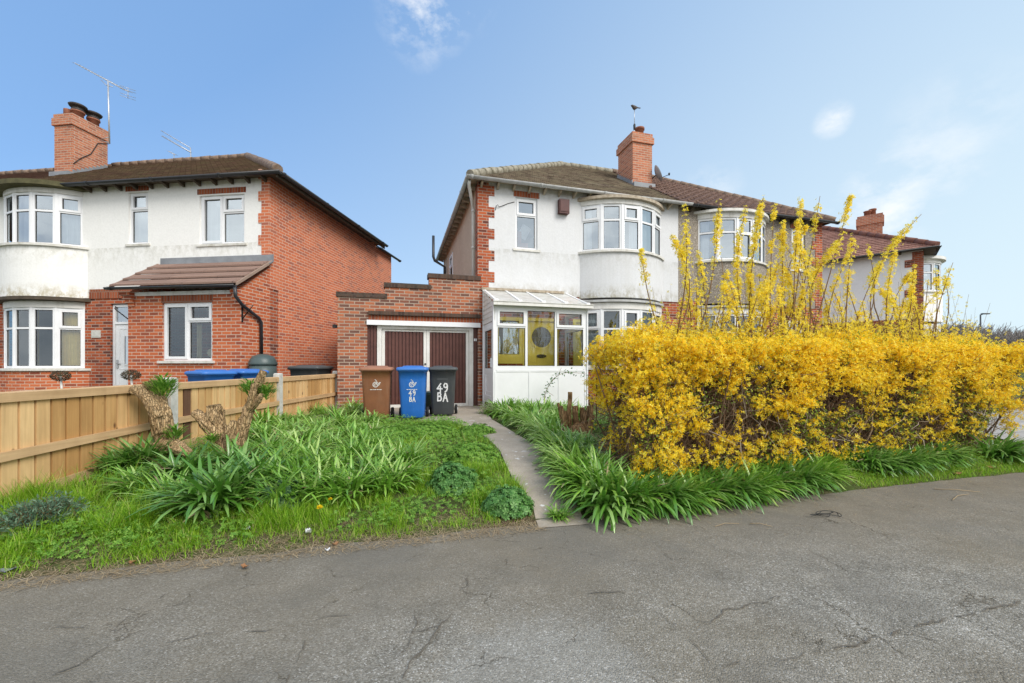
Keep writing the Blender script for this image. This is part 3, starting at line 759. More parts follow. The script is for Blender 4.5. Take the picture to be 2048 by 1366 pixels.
def rafters(root, x0, x1, z, mat, y0=-.38, y1=-.03, step=.42, w=.05, h=.10, axis='x', at_=0):
    k = x0
    while k <= x1 + 1e-6:
        r = MB()
        if axis == 'x': r.prism([(y0, z - h * .45), (y1, z - h - .04), (y1, z + .02), (y0, z)], 'x', k, k + w)
        else: r.prism([(y0, z - h * .45), (y1, z - h - .04), (y1, z + .02), (y0, z)], 'y', k, k + w)
        r.build('rafter_foot', M[mat], root); k += step

HW = empty('white_house', (-.86, 10.5, GH), AR_, 'white stuccoed semi-detached house with a glazed porch, red brick quoins and a mossy hipped roof', 'house')
PX = 5.9      # party wall
house_shell(HW, 0, PX - .002, 8.0, [(.50, 1.12, 1.28, 2.28), (2.98, 5.22, 1.0, 2.6), (1.24, 2.12, .1, 2.25)], [(.98, 1.58, 4.06, 5.42), (2.98, 5.22, 4.14, 5.38)],
            'brick_old', 'stucco_white', 2.9, side_mat_l='pebble_beige')
# quoins
qn = MB(); qn.box(-.015, .27, -.032, .27, 2.5, 5.70)
z = 2.62; k = 0
while z < 5.6:
    if k % 2 == 0: qn.box(.27, .42, -.031, .02, z, min(5.66, z + .26))
    z += .275; k += 1
qn.build('brick_quoins', M['brick_old'], HW)
# small upstairs window with brick head
hd = MB(); hd.box(.93, 1.63, -.03, .05, 5.43, 5.58); hd.build('window_lintel', M['soldier'], HW)
sw = window(HW, .98, 1.58, 4.08, 5.42, .03, [(1, .66, 'top')], drapes=[])
pp = MB(); pp.M = Matrix.Translation((1.30, .26, 4.62)) @ Matrix.Rotation(rad(28), 4, 'Y')
pp.box(-.13, .13, 0, .01, -.18, .18); pp.build('paper', M['litter_white'], sw)
rd_ = MB(); rd_.box(1.04, 1.40, .22, .40, 4.10, 4.32); rd_.box(1.04, 1.22, .24, .42, 4.33, 4.62); rd_.build('stored_box', m_plain('salmon cardboard', (.55, .22, .15), (.42, .17, .12), 4, .9), sw)
# first floor bow
lights5 = [(1, .66, 'top'), (1, .66, ''), (1, .66, 'top'), (1, .66, ''), (1, .66, 'top')]
BX, BH, BD = 4.08, 1.31, .56
ap = MB(); bow_strip(ap, BX, BH, BD, 2.86, 4.06, .15); bow_cap(ap, BX, BH - .05, BD - .05, 2.87, 2.95); ap.build('bay_apron', M['stucco_white'], HW)
bw = bow_window(HW, BX, BH, BD, 4.12, 5.36, lights5, curt=[(3, .05, .98, 'net', 3), (0, .02, .5, 'net', 3), (4, .02, .95, 'net', 3), (2, .55, .98, 'net', 3), (1, .02, .25, 'net', 2)], head=.12)
rf = MB(); bow_cap(rf, BX, BH + .07, BD + .07, 5.482, 5.56, 0, 28, .06); rf.build('bay_roof', M['soffit_old'], HW)
bg = bow_window(HW, BX, BH, BD, 1.0, 2.56, lights5, curt=[(0, .05, .95, 'net', 4), (4, .1, .9, 'net', 4)], head=.17, glass='glass_low')
lg = MB(); bow_cap(lg, BX, BH + .05, BD + .05, 2.74, 2.80, 0, 28, .05); lg.build('bay_ledge', M['grey_gutter'], HW)
ab = MB(); bow_strip(ab, BX, BH, BD, 0, .935, .15); ab.build('bay_base', M['brick_old'], HW)
# alarm box, cable hook
al = MB(); al.box(2.15, 2.43, -.16, -.021, 5.08, 5.45); al.box(2.17, 2.41, -.172, -.161, 5.12, 5.41); al.build('alarm_box', M['maroon'], HW)
ck = MB(); ck.tube([(.45, -.03, 5.02), (.46, -.05, 5.12), (.50, -.06, 5.15), (.53, -.05, 5.10), (.62, -.04, 5.14), (.78, -.03, 5.22), (.95, -.03, 5.28)], .008, 5); ck.build('cable', M['iron'], HW)
# roof
EA, EZ = .25, 5.70
D = 8.0
ry = D / 2 - .15; rz = 8.42; SL = (rz - EZ) / (ry + EA)
rf = MB()
roof_slope(rf, (-EA, -EA, EZ), (PX, -EA, EZ), (PX, ry, rz), (ry, ry, rz), .10, .02, 0, .006)
roof_slope(rf, (-EA, D + EA - .3, EZ), (-EA, -EA, EZ), (ry, ry, rz), (ry, ry + .01, rz), .10, .02, 0, .006)
roof_slope(rf, (PX, D + EA - .3, EZ), (-EA, D + EA - .3, EZ), (ry, ry, rz), (PX, ry, rz), .10, .02, 0, .006)
rf.build('roof', M['tile_mossy'], HW)
rt_ = MB(); ridge_line(rt_, (-EA, -EA, EZ + .05), (ry, ry, rz + .04), .115); ridge_line(rt_, (ry, ry, rz + .04), (PX, ry, rz + .04), .10); ridge_line(rt_, (ry, ry, rz + .04), (-EA, D + EA - .3, EZ + .05), .11)
rt_.build('ridge_tiles', M['ridge_moss'], HW)
sf = MB(); sf.face([(-EA + .03, -EA + .03, EZ - .03), (PX, -EA + .03, EZ - .03), (PX, .0, EZ + .02), (.0, .0, EZ + .02)]); sf.face([(-EA + .03, -EA + .03, EZ - .03), (0, 0, EZ + .02), (0, D, EZ + .02), (-EA + .03, D, EZ - .03)])
sf.build('eaves_board', M['soffit_old'], HW)
rafters(HW, .05, PX - .1, 5.66, 'soffit_old', -.24, -.03, .42, .05, .08)
k = .2
while k < D:
    r_ = MB(); r_.prism([(-.24, 5.62), (-.03, 5.56), (-.03, 5.70), (-.24, 5.67)], 'y', k, k + .05); r_.build('rafter_foot', M['soffit_old'], HW); k += .42
gutter(HW, (-EA - .10, -EA - .05, EZ - .01), (PX + .25, -EA - .05, EZ - .015), 'grey_gutter', .065)
gutter(HW, (-EA - .05, D, EZ - .01), (-EA - .05, -EA - .04, EZ - .012), 'grey_gutter', .06)
dp = MB(); dp.tube([(-EA, -.2, 5.62), (-EA, -.12, 5.54), (-.08, .33, 5.22), (-.06, .36, 5.1), (-.06, .36, 2.6)], .04, 10)
for z in (5.05, 4.1, 3.0): dp.lathe([(.052, 0), (.052, .05)], (-.06, .36, z), 10)
dp.build('downpipe', M['paint_white'], HW)
dp = MB(); dp.tube([(-.10, 6.7, 3.0), (-.10, 6.7, 5.1), (-.5, 6.75, 5.35), (-.55, 6.75, 5.5), (-.55, 6.75, 6.35)], .055, 10); dp.build('soil_pipe', M['black_plastic'], HW)
# side window, tall and narrow
s_ = MB(); s_.M = Matrix(((0, 1, 0, -.03), (-1, 0, 0, 5.6), (0, 0, 1, 0), (0, 0, 0, 1))); p_ = MB(); p_.M = s_.M
draw_window(s_, p_, 0, .8, 3.9, 5.2, 0, [(1, .66, 'top')]); so = s_.build('window', [M['upvc'], M['seal']], HW); p_.build('pane', M['glass'], so)
# chimney
def chimney(root, x0, x1, y0, y1, zb, zt, mat='brick_chimney', corbel=.05, ch=.34):
    c = MB(); c.box(x0, x1, y0, y1, zb, zt - ch); c.box(x0 - corbel, x1 + corbel, y0 - corbel, y1 + corbel, zt - ch + .001, zt - .13); c.box(x0 - .015, x1 + .015, y0 - .015, y1 + .015, zt - .129, zt)
    o = c.build('chimney', M[mat], root)
    return o
cx0, cx1, cy0, cy1, czt = 5.42, 6.14, 1.62, 2.54, 8.69
ch = chimney(HW, cx0, cx1, cy0, cy1, 6.2, czt)
pot_mesh((cx0 + .46, cy0 + .34, czt), .13, .14, .34).build('chimney_pot', M['pot'], ch)
fl = MB()
for k in range(8):
    y = cy0 + k * .12; zz = EZ + SL * (y + EA)
    fl.box(cx0 - .028, cx0 - .004, y, y + .118, zz - .05, zz + .17)
fl.box(cx0 - .03, cx1 + .03, cy0 - .14, cy0 - .004, EZ + SL * (cy0 - .1 + EA) - .05, EZ + SL * (cy0 + EA) + .06)
fl.build('lead_flashing', M['lead'], ch)

# garage
GR = empty('brick_garage', (-.86, 10.5, GH), AR_, 'low brick garage with a stepped parapet and brown double doors beside the white house', 'garage')
gy = -.045
w = MB()
wall_panel(w, -3.30, -2.25, 0, 2.64, gy, .20, [(-2.65, 1, 0, 2.12)])
wall_panel(w, -2.25, -1.22, 2.12, 2.91, gy, .20); wall_panel(w, -1.22, .055, 2.12, 3.19, gy, .20)
w.box(-.001, .055, gy, .20, 0, 2.12)
w.box(-3.30, -3.07, .2, 5.5, 0, 2.5); w.box(-3.30, .0, 5.5, 5.7, 0, 2.5)
w.build('wall', M['brick_garage'], GR)
cp = MB(); cp.box(-3.33, -2.20, gy - .03, .23, 2.641, 2.75); cp.box(-2.28, -1.17, gy - .03, .23, 2.911, 3.02); cp.box(-1.25, .06, gy - .03, .23, 3.191, 3.30)
cp.build('parapet_coping', M['coping'], GR)
cp = MB(); cp.box(-2.62, .05, gy - .07, gy + .05, 2.245, 2.33); cp.build('string_course', M['coping'], GR)
cp = MB(); cp.box(-2.62, .052, gy - .008, gy + .05, 2.12, 2.243); cp.build('soldier_course', M['soldier'], GR)
cp = MB(); cp.box(-3.07, 0, .2, 5.5, 2.45, 2.52); cp.build('flat_roof', M['lead'], GR)
cp = MB(); cp.box(-2.66, .05, gy - .035, .05, 2.005, 2.119); cp.build('lintel_board', M['upvc'], GR)
def ribbed(mb, x0, x1, z0, z1, y, pitch=.08, d=.024, m=0):
    n = max(1, int(round((x1 - x0) / pitch))); p = (x1 - x0) / n
    for i in range(n):
        a = x0 + i * p
        mb.box(a, a + p * .68, y, y + .03, z0, z1, m); mb.box(a + p * .68, a + p, y + d, y + .031, z0 + .001, z1 - .001, m)
sp = MB(); ribbed(sp, -2.65, -2.43, .0, 2.0, .03); sp.build('side_panel', M['panel_brown'], GR)
sp = MB(); ribbed(sp, -.12, -.002, .0, 2.0, .03); sp.build('side_panel', M['panel_brown'], GR)
fr = MB()
fr.box(-2.43, -2.33, .02, .14, 0, 2.0); fr.box(-.22, -.12, .02, .14, 0, 2.0); fr.box(-2.33, -.22, .022, .14, 1.93, 2.0)
fr.build('door_frame', M['paint_white'], GR)
for (a, b) in ((-2.325, -1.275), (-1.269, -.225)):
    dr = MB(); w_ = .07
    dr.box(a, a + w_, .07, .12, .03, 1.925); dr.box(b - w_, b, .07, .12, .03, 1.925); dr.box(a + w_, b - w_, .071, .12, 1.875, 1.925); dr.box(a + w_, b - w_, .071, .12, .03, .10)
    ribbed(dr, a + w_, b - w_, .10, 1.875, .085, .085, .026, 1)
    d_ = dr.build('garage_door', [M['paint_white'], M['panel_brown']], GR)
    if a < -2:
        h_ = MB(); h_.tube([(b - .03, .075, 1.0), (b - .03, .03, 1.0), (b - .03, .03, .93)], .014, 8); h_.lathe([(.022, 0), (.022, .035)], (b - .03, .055, 1.07), 8); h_.build('handle', M['iron'], d_)
for (px, pz) in ((-.085, 1.70), (-.045, 1.70)):
    n_ = MB(); n_.box(px - .014, px + .014, .018, .029, pz - .03, pz + .03); n_.build('number_tile', M['upvc'], GR)
bk = MB(); bk.box(-3.42, -3.302, .05, .1, 1.92, 2.0); bk.build('bracket', M['iron'], GR)

# glazed porch of the white house (parts of the house)
px0, px1, py = .14, 2.42, -1.2
pf = MB(); pn = MB()
draw_window(pf, pn, px0, px1, .95, 2.40, py, [(.70, .68, 'top'), (.72, None, ''), (.72, .68, 'top')], .085)
pw = pf.build('porch_window', [M['upvc'], M['seal']], HW); pn.build('pane', M['glass_porch'], pw)
lp = MB(); lp.box(px0, px1, py, py + .06, .02, .949)
for x in (px0 + .01, px0 + .82, px0 + 1.55, px1 - .05): lp.box(x, x + .04, py - .012, py - .001, .06, .90)
lp.box(px0 + .05, px1 - .05, py - .011, py - .001, .901, .949)
lp.build('porch_panel', M['upvc'], HW)
ps = MB(); ps.M = Matrix(((0, -1, 0, px1), (1, 0, 0, py + .07), (0, 0, 1, 0), (0, 0, 0, 1))); pq = MB(); pq.M = ps.M
draw_window(ps, pq, 0, 1.1, .95, 2.40, 0, [(1, .68, 'top')], .07); ps.box(0, 1.1, 0, .06, .02, .949)
po = ps.build('porch_window', [M['upvc'], M['seal']], HW); pq.build('pane', M['glass_porch'], po)
# left side: door with glass and boarded gable above
ds = MB(); dq = MB(); mt = Matrix(((0, 1, 0, px0), (-1, 0, 0, -.02), (0, 0, 1, 0), (0, 0, 0, 1))); ds.M = mt; dq.M = mt
ring(ds, .04, 1.14, .16, 2.06, 0, .07, .05)
ring(ds, .10, 1.08, .22, 2.0, -.012, .05, .11)
ds.box(.21, .97, -.01, .05, .86, .98); ds.box(.21, .97, .01, .04, .33, .86); ring(ds, .24, .94, .40, .80, -.002, .03, .03)
ring(ds, .21, .97, .98, 1.89, .0, .03, .014, 1)
dq.face([(.21, .02, .98), (.97, .02, .98), (.97, .02, 1.89), (.21, .02, 1.89)])
do = ds.build('porch_door', [M['upvc'], M['seal']], HW); dq.build('pane', M['glass_porch'], do)
hh = MB(); hh.M = mt; hh.box(1.0, 1.03, -.05, -.013, 1.0, 1.22); hh.tube([(1.015, -.05, 1.12), (.9, -.055, 1.12)], .012, 6); hh.build('handle', M['upvc'], do)
gb = MB()
for i in range(7):
    z0 = 2.07 + i * .115; z1 = z0 + .113
    yf = lambda z: max(py, min(-.02, py + (z - 2.50) / (2.98 - 2.50) * (-py)))
    a = yf(z1) if z1 > 2.5 else py
    gb.prism([(a, z0), (-.02, z0), (-.02, min(z1, 2.98)), (a, min(z1, 2.98))] if z1 < 2.98 else [(-.12, z0), (-.02, z0), (-.02, 2.97)], 'x', px0 - .012, px0 + .02)
    gb.box(px0 - .022, px0 - .0121, a, -.02, z0, z0 + .03)
gb.build('porch_cladding', M['paint_white'], HW)
for q in ((px0 - .03, px0 - .001, py - .03, py + .09, .0, 2.46), (px1 + .001, px1 + .03, py - .03, py + .07, 0, 2.46), (px0 - .0295, px0 + .02, -.06, -.021, 0, 2.98)):
    cpost = MB(); cpost.box(*q); cpost.build('porch_post', M['upvc'], HW)
bs = MB(); bs.box(px0 - .03, px1 + .03, py - .04, -.001, -.15, .018); bs.build('porch_base', M['concrete_post'], HW)
# roof
pr = MB(); y0, y1, z0, z1 = py - .12, -.025, 2.50, 2.96
sl = lambda x, y, o=0: (x, y, z0 + (y - y0) / (y1 - y0) * (z1 - z0) + o)
pr.face([sl(px0 - .04, y0), sl(px1 + .05, y0), sl(px1 + .05, y1), sl(px0 - .04, y1)])
pr.face([sl(px0 - .04, y0, -.02), sl(px1 + .05, y0, -.02), sl(px1 + .05, y0), sl(px0 - .04, y0)])
pro = pr.build('porch_roof', M['polycarb'], HW)
for k in range(5):
    x = px0 + .02 + k * (px1 - px0 - .04) / 4
    bb = MB(); bb.M = Matrix(((1, 0, 0, 0), (0, 1, 0, 0), (0, (z1 - z0) / (y1 - y0), 1, z0 - y0 * (z1 - z0) / (y1 - y0)), (0, 0, 0, 1)))
    bb.box(x - .026, x + .026, y0 - .01, y1, .001, .022); bb.box(x - .045, x + .045, y0 - .03, y0 - .011, -.03, .045)
    bb.build('glazing_bar', M['upvc'], pro)
pg = MB(); pg.box(px0 - .05, px1 + .10, py - .17, py - .05, 2.40, 2.475); pg.box(px0 - .06, px1 + .11, py - .185, py - .05, 2.476, 2.492); pg.box(px0, px1, py - .049, py + .06, 2.401, 2.47); pg.build('porch_gutter', M['paint_white'], HW)
pl = MB(); pl.box(px0 - .06, px1 - .1, -.06, -.021, 2.965, 3.03); pl.build('porch_flashing', M['soffit_old'], HW)
# yellow front door with round leaded light
fd = MB()
fd.box(1.26, 2.10, .02, .07, .10, 2.22); ring(fd, 1.18, 2.18, .08, 2.30, -.02, .03, .08)
n = 28; c = (1.70, 1.80); r0 = .27
for i in range(n):
    a0, a1 = 2 * PI * i / n, 2 * PI * (i + 1) / n
    P = lambda r, a, y: (c[0] + r * math.cos(a), y, c[1] + r * math.sin(a))
    fd.face([P(r0, a0, .005), P(r0, a1, .005), P(r0 + .05, a1, .005), P(r0 + .05, a0, .005)]); fd.face([P(r0 + .05, a0, .005), P(r0 + .05, a1, .005), P(r0 + .05, a1, .021), P(r0 + .05, a0, .021)])
for x in (1.36, 1.57, 1.78, 1.99): fd.box(x - .006, x + .006, .012, .0201, .2, 1.35)
fo = fd.build('front_door', M['yellow_door'], HW)
rg = MB(); rg.face([(c[0] + r0 * math.cos(2 * PI * i / n), .012, c[1] + r0 * math.sin(2 * PI * i / n)) for i in range(n)])
for k in range(-2, 3):
    h_ = math.sqrt(r0 * r0 - (k * .09) ** 2)
    rg.box(c[0] + k * .09 - .004, c[0] + k * .09 + .004, .006, .011, c[1] - h_, c[1] + h_, 1)
rg.box(c[0] - r0, c[0] + r0, .0065, .0105, c[1] - .005, c[1] + .005, 1)
rg.build('round_window', [M['door_glass'], M['lead']], fo)
lb = MB(); n2 = 14; lb.loft([[(1.70 + .14 * math.cos(2 * PI * i / n2), y, 1.30 + .05 * math.sin(2 * PI * i / n2)) for i in range(n2)] for y in (.021, .0)], 0); lb.build('letterbox', M['iron'], fo)
sw_ = MB(); sp_ = MB(); draw_window(sw_, sp_, .44, 1.17, 1.25, 2.30, -.03, [(1, None, '')], .09)
so = sw_.build('window', [M['yellow_door'], M['seal']], HW); sp_.build('pane', M['glass'], so)
tl_ = MB(); tl_.box(.44, 1.17, -.035, -.004, 1.10, 1.249); tl_.build('sill_board', M['yellow_door'], HW)

# ------------------------------------------------------------------ the other half, pebbledashed
HP = empty('pebbledashed_house', (-.86, 10.5, GH), AR_, 'brown pebbledashed semi-detached house joined to the white one, behind the yellow hedge', 'house')
XR = 11.35
house_shell(HP, PX + .002, XR, 8.0, [(6.68, 8.92, 1.0, 2.6), (9.8, 10.6, 1.2, 2.5)], [(6.68, 8.92, 4.14, 5.38), (10.1, 10.66, 4.1, 5.42)], 'brick_old', 'pebble_grey', 2.9, side_mat_r='brick_old')
B2 = 7.82
ap = MB(); bow_strip(ap, B2, BH, BD, 2.86, 4.06, .15); bow_cap(ap, B2, BH - .05, BD - .05, 2.87, 2.95); ap.build('bay_apron', M['pebble_grey'], HP)
l2 = [(1, .66, ''), (1, .66, ''), (1, .66, ''), (1, .66, ''), (1, .66, 'low')]
l2b = [(1, .66, ''), (1, .66, ''), (1, .66, 'low'), (1, .66, ''), (1, .66, '')]
bow_window(HP, B2, BH, BD, 4.12, 5.36, l2b, curt=[(0, .0, .6, 'net', 4), (1, 0, .3, 'net', 3), (4, 0, .9, 'net', 3)], head=.14)
rf = MB(); bow_cap(rf, B2, BH + .09, BD + .09, 5.502, 5.58, 0, 28, .05); rf.build('bay_roof', M['paint_sill'], HP)
bow_window(HP, B2, BH, BD, 1.0, 2.56, l2, curt=[(0, .0, .9, 'net', 4), (4, 0, .9, 'net', 3)], head=.17, glass='glass_low')
lg = MB(); bow_cap(lg, B2, BH + .05, BD + .05, 2.74, 2.80, 0, 28, .05); lg.build('bay_ledge', M['grey_gutter'], HP)
ab = MB(); bow_strip(ab, B2, BH, BD, 0, .935, .15); ab.build('bay_base', M['brick_old'], HP)
window(HP, 10.1, 10.66, 4.12, 5.42, .03, [(1, .66, 'top')])
window(HP, 9.8, 10.6, 1.22, 2.5, .03, [(1, .66, 'top')])
hd = MB(); hd.box(10.05, 10.71, -.03, .05, 5.43, 5.58); hd.build('window_lintel', M['soldier'], HP)
qn = MB(); qn.box(XR - .27, XR + .015, -.032, .27, 2.5, 5.70); z = 2.62; k = 0
while z < 5.6:
    if k % 2 == 0: qn.box(XR - .42, XR - .27, -.031, .02, z, min(5.66, z + .26))
    z += .275; k += 1
qn.box(5.95, XR - .45, -.03, .02, 2.82, 2.95)
qn.build('brick_quoins', M['brick_old'], HP)
rf = MB(); XE = XR + EA
roof_slope(rf, (PX, -EA, EZ - .02), (XE, -EA, EZ - .02), (XE - ry - EA, ry, rz), (PX, ry, rz), .30, .06, 0, .006)
roof_slope(rf, (XE, -EA, EZ - .02), (XE, D + EA - .3, EZ - .02), (XE - ry - EA, ry + .01, rz), (XE - ry - EA, ry, rz), .30, .06, 0, .006)
roof_slope(rf, (XE, D + EA - .3, EZ - .02), (PX, D + EA - .3, EZ - .02), (PX, ry, rz), (XE - ry - EA, ry, rz), .30, .06, 0, .006)
# rolls of the interlocking tiles
x = PX + .08
while x < XE:
    ye = -EA; top = ry if x < XE - ry - EA else max(-EA + .05, XE - x - EA)
    nk = int((top + EA) / .245)
    for q in range(nk):
        ya_, yb_ = -EA + q * .245, -EA + (q + 1) * .245
        rf.tube([(x, ya_ - .02, EZ + .045 + SL * (ya_ + EA)), (x, yb_, EZ + .0 + SL * (yb_ + EA))], .045, 6, 0, True)
    x += .30
rf.build('roof', M['tile_concrete'], HP)
rt_ = MB(); ridge_line(rt_, (PX, ry, rz + .04), (XE - ry - EA, ry, rz + .04), .10); ridge_line(rt_, (XE - ry - EA, ry, rz + .04), (XE, -EA, EZ + .05), .10); rt_.build('ridge_tiles', M['ridge_brown'], HP)
sf = MB(); sf.face([(PX, -EA + .03, EZ - .05), (XE - .03, -EA + .03, EZ - .05), (XR, .0, EZ + .02), (PX, .0, EZ + .02)]); sf.build('eaves_board', M['timber_dark'], HP)
rafters(HP, PX + .35, XR - .1, 5.66, 'timber_dark', -.24, -.03, .42, .05, .08)
gutter(HP, (PX + .27, -EA - .05, EZ - .03), (XE + .05, -EA - .05, EZ - .035), 'black_plastic', .06)

# things on the white house's chimney
def world_of(root, p):
    return Matrix.Translation(root.location) @ Matrix.Rotation(root.rotation_euler.z, 4, 'Z') @ Vector(p)
p = world_of(HW, (cx0 + .20, cy0 + .22, czt))
ae = empty('aerial_mast', p, AR_, 'thin aerial mast on the brick chimney with a bird on its tip', 'aerial')
a_ = MB(); a_.tube([(0, 0, -.1), (0, 0, .42)], .018, 6); a_.tube([(0, 0, .42), (0, 0, .85)], .010, 6); a_.build('pole', M['aluminium'], ae)
a_ = MB(); a_.lathe([(.02, .18), (.035, .22), (.04, .36), (.02, .40)], (0, 0, 0), 8); a_.build('clamp', M['iron'], ae)
bd = MB()
prof = [(-.155, .012, .012, .045), (-.145, .03, .028, .045), (-.12, .045, .042, .045), (-.095, .05, .048, .035), (-.06, .062, .065, .01), (-.01, .075, .085, -.01), (.05, .07, .072, -.005), (.10, .052, .045, .01), (.145, .034, .02, .022), (.20, .03, .010, .03), (.27, .032, .007, .035), (.30, .028, .005, .04)]
bd.loft([[(x, ry_ * math.cos(2 * PI * k / 12), zc + rz_ * math.sin(2 * PI * k / 12)) for k in range(12)] for x, ry_, rz_, zc in prof], 0)
bd.loft([[(x, r * math.cos(2 * PI * k / 6), .045 + r * math.sin(2 * PI * k / 6)) for k in range(6)] for x, r in ((-.150, .012), (-.19, .002))], 1)
for sgn in (-1, 1):
    bd.tube([(.01, .02 * sgn, -.07), (.0, .02 * sgn, -.115)], .006, 5, 1)
bo = bd.build('bird', [m_plain('grey brown feathers', (.13, .11, .10), (.075, .065, .06), 18, .8), M['iron']])
bo.scale = (.82, .82, .82); bo.location = p + Vector((0, 0, .94)); bo.rotation_euler = (0, 0, AR_ + .1); tag(bo, 'dark bird perched on the tip of the mast above the chimney', 'bird')
ds_ = empty('satellite_dish', world_of(HW, (cx1 + .01, cy0 + .10, 7.25)), AR_, 'grey satellite dish fixed to the right side of the brick chimney', 'satellite dish')
dd = MB(); dd.M = Matrix.Translation((.20, -.16, .17)) @ Vector((.80, -.42, .42)).to_track_quat('Z', 'Y').to_matrix().to_4x4()
rings = []
for r in (0.02, .1, .17, .23, .275): rings.append([(r * math.cos(2 * PI * k / 24) * .92, r * math.sin(2 * PI * k / 24), -.09 + .09 * (r / .275) ** 2) for k in range(24)])
dd.loft(rings, 0, True, False); dd.loft([[(x, y, z - .012) for x, y, z in rg_] for rg_ in rings] + [rings[-1]], 0, True, False)
dd.build('reflector', M['dish'], ds_)
am = MB(); am.tube([(.0, .0, .0), (.1, -.05, .08), (.15, -.14, .13)], .02, 6); am.tube([(.18, -.22, -.04), (.44, -.38, .05)], .010, 6); am.lathe([(.025, 0), (.03, .07)], (.44, -.38, .03), 8); am.build('arm', M['iron'], ds_)

# ------------------------------------------------------------------ left house
LR = rad(-7.0)
HL = empty('cream_house', (-5.83, 10.0, GH), LR, 'cream stuccoed house with an orange brick gable side and a small tiled brick porch', 'house')
LX = -8.35
house_shell(HL, LX, 0, 5.75, [(-7.55, -5.2, .98, 2.5), (-4.40, -3.40, 0.03, 2.62)], [(-7.55, -5.2, 4.1, 5.36), (-3.85, -3.30, 4.1, 5.40), (-1.87, -.66, 4.02, 5.22)],
            'brick_old', 'stucco_cream', 2.92, side_mat_r='brick_side')
w = MB(); w.box(-2.9, -.28, 5.0, 7.1, 0, 5.2); w.box(-.28, -.004, 5.751, 7.12, 0, 5.58); w.build('rear_wing', M['brick_side'], HL)
qn = MB(); qn.box(-.20, .012, -.034, .28, 2.9, 5.70); z = 3.42; k = 0
while z < 5.6:
    qn.box(-.285, -.20, -.033, .02, z, z + .24); z += .53
qn.build('brick_quoins', M['brick_side'], HL)
for (a, b, c, d) in ((-3.93, -3.27, 5.43, 5.56), (-1.92, -.62, 5.25, 5.38)):
    h_ = MB(); h_.box(a, b, -.03, .05, c, d); h_.build('window_lintel', M['soldier'], HL)
window(HL, -3.85, -3.30, 4.10, 5.41, .03, [(1, .66, 'top')], drapes=[(-3.83, -3.32, 4.12, 5.3, 'net', 3)])
window(HL, -1.87, -.66, 4.02, 5.23, .03, [(1, None, 'full'), (1, .64, 'top')], drapes=[(-1.85, -1.25, 4.05, 5.2, 'net', 3), (-.85, -.68, 4.05, 5.2, 'net', 2)])
bp = MB(); bp.box(-4.98, -2.75, -.026, .02, 2.75, 2.99); bp.build('soldier_course', M['soldier'], HL)
LB, LH, LD = -6.36, 1.34, .60
ll = [(1, .66, 'top'), (1, .66, ''), (1, .66, ''), (1, .66, ''), (1, .66, 'top')]
ap = MB(); bow_strip(ap, LB, LH, LD, 2.76, 4.0, .15); bow_cap(ap, LB, LH - .05, LD - .05, 2.77, 2.85); ap.build('bay_apron', M['stucco_cream'], HL)
bow_window(HL, LB, LH, LD, 4.06, 5.36, ll, curt=[(4, .02, .98, 'net', 5), (2, .02, .98, 'net', 3), (1, .02, .98, 'net', 3), (3, .6, .98, 'net', 2)], head=.12, inset=.14)
rf = MB(); bow_cap(rf, LB, LH + .10, LD + .10, 5.482, 5.60, 0, 28, .05); rf.build('bay_roof', m_plain('mossy felt', (.13, .12, .06), (.07, .065, .035), 9, .9, .2, .4), HL)
bow_window(HL, LB, LH, LD, .98, 2.50, ll, curt=[(4, .02, .98, 'curtain_yellow', 7), (2, .55, .98, 'curtain_yellow', 4), (0, 0, .9, 'curtain_yellow', 4), (3, .7, .98, 'curtain_cream', 2)], head=.16, inset=.14, glass='glass_low')
lg = MB(); bow_cap(lg, LB, LH + .06, LD + .06, 2.67, 2.74, 0, 28, .05); lg.build('bay_ledge', M['timber_dark'], HL)
ab = MB(); bow_strip(ab, LB, LH, LD, 0, .915, .15); ab.build('bay_base', M['brick_orange'], HL)
pq_ = MB(); pq_.box(-4.93, -4.67, -.025, -.001, 1.76, 1.95); pq_.box(-4.90, -4.70, -.029, -.0251, 1.79, 1.92); pq_.build('house_plaque', M['concrete_post'], HL)
# front door with arched light
fd = MB(); fp = MB()
ring(fd, -4.39, -3.41, .05, 2.60, .05, .12, .06); fd.box(-4.33, -3.47, .05, .12, 2.10, 2.16)
fd.box(-4.32, -3.48, .07, .11, .06, 2.09)
ring(fd, -4.24, -3.98, .25, .85, .058, .07, .03); ring(fd, -3.82, -3.56, .25, .85, .058, .07, .03); ring(fd, -4.22, -3.60, .95, 2.0, .06, .07, .02)
ring(fd, -4.08, -3.90, 1.05, 1.82, .05, .07, .03)
fp.face([(-4.05, .064, 1.08), (-3.93, .064, 1.08), (-3.93, .064, 1.79), (-4.05, .064, 1.79)]); fp.face([(-4.33, .09, 2.16), (-3.47, .09, 2.16), (-3.47, .09, 2.54), (-4.33, .09, 2.54)])
fo = fd.build('front_door', M['upvc'], HL); fp.build('pane', M['glass'], fo)
h_ = MB(); h_.box(-4.29, -4.25, .045, .069, .98, 1.2); h_.tube([(-4.27, .04, 1.1), (-4.16, .035, 1.1)], .012, 6); h_.build('handle', M['aluminium'], fo)
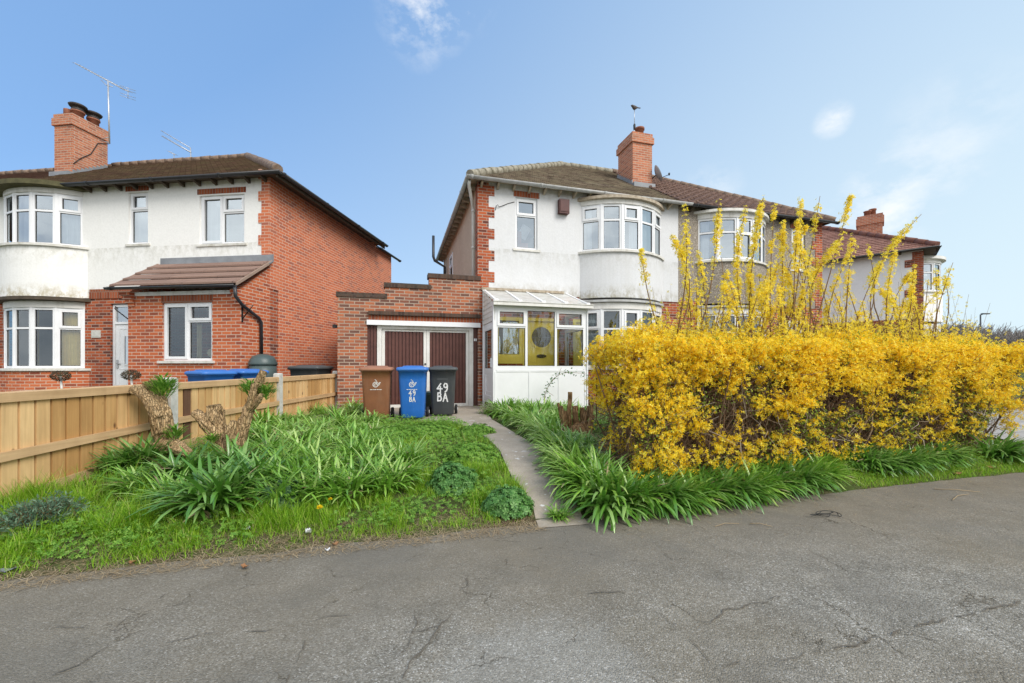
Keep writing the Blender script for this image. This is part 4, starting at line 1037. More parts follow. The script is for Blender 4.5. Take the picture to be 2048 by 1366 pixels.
# roof
LEA, LFE, LEZ, LRY = .42, .28, 5.58, 3.3
LRZ = 7.93; LSL = (LRZ - LEZ) / (LRY + LFE); LD_ = 5.2
rf = MB()
roof_slope(rf, (LX, -LFE, LEZ), (LEA, -LFE, LEZ), (-LRY, LRY, LRZ), (LX, LRY, LRZ), .10, .018, 0, .005)
roof_slope(rf, (LEA, -LFE, LEZ), (LEA, LD_ + LEA, LEZ), (-LRY, LRY + .01, LRZ), (-LRY, LRY, LRZ), .10, .018, 0, .005)
roof_slope(rf, (LEA, LD_ + LEA, LEZ), (LX, LD_ + LEA, LEZ), (LX, LRY, LRZ), (-LRY, LRY, LRZ), .10, .018, 0, .005)
roof_slope(rf, (.12, 5.65, 5.54), (.12, 7.66, 5.54), (-1.6, 7.6, 6.6), (-1.6, 5.65, 6.6), .10, .018)
rf.build('roof', M['tile_left'], HL)
rt_ = MB(); ridge_line(rt_, (-LRY, LRY, LRZ + .04), (LX, LRY, LRZ + .04), .09); ridge_line(rt_, (-LRY, LRY, LRZ + .03), (LEA - .02, -LFE + .02, LEZ + .06), .12); rt_.build('ridge_tiles', M['ridge_brown'], HL)
sf = MB(); sf.face([(LX, -LFE + .03, LEZ - .04), (LEA - .03, -LFE + .03, LEZ - .04), (0, 0, LEZ), (LX, 0, LEZ)]); sf.face([(LEA - .03, -LFE + .03, LEZ - .04), (LEA - .03, LD_, LEZ - .04), (0, LD_, LEZ), (0, 0, LEZ)])
sf.box(LEA - .06, LEA - .025, -LFE, LD_ + LEA, LEZ - .14, LEZ - .02); sf.build('eaves_board', M['timber_dark'], HL)
rafters(HL, -4.95, -.1, 5.57, 'timber_dark', -.27, -.03, .44, .06, .08)
gutter(HL, (LX, -LFE - .05, LEZ - .015), (LEA + .1, -LFE - .05, LEZ - .02), 'black_plastic', .065)
gutter(HL, (LEA + .05, -LFE - .05, LEZ - .02), (LEA + .05, LD_ + LEA, LEZ - .02), 'black_plastic', .065)
gutter(HL, (.16, 5.66, 5.52), (.16, 7.66, 5.52), 'black_plastic', .06)
# chimney
lx0, lx1, ly0, ly1, lzt = -8.68, -8.03, 1.85, 2.85, 8.86
lc = chimney(HL, lx0, lx1, ly0, ly1, 6.7, lzt, corbel=.045, ch=.36)
pot_mesh((lx0 + .20, ly0 + .22, lzt), .11, .11, .26, .0).build('chimney_pot', M['pot'], lc)
for (x, y, h) in ((lx1 - .18, ly0 + .28, .40), (lx1 - .16, ly0 + .70, .40)):
    pot_mesh((x, y, lzt), .14, .14, .22).build('chimney_pot', M['pot'], lc)
    cw = MB(); cw.lathe([(.15, .22), (.16, .26), (.13, .30), (.13, h - .05), (.20, h - .05), (.225, h), (.20, h + .02), (.05, h + .05)], (x, y, lzt), 20); cw.lathe([(.165, .20), (.17, .225)], (x, y, lzt), 20); cw.build('chimney_cowl', M['cowl'], lc)
fl = MB()
for k in range(9):
    y = ly0 + k * .11; zz = LEZ + LSL * (y + LFE); fl.box(lx1 + .003, lx1 + .02, y, y + .108, zz - .05, zz + .14)
fl.box(lx0 - .03, lx1 + .021, ly0 - .12, ly0 - .003, LEZ + LSL * (ly0 - .1 + LFE) - .05, LEZ + LSL * (ly0 + LFE) + .05); fl.build('lead_flashing', M['lead'], lc)
ck = MB(); ck.tube([(lx1 + .01, ly1 + .02, 8.45), (lx1 + .012, ly1 - .3, 8.3), (lx1 + .012, ly0 + .5, 7.85), (lx1 + .012, ly0 + .2, 7.55), (lx1 + .012, ly0 + .02, 7.3)], .012, 5); ck.build('cable', M['iron'], lc)
# brick porch
w = MB(); wall_panel(w, -2.80, -.0, 0, 2.70, -.92, -.68, [(-1.93, -.69, 1.15, 2.45)]); w.box(-2.80, -2.56, -.679, -.001, 0, 2.70); w.box(-.24, .0, -.679, -.001, 0, 2.70)
w.prism([(-.92, 2.701), (-.001, 2.701), (-.001, 3.42)], 'x', -.24, -.002); w.prism([(-.92, 2.701), (-.001, 2.701), (-.001, 3.42)], 'x', -2.80, -2.56)
for (a, b) in ((-2.90, -2.62), (-.16, .03)):
    for k in range(4): w.box(a + .04 * (3 - k) * (1 if a < -1 else 0), b - .0 - .005 * k, -.945 - .03 * k, -.925, 2.38 + .08 * k, 2.459 + .08 * k)
w.build('porch_wall', M['brick_orange'], HL)
w = MB(); w.box(-1.95, -.67, -.926, -.80, 2.451, 2.66); w.build('soldier_course', M['soldier'], HL)
w = MB(); w.box(-2.6, -.2, -.945, -.921, 2.615, 2.70); w.build('fascia_board', M['paint_white'], HL)
pwn = window(HL, -1.93, -.69, 1.15, 2.45, -.88, [(1, None, 'full'), (1, .68, 'top')], drapes=[(-1.52, -1.33, 1.2, 2.4, 'curtain_yellow', 3), (-1.25, -1.10, 1.2, 2.1, 'curtain_cream', 2)], sill_out=.1, glass='glass_low')
gl = MB(); gl.lathe([(.04, 0), (.045, .02), (.02, .04), (.10, .10), (.125, .17), (.10, .24), (.03, .28)], (-.86, -.70, 1.16), 14); gl.build('globe_ornament', M['curtain_cream'], pwn)
rf = MB(); y0, z0, y1, z1 = -1.12, 2.79, -.01, 3.56
n = 4
for k in range(n):
    a, b = k / n, (k + 1) / n
    ya, yb, za, zb = y0 + (y1 - y0) * a, y0 + (y1 - y0) * b, z0 + (z1 - z0) * a, z0 + (z1 - z0) * b
    rf.prism([(ya - .03, za + .056), (yb, zb + .018), (yb, zb - .006), (ya - .03, za + .016)], 'x', -3.0 + .0 * k, .06)
rf.build('porch_roof', M['tile_porch'], HL)
MV = m_plain('verge mortar', (.36, .26, .2), None, 6, .9)
for vx in (.061, -3.04):
    vb = MB(); vb.prism([(y0 - .01, z0 - .03), (y1, z1 - .03), (y1, z1 + .035), (y0 - .01, z0 + .035)], 'x', vx, vx + .039); vb.build('verge_board', MV, HL)
lf_ = MB(); lf_.box(-2.92, .12, -.05, -.03, 3.55, 3.71); lf_.prism([(-.16, 3.455), (-.03, 3.545), (-.03, 3.57), (-.16, 3.48)], 'x', -2.92, .12); lf_.build('lead_flashing', M['lead'], HL)
gutter(HL, (-3.06, -1.18, 2.77), (.10, -1.18, 2.765), 'black_plastic', .055)
dp = MB(); dp.tube([(.07, -1.17, 2.73), (.07, -1.14, 2.52), (.07, -.95, 2.36), (.06, -.45, 2.14), (.06, -.37, 2.04), (.06, -.36, 1.3)], .036, 10); dp.build('downpipe', M['black_plastic'], HL)
for x, sg in ((-2.80, -1), (.0, 1)):
    b_ = MB()
    if sg < 0: b_.tube([(x, -.8, 2.02), (x - .38, -.86, 2.32), (x - .42, -.86, 2.36), (x - .40, -.86, 2.40), (x - .36, -.86, 2.36)], .012, 6); b_.box(x - .012, x - .001, -.87, -.80, 1.95, 2.3)
    else: b_.tube([(x + .01, -.88, 2.38), (x + .30, -.92, 2.36), (x + .02, -.88, 2.08)], .012, 6); b_.box(x + .002, x + .012, -.90, -.86, 2.0, 2.4)
    b_.build('hanging_bracket', M['iron'], HL)

# neighbour joined on the left, mostly its roof
HN = empty('neighbouring_house', (-5.83, 10.0, GH), LR, 'cream house joined on the left edge with a plain brown tiled roof', 'house')
w = MB(); w.box(LX - 6, LX - .005, 0, 6.2, 0, 5.7); w.build('wall', M['stucco_cream'], HN)
rf = MB(); roof_slope(rf, (LX - 6, -LFE, LEZ), (LX - .004, -LFE, LEZ), (LX - .004, LRY, LRZ - .03), (LX - 6, LRY, LRZ - .03), .10, .012); roof_slope(rf, (LX - .004, 6.6, LEZ), (LX - 6, 6.6, LEZ), (LX - 6, LRY, LRZ - .03), (LX - .004, LRY, LRZ - .03), .2); rf.build('roof', M['tile_next'], HN)
rt_ = MB(); ridge_line(rt_, (LX, LRY, LRZ), (LX - 6, LRY, LRZ), .09); rt_.build('ridge_tiles', M['ridge_brown'], HN)
gutter(HN, (LX - 6, -LFE - .05, LEZ - .015), (LX - .01, -LFE - .05, LEZ - .015), 'black_plastic', .065)

# aerials over the left house
def yagi(mb, a, b, n, l0, l1, ev):
    a, b = Vector(a), Vector(b); mb.tube([a, b], .014, 5)
    for k in range(n):
        t = (k + .5) / n; p = a.lerp(b, t); l = l0 + (l1 - l0) * t
        mb.tube([p - ev * l, p + ev * l], .006, 4)
AY = 13.4
p0 = at(219, 280, AY)
an = empty('television_aerial', p0, 0, 'tall aerial with a long many barred boom fixed to the left brick chimney', 'aerial')
q = MB(); q.tube([(0, 0, -.12), at(216, 160, AY) - p0], .022, 6)
q.tube([(0, 0, -.08), (-.30, .0, -.02)], .012, 5); q.tube([(0, 0, .1), (-.30, 0, .02)], .012, 5); q.build('mast', M['aluminium'], an)
ev = Vector((.55, .8, .1)).normalized()
q = MB(); yagi(q, at(150, 126, AY - .3) - p0, at(258, 184, AY + .3) - p0, 18, .09, .13, ev)
c = at(256, 186, AY + .3) - p0
for dz in (-.16, -.08, .08, .16): q.tube([c - ev * .2 + Vector((0, 0, dz)), c + ev * .2 + Vector((0, 0, dz))], .007, 4)
q.tube([c + Vector((0, 0, -.18)), c + Vector((0, 0, .18))], .01, 4)
q.tube([at(202, 160, AY) - p0, at(212, 170, AY) - p0, at(226, 174, AY) - p0], .012, 4); q.build('antenna_boom', M['aluminium'], an)
AY2 = 15.5; p0 = at(384, 312, AY2)
an = empty('television_aerial', p0, 0, 'pale aerial with two parallel slanting arms behind the ridge of the cream house', 'aerial')
q = MB(); q.tube([(0, 0, -1.2), at(381, 296, AY2) - p0], .018, 6); q.build('mast', M['aluminium'], an)
q = MB(); yagi(q, at(322, 261, AY2) - p0, at(381, 296, AY2) - p0, 9, .05, .07, Vector((.3, .9, .2)).normalized()); q.tube([at(324, 272, AY2) - p0, at(382, 305, AY2) - p0], .022, 5); q.build('antenna_boom', M['aluminium'], an)
p0 = at(348, 312, AY2 + 2)
an = empty('television_aerial', p0, 0, 'tiny distant aerial tip just above the left ridge', 'aerial')
q = MB(); q.tube([(0, 0, -1.5), (0, 0, .1)], .015, 5); q.build('mast', M['aluminium'], an)
q = MB(); yagi(q, (-.22, 0, .2), (.06, 0, .05), 5, .1, .12, Vector((.5, .8, 0))); q.build('antenna_boom', M['aluminium'], an)

# ------------------------------------------------------------------ third house round the bend
A3 = rad(48.8)
H3 = empty('corner_house', (16.2, 16.4, GH), A3, 'white house with a red tiled hipped roof round the bend beyond the hedge', 'house')
w = MB(); w.box(0, 9, 0, 9.6, 0, 2.9); w.build('ground_floor_wall', M['brick_old'], H3)
w = MB(); w.box(-.03, 9.02, -.03, 9.6, 2.95, 5.66); w.build('upper_wall', M['stucco_far'], H3)
w = MB(); w.box(-.04, .5, -.045, .28, 2.4, 5.60); z = 2.6
w.box(-.05, 9.0, -.04, 9.6, 2.75, 2.95)
k = 0
while z < 5.3:
    if k % 2 == 0: w.box(-.042, .02, .28, .50, z, z + .30)
    z += .3; k += 1
w.build('brick_quoins', M['brick_old'], H3)
rf = MB(); e = .4; ez = 5.66; ax3, ay3, az3 = 3.6, 4.8, 8.7
roof_slope(rf, (-e, 10, ez), (-e, -e, ez), (ax3, ay3, az3), (ax3, ay3 + .01, az3), .17, .025)
roof_slope(rf, (-e, -e, ez), (9 + e, -e, ez), (9 + e, ay3, az3), (ax3, ay3, az3), .17, .025)
roof_slope(rf, (9 + e, 10, ez), (-e, 10, ez), (ax3, ay3, az3), (9 + e, ay3, az3), .17, .025); rf.build('roof', M['tile_far'], H3)
r3 = 0
rt_ = MB(); ridge_line(rt_, (-e, -e, ez + .04), (ax3, ay3, az3 + .04), .12, .4); ridge_line(rt_, (ax3, ay3, az3 + .04), (-e, 10, ez + .04), .12, .4); ridge_line(rt_, (ax3, ay3, az3 + .04), (9 + e, ay3, az3 + .04), .12, .4); rt_.build('ridge_tiles', m_plain('red ridge', (.26, .12, .085), (.18, .08, .06), 6, .9), H3)
gutter(H3, (-e - .05, 10, ez - .02), (-e - .05, -e - .05, ez - .02), 'black_plastic', .06); gutter(H3, (-e - .05, -e - .05, ez - .02), (9, -e - .05, ez - .02), 'black_plastic', .06)
for k in range(5):
    r_ = MB(); r_.box(-.35 + 0, .0, .6 + k * 1.5, .66 + k * 1.5, 5.55, 5.63); r_.build('rafter_foot', M['timber_dark'], H3)
sf = MB(); sf.face([(-e, -e, ez - .06), (9, -e, ez - .06), (9, 0, ez - .02), (0, 0, ez - .02)]); sf.face([(-e, -e, ez - .06), (0, 0, ez - .02), (0, 8, ez - .02), (-e, 8, ez - .06)]); sf.build('eaves_board', M['timber_dark'], H3)
B3 = 2.2
ap = MB(); bow_strip(ap, B3, 1.2, .75, 2.9, 4.1, .15); ap.build('bay_apron', M['stucco_far'], H3)
bow_window(H3, B3, 1.2, .75, 4.16, 5.34, [(1, .66, '')] * 5, head=.14); bow_window(H3, B3, 1.2, .75, 1.0, 2.6, [(1, .66, '')] * 5, head=.2)
rf = MB(); bow_cap(rf, B3, 1.3, .86, 5.48, 5.60, 0, 28, .05); rf.build('bay_roof', M['paint_white'], H3)
ab = MB(); bow_strip(ab, B3, 1.2, .75, 0, .93, .15); ab.build('bay_base', M['stucco_far'], H3)
B4 = 6.6
ap = MB(); bow_strip(ap, B4, 1.2, .75, 2.9, 4.1, .15); ap.build('bay_apron', M['stucco_far'], H3)
bow_window(H3, B4, 1.2, .75, 4.16, 5.34, [(1, .66, '')] * 5, head=.14)
rf = MB(); bow_cap(rf, B4, 1.3, .86, 5.48, 5.60, 0, 28, .05); rf.build('bay_roof', M['paint_white'], H3)
vt = MB(); vt.box(-.06, -.031, 4.9, 5.3, 4.75, 4.95); vt.build('air_vent', M['stucco_far'], H3)
c3 = chimney(H3, 5.7, 6.5, 1.1, 2.1, 6.6, 9.0, 'brick_chimney', .06, .5)
for (x, y, h) in ((5.9, 1.7, .26), (6.25, 1.5, .42)): pot_mesh((x, y, 9.0), .15, .14, h).build('chimney_pot', M['pot'], c3)

# ------------------------------------------------------------------ wooden fence with concrete posts, running back from the road
FX = -4.17
FN = empty('wooden_fence', (FX, 2.6, 0), 0, 'closeboard wooden fence with pale concrete posts between the two front gardens', 'fence')
posts_y = [.06, 2.46, 4.80, 7.22]
for i, y in enumerate(posts_y):
    zg = gz(FX, 2.6 + y); p = MB(); tz = 1.14 + .02 * i
    lo = [(-.055, y - .055), (.055, y - .055), (.055, y + .055), (-.055, y + .055)]
    p.loft([[(a, b, zg - .3) for a, b in lo], [(a, b, tz) for a, b in lo], [(a * .75, y + (b - y) * .75, tz + .02) for a, b in lo]], 0, True, True, False)
    p.build('concrete_post', M['concrete_post'], FN)
    if i == len(posts_y) - 1: break
    y0, y1 = y + .06, posts_y[i + 1] - .06
    t0, t1 = 1.085 + .02 * i, 1.105 + .02 * i
    g0, g1 = gz(FX, 2.6 + y0), gz(FX, 2.6 + y1)
    zt = lambda y: t0 + (t1 - t0) * (y - y0) / (y1 - y0)
    zb = lambda y: g0 + (g1 - g0) * (y - y0) / (y1 - y0) + .01
    bd_, dk = MB(), MB()
    yy = y0; k = 0
    while yy < y1 - .02:
        w_ = .125 + random.uniform(-.006, .006); e_ = min(yy + w_ + .012, y1)
        tilt = random.uniform(-.002, .002)
        tgt = dk if (i == 1 and k == 1) else bd_
        # board with a rounded far edge; the open joint beside it shows a dark sheet standing in for shade
        pts = [(.024 + tilt, yy + .004), (.021, e_ - .024), (.010, e_ - .017), (.0, e_ - .016), (.0, yy + .004)]
        za, zc = zt(yy) - .012, zt(e_) - .012; ba, bc = zb(yy) + .10, zb(e_) + .10
        lo_ = [(a_, b_, ba if b_ < yy + .05 else bc) for a_, b_ in pts]; hi_ = [(a_, b_, za if b_ < yy + .05 else zc) for a_, b_ in pts]
        tgt.loft([lo_, hi_], 0, True, True, False)
        yy += w_; k += 1
    bd_.loft([[(-.006, y0, zb(y0) + .1), (-.001, y0, zb(y0) + .1), (-.001, y1, zb(y1) + .1), (-.006, y1, zb(y1) + .1)], [(-.006, y0, t0 - .03), (-.001, y0, t0 - .03), (-.001, y1, t1 - .03), (-.006, y1, t1 - .03)]], 1, True, True, False)  # added dark backing sheet, its colour imitating shadow between the boards
    bd_.build('board_panel', [M['fence'], M['fence_stain_and_shade']], FN)
    if dk.v: tag(dk.build('board_panel', M['fence_stain_and_shade'], FN), 'dark stained board')
    def rail(za, zc, h, d0, d1, top=0):
        r = MB(); r.loft([[(d0, y0, za - h), (d1, y0, za - h), (d1, y0, za), (d0, y0, za + top)], [(d0, y1, zc - h), (d1, y1, zc - h), (d1, y1, zc), (d0, y1, zc + top)]], 0, True, True, False)
        r.build('fence_rail', M['fence_rail'], FN)
    rail(t0, t1, .075, .026, .05, .008)
    rail(t0 + .006, t1 + .006, .016, -.01, .0255, .004)
    m0, m1 = (t0 + g0) / 2 + .0, (t1 + g1) / 2 + .0
    rail(m0, m1, .075, .026, .058)
    rail(g0 + .12, g1 + .12, .14, .023, .045)

# ------------------------------------------------------------------ wheelie bins
def rrect(w, d, r, z, yo=0.0, n=5):
    pts = []
    for cx, cy, a0 in ((w / 2 - r, -d / 2 + r, -PI / 2), (w / 2 - r, d / 2 - r, 0), (-w / 2 + r, d / 2 - r, PI / 2), (-w / 2 + r, -d / 2 + r, PI)):
        for k in range(n + 1):
            a = a0 + PI / 2 * k / n; pts.append((cx + r * math.cos(a), cy + r * math.sin(a) + yo, z))
    return pts
def stroke(mb, pts, yf, w=.011, m=0):
    """painted stroke on the bin's front; pts in (x, z)"""
    for (a, b) in zip(pts[:-1], pts[1:]):
        dx, dz = b[0] - a[0], b[1] - a[1]; l = math.hypot(dx, dz) or 1; nx_, nz_ = -dz / l * w, dx / l * w; ex, ez_ = dx / l * w * .6, dz / l * w * .6
        q = [(a[0] - ex + nx_, a[1] - ez_ + nz_), (a[0] - ex - nx_, a[1] - ez_ - nz_), (b[0] + ex - nx_, b[1] + ez_ - nz_), (b[0] + ex + nx_, b[1] + ez_ + nz_)]
        mb.face([(x, yf(z) - .003 - random.uniform(0, .001), z) for x, z in reversed(q)], m)
def wheelie_bin(name, loc, rz, body, lid, label, marks=(), H=1.0, W=.54, Dp=.66, lid_open=0.0):
    t = empty(name, loc, rz, label, 'bin')
    zb, zt_ = .05, .90 * H
    wb, db, wt, dt = W * .82, Dp * .74, W * .96, Dp * .95
    b = MB()
    loops = [rrect(wb * .9, db * .9, .05, zb - .02, .0)]
    for k in range(7):
        f = k / 6; loops.append(rrect(wb + (wt - wb) * f, db + (dt - db) * f, .055, zb + (zt_ - zb) * f, (Dp * .03) * (1 - f)))
    loops.append(rrect(wt + .03, dt + .03, .06, zt_ + .005)); loops.append(rrect(wt + .03, dt + .03, .06, zt_ + .035)); loops.append(rrect(wt - .01, dt - .01, .05, zt_ + .04))
    b.loft(loops, 0)
    bo = b.build('body', M[body], t)
    l = MB(); z0 = zt_ + .03
    l.loft([rrect(wt + .07, dt + .07, .07, z0, -.005), rrect(wt + .085, dt + .085, .075, z0 + .012, -.005), rrect(wt + .08, dt + .08, .075, z0 + .05, -.005), rrect(wt + .03, dt + .02, .07, z0 + .066), rrect(wt * .78, dt * .76, .09, z0 + .074), rrect(wt * .72, dt * .68, .09, z0 + .092), rrect(wt * .5, dt * .5, .09, z0 + .096)], 0)
    l.build('lid', M[lid], t)
    h = MB(); h.tube([(-wt * .42, dt / 2 + .02, zt_ + .02), (-wt * .42, dt / 2 + .075, zt_ + .03), (wt * .42, dt / 2 + .075, zt_ + .03), (wt * .42, dt / 2 + .02, zt_ + .02)], .014, 8); h.build('handle', M[lid], t)
    for sx in (-1, 1):
        w_ = MB(); w_.M = Matrix.Translation((sx * (wb / 2 + .045), db / 2 + .02, .10)) @ Matrix.Rotation(PI / 2, 4, 'Y')
        w_.lathe([(.02, -.03), (.085, -.028), (.10, -.018), (.10, .018), (.085, .028), (.02, .03)], (0, 0, 0), 20)
        wo = w_.build('wheel', M['tyre'], t)
        hb = MB(); hb.M = w_.M; hb.lathe([(.035, -.036), (.035, .036)], (0, 0, 0), 10); hb.build('hub', M['lettering'], wo)
    ax = MB(); ax.tube([(-wb / 2 - .03, db / 2 + .02, .10), (wb / 2 + .03, db / 2 + .02, .10)], .012, 6); ax.build('axle', M['steel'], t)
    yf = lambda z: -(db + (dt - db) * (z - zb) / (zt_ - zb)) / 2 + (Dp * .03) * (1 - (z - zb) / (zt_ - zb))
    for kind, z, s in marks:
        g = MB()
        if kind == 'emblem':
            arcp = lambda cx, cz, r, a, e, n=14: [(cx + r * math.cos(a + (e - a) * k / n), cz + r * math.sin(a + (e - a) * k / n)) for k in range(n + 1)]
            stroke(g, arcp(-.008, z, .045, .9, 6.6), yf, .0055); stroke(g, arcp(-.004, z, .024, -.6, 4.6), yf, .0045); stroke(g, [(-.008, z), (.01, z + .012)], yf, .004)
            stroke(g, [(.028, z + .032), (-.005, z + .085), (-.02, z + .088)], yf, .004); stroke(g, [(.036, z + .02), (.075, z + .04), (.055, z - .005), (.038, z - .016)], yf, .005)
            x = -.10
            while x < .10:
                wd = random.uniform(.014, .03); stroke(g, [(x, z - .092), (min(x + wd, .1), z - .092)], yf, .0055); x += wd + .014
            g.build('printed_emblem', M['lettering'], t)
        elif kind == 'plate':
            stroke(g, [(-.10, z), (.10, z)], yf, .014); g.build('moulded_plate', M['steel'] if s is None else M[s], t)
        else:
            w_ = .0115 * s
            S = lambda pts, ox: [(ox + px_ * s, z + pz_ * s) for px_, pz_ in pts]
            if kind == '49':
                stroke(g, S([(-.02, .13), (-.085, .035), (.005, .035)], -.01), yf, w_); stroke(g, S([(-.028, .075), (-.028, -.03)], -.01), yf, w_)
                stroke(g, S([(.088, .085), (.075, .125), (.045, .13), (.025, .10), (.032, .065), (.06, .055), (.088, .085), (.085, .03), (.07, -.005), (.045, -.02)], 0), yf, w_)
            elif kind == 'BA':
                stroke(g, S([(-.085, -.02), (-.08, .125), (-.045, .125), (-.03, .10), (-.04, .07), (-.08, .06)], 0), yf, w_); stroke(g, S([(-.08, .06), (-.03, .055), (-.02, .02), (-.035, -.015), (-.085, -.02)], 0), yf, w_)
                stroke(g, S([(.012, -.03), (.05, .12), (.09, -.035)], 0), yf, w_); stroke(g, S([(.03, .03), (.075, .028)], 0), yf, w_)
            g.build('painted_number' if kind == '49' else 'painted_letters', M['lettering'], t)
    return t
def bp_(u, v):
    p = on_ground(u, v); return (p.x, p.y + .30, gz(p.x, p.y + .3) + .03)
wheelie_bin('wheelie_bin', bp_(744, 846), rad(13), 'bin_brown', 'bin_brown_lid', 'brown wheelie bin with a white printed emblem standing at the left of the row', [('emblem', .665, 1)], 0.985, .53, .62)
wheelie_bin('wheelie_bin', bp_(819, 844), rad(9), 'bin_blue', 'bin_blue_lid', 'blue wheelie bin hand painted 49 BA standing before the garage doors', [('emblem', .66, 1), ('49', .468, .60), ('BA', .355, .58)], 0.985, .52, .62)
wheelie_bin('wheelie_bin', bp_(881, 837), rad(7), 'bin_grey', 'bin_grey_lid', 'charcoal wheelie bin hand painted 49 BA standing at the right of the row', [('plate', .745, 'bin_grey_lid'), ('49', .515, 1.1), ('BA', .335, 1.1)], 0.985, .53, .62)
# low dark green box between and behind the bins
gp = on_ground(855, 824); gb_ = empty('recycling_box', (gp.x, gp.y + .35, gz(gp.x, gp.y + .35) + .03), rad(12), 'low dark green lidded box behind and between the blue and charcoal bins', 'box')
b = MB(); b.loft([rrect(.28, .28, .04, 0), rrect(.34, .34, .05, .33), rrect(.38, .38, .05, .34), rrect(.38, .38, .05, .37)], 0); b.build('body', M['bin_green'], gb_)
b = MB(); b.loft([rrect(.40, .40, .05, .371), rrect(.40, .40, .05, .40), rrect(.33, .33, .05, .415)], 0); b.build('lid', M['bin_green'], gb_)
# the neighbours' bins behind the fence
def local_L(x, y): 
    v = Matrix.Rotation(LR, 3, 'Z') @ Vector((x, y, 0)); return (-5.83 + v.x, 10 + v.y)
wheelie_bin('wheelie_bin', (-5.62, 7.75, .22), rad(62), 'bin_blue', 'bin_blue_lid', 'blue wheelie bin behind the wooden fence, nearer the brick porch window', H=1.02)
wheelie_bin('wheelie_bin', (-5.42, 8.42, .22), rad(66), 'bin_blue', 'bin_blue_lid', 'blue wheelie bin behind the wooden fence, nearer the dark water butt', H=1.03)
wheelie_bin('wheelie_bin', (-4.72, 9.75, .3), rad(80), 'bin_grey', 'bin_grey_lid', 'black wheelie bin behind the far end of the wooden fence', H=1.04, W=.6, Dp=.75)
bx, by = local_L(.30, -.62)
wb_ = empty('water_butt', (bx, by, .3), 0, 'dark grey green water butt with a domed lid under the porch downpipe', 'water butt')
b = MB(); b.lathe([(.20, 0), (.235, .1), (.265, .5), (.275, .8), (.27, 1.06)], (0, 0, 0), 24); b.build('body', M['butt_green'], wb_)
b = MB(); b.lathe([(.285, 1.05), (.29, 1.09), (.26, 1.17), (.215, 1.25), (.12, 1.285), (.10, 1.30), (.02, 1.30)], (0, 0, 0), 24); b.build('lid', M['butt_green'], wb_)

# ------------------------------------------------------------------ foliage engines
def ribbons(base, az, length, width, th0, th1, nseg=5, fold=.18, profile='strap', sway=None):
    """curved leaves: base (N,3); the angle from the vertical runs from th0 to th1; returns verts, quads"""
    n = len(base); h = np.stack([np.cos(az), np.sin(az), np.zeros(n)], -1); s = np.stack([-np.sin(az), np.cos(az), np.zeros(n)], -1)
    if sway is None: sway = np.zeros(n)
    P = base.copy(); C = [P.copy()]; T = []
    for k in range(nseg):
        f = (k + .5) / nseg; th = th0 + (th1 - th0) * f
        d = h * np.sin(th)[:, None] + s * (sway * f)[:, None]; d[:, 2] = np.cos(th)
        d /= np.linalg.norm(d, axis=1)[:, None]
        P = P + d * (length / nseg)[:, None]; C.append(P.copy()); T.append(d)
    T.append(T[-1]); T = np.stack(T, 1); C = np.stack(C, 1)
    t = np.linspace(0, 1, nseg + 1)
    if profile == 'strap': wp = np.clip(np.minimum(.55 + 1.4 * t, 1) * np.sqrt(np.clip(1.02 - t ** 3, 0, 1)), .05, 1); wp[-1] = .12
    elif profile == 'lance': wp = np.sin(PI * np.clip(t * .9 + .08, 0, 1)); wp[-1] = .05
    else: wp = 1 - .92 * t
    nrm = np.cross(T, s[:, None, :]); 
    W = (width[:, None] * wp[None, :] / 2)[:, :, None]
    Lf = C - s[:, None, :] * W - nrm * W * fold; Rt = C + s[:, None, :] * W - nrm * W * fold
    if fold > 0:
        Md = C + nrm * W * fold
        V = np.stack([Lf, Md, Rt], 2).reshape(-1, 3); m = 3
    else:
        V = np.stack([Lf, Rt], 2).reshape(-1, 3); m = 2
    b = (np.arange(n) * (nseg + 1) * m)[:, None]; q = []
    for k in range(nseg):
        for j in range(m - 1):
            a = k * m + j; q.append(np.concatenate([b + a, b + a + 1, b + a + m + 1, b + a + m], 1))
    return V, np.stack(q, 1).reshape(-1, 4)
def join(parts):
    vs, qs, ms, o = [], [], [], 0
    for V, Q, mi in parts:
        vs.append(V); qs.append(Q + o); ms.append(np.full(len(Q), mi, dtype=np.int32)); o += len(V)
    return np.concatenate(vs), np.concatenate(qs), np.concatenate(ms)
def rand_rot(n, up=None, tilt=1.0):
    """random frames whose third axis leans round 'up' (N,3)"""
    z = rng.normal(size=(n, 3)) if up is None else up + rng.normal(size=(n, 3)) * tilt
    z /= np.linalg.norm(z, axis=1)[:, None] + 1e-9
    a = rng.normal(size=(n, 3)); x = np.cross(a, z); x /= np.linalg.norm(x, axis=1)[:, None] + 1e-9
    y = np.cross(z, x); return x, y, z
def scatter(tmpl, c, x, y, z, s):
    """tmpl (K,4,3) quads set at centres c in frames x y z with size s"""
    K = tmpl.shape[0]; T = tmpl.reshape(-1, 3)
    V = c[:, None, :] + s[:, None, None] * (T[None, :, 0:1] * x[:, None, :] + T[None, :, 1:2] * y[:, None, :] + T[None, :, 2:3] * z[:, None, :])
    return V.reshape(-1, 3), np.arange(len(c) * K * 4, dtype=np.int64).reshape(-1, 4)
def petal_template(k=4, w=.26, cup=.55):
    q = []
    for i in range(k):
        a = 2 * PI * i / k; d = np.array([math.cos(a), math.sin(a), 0]); e = np.array([-math.sin(a), math.cos(a), 0]); u = np.array([0, 0, 1.0])
        q.append([d * .04, d * .5 + e * w + u * cup * .35, d * 1.0 + u * cup * .75, d * .5 - e * w + u * cup * .35])
    return np.array(q)
def kite(w=.32, bend=.12): return np.array([[[0, 0, 0], [.5, w, bend], [1, 0, 0], [.5, -w, bend]]], dtype=float)
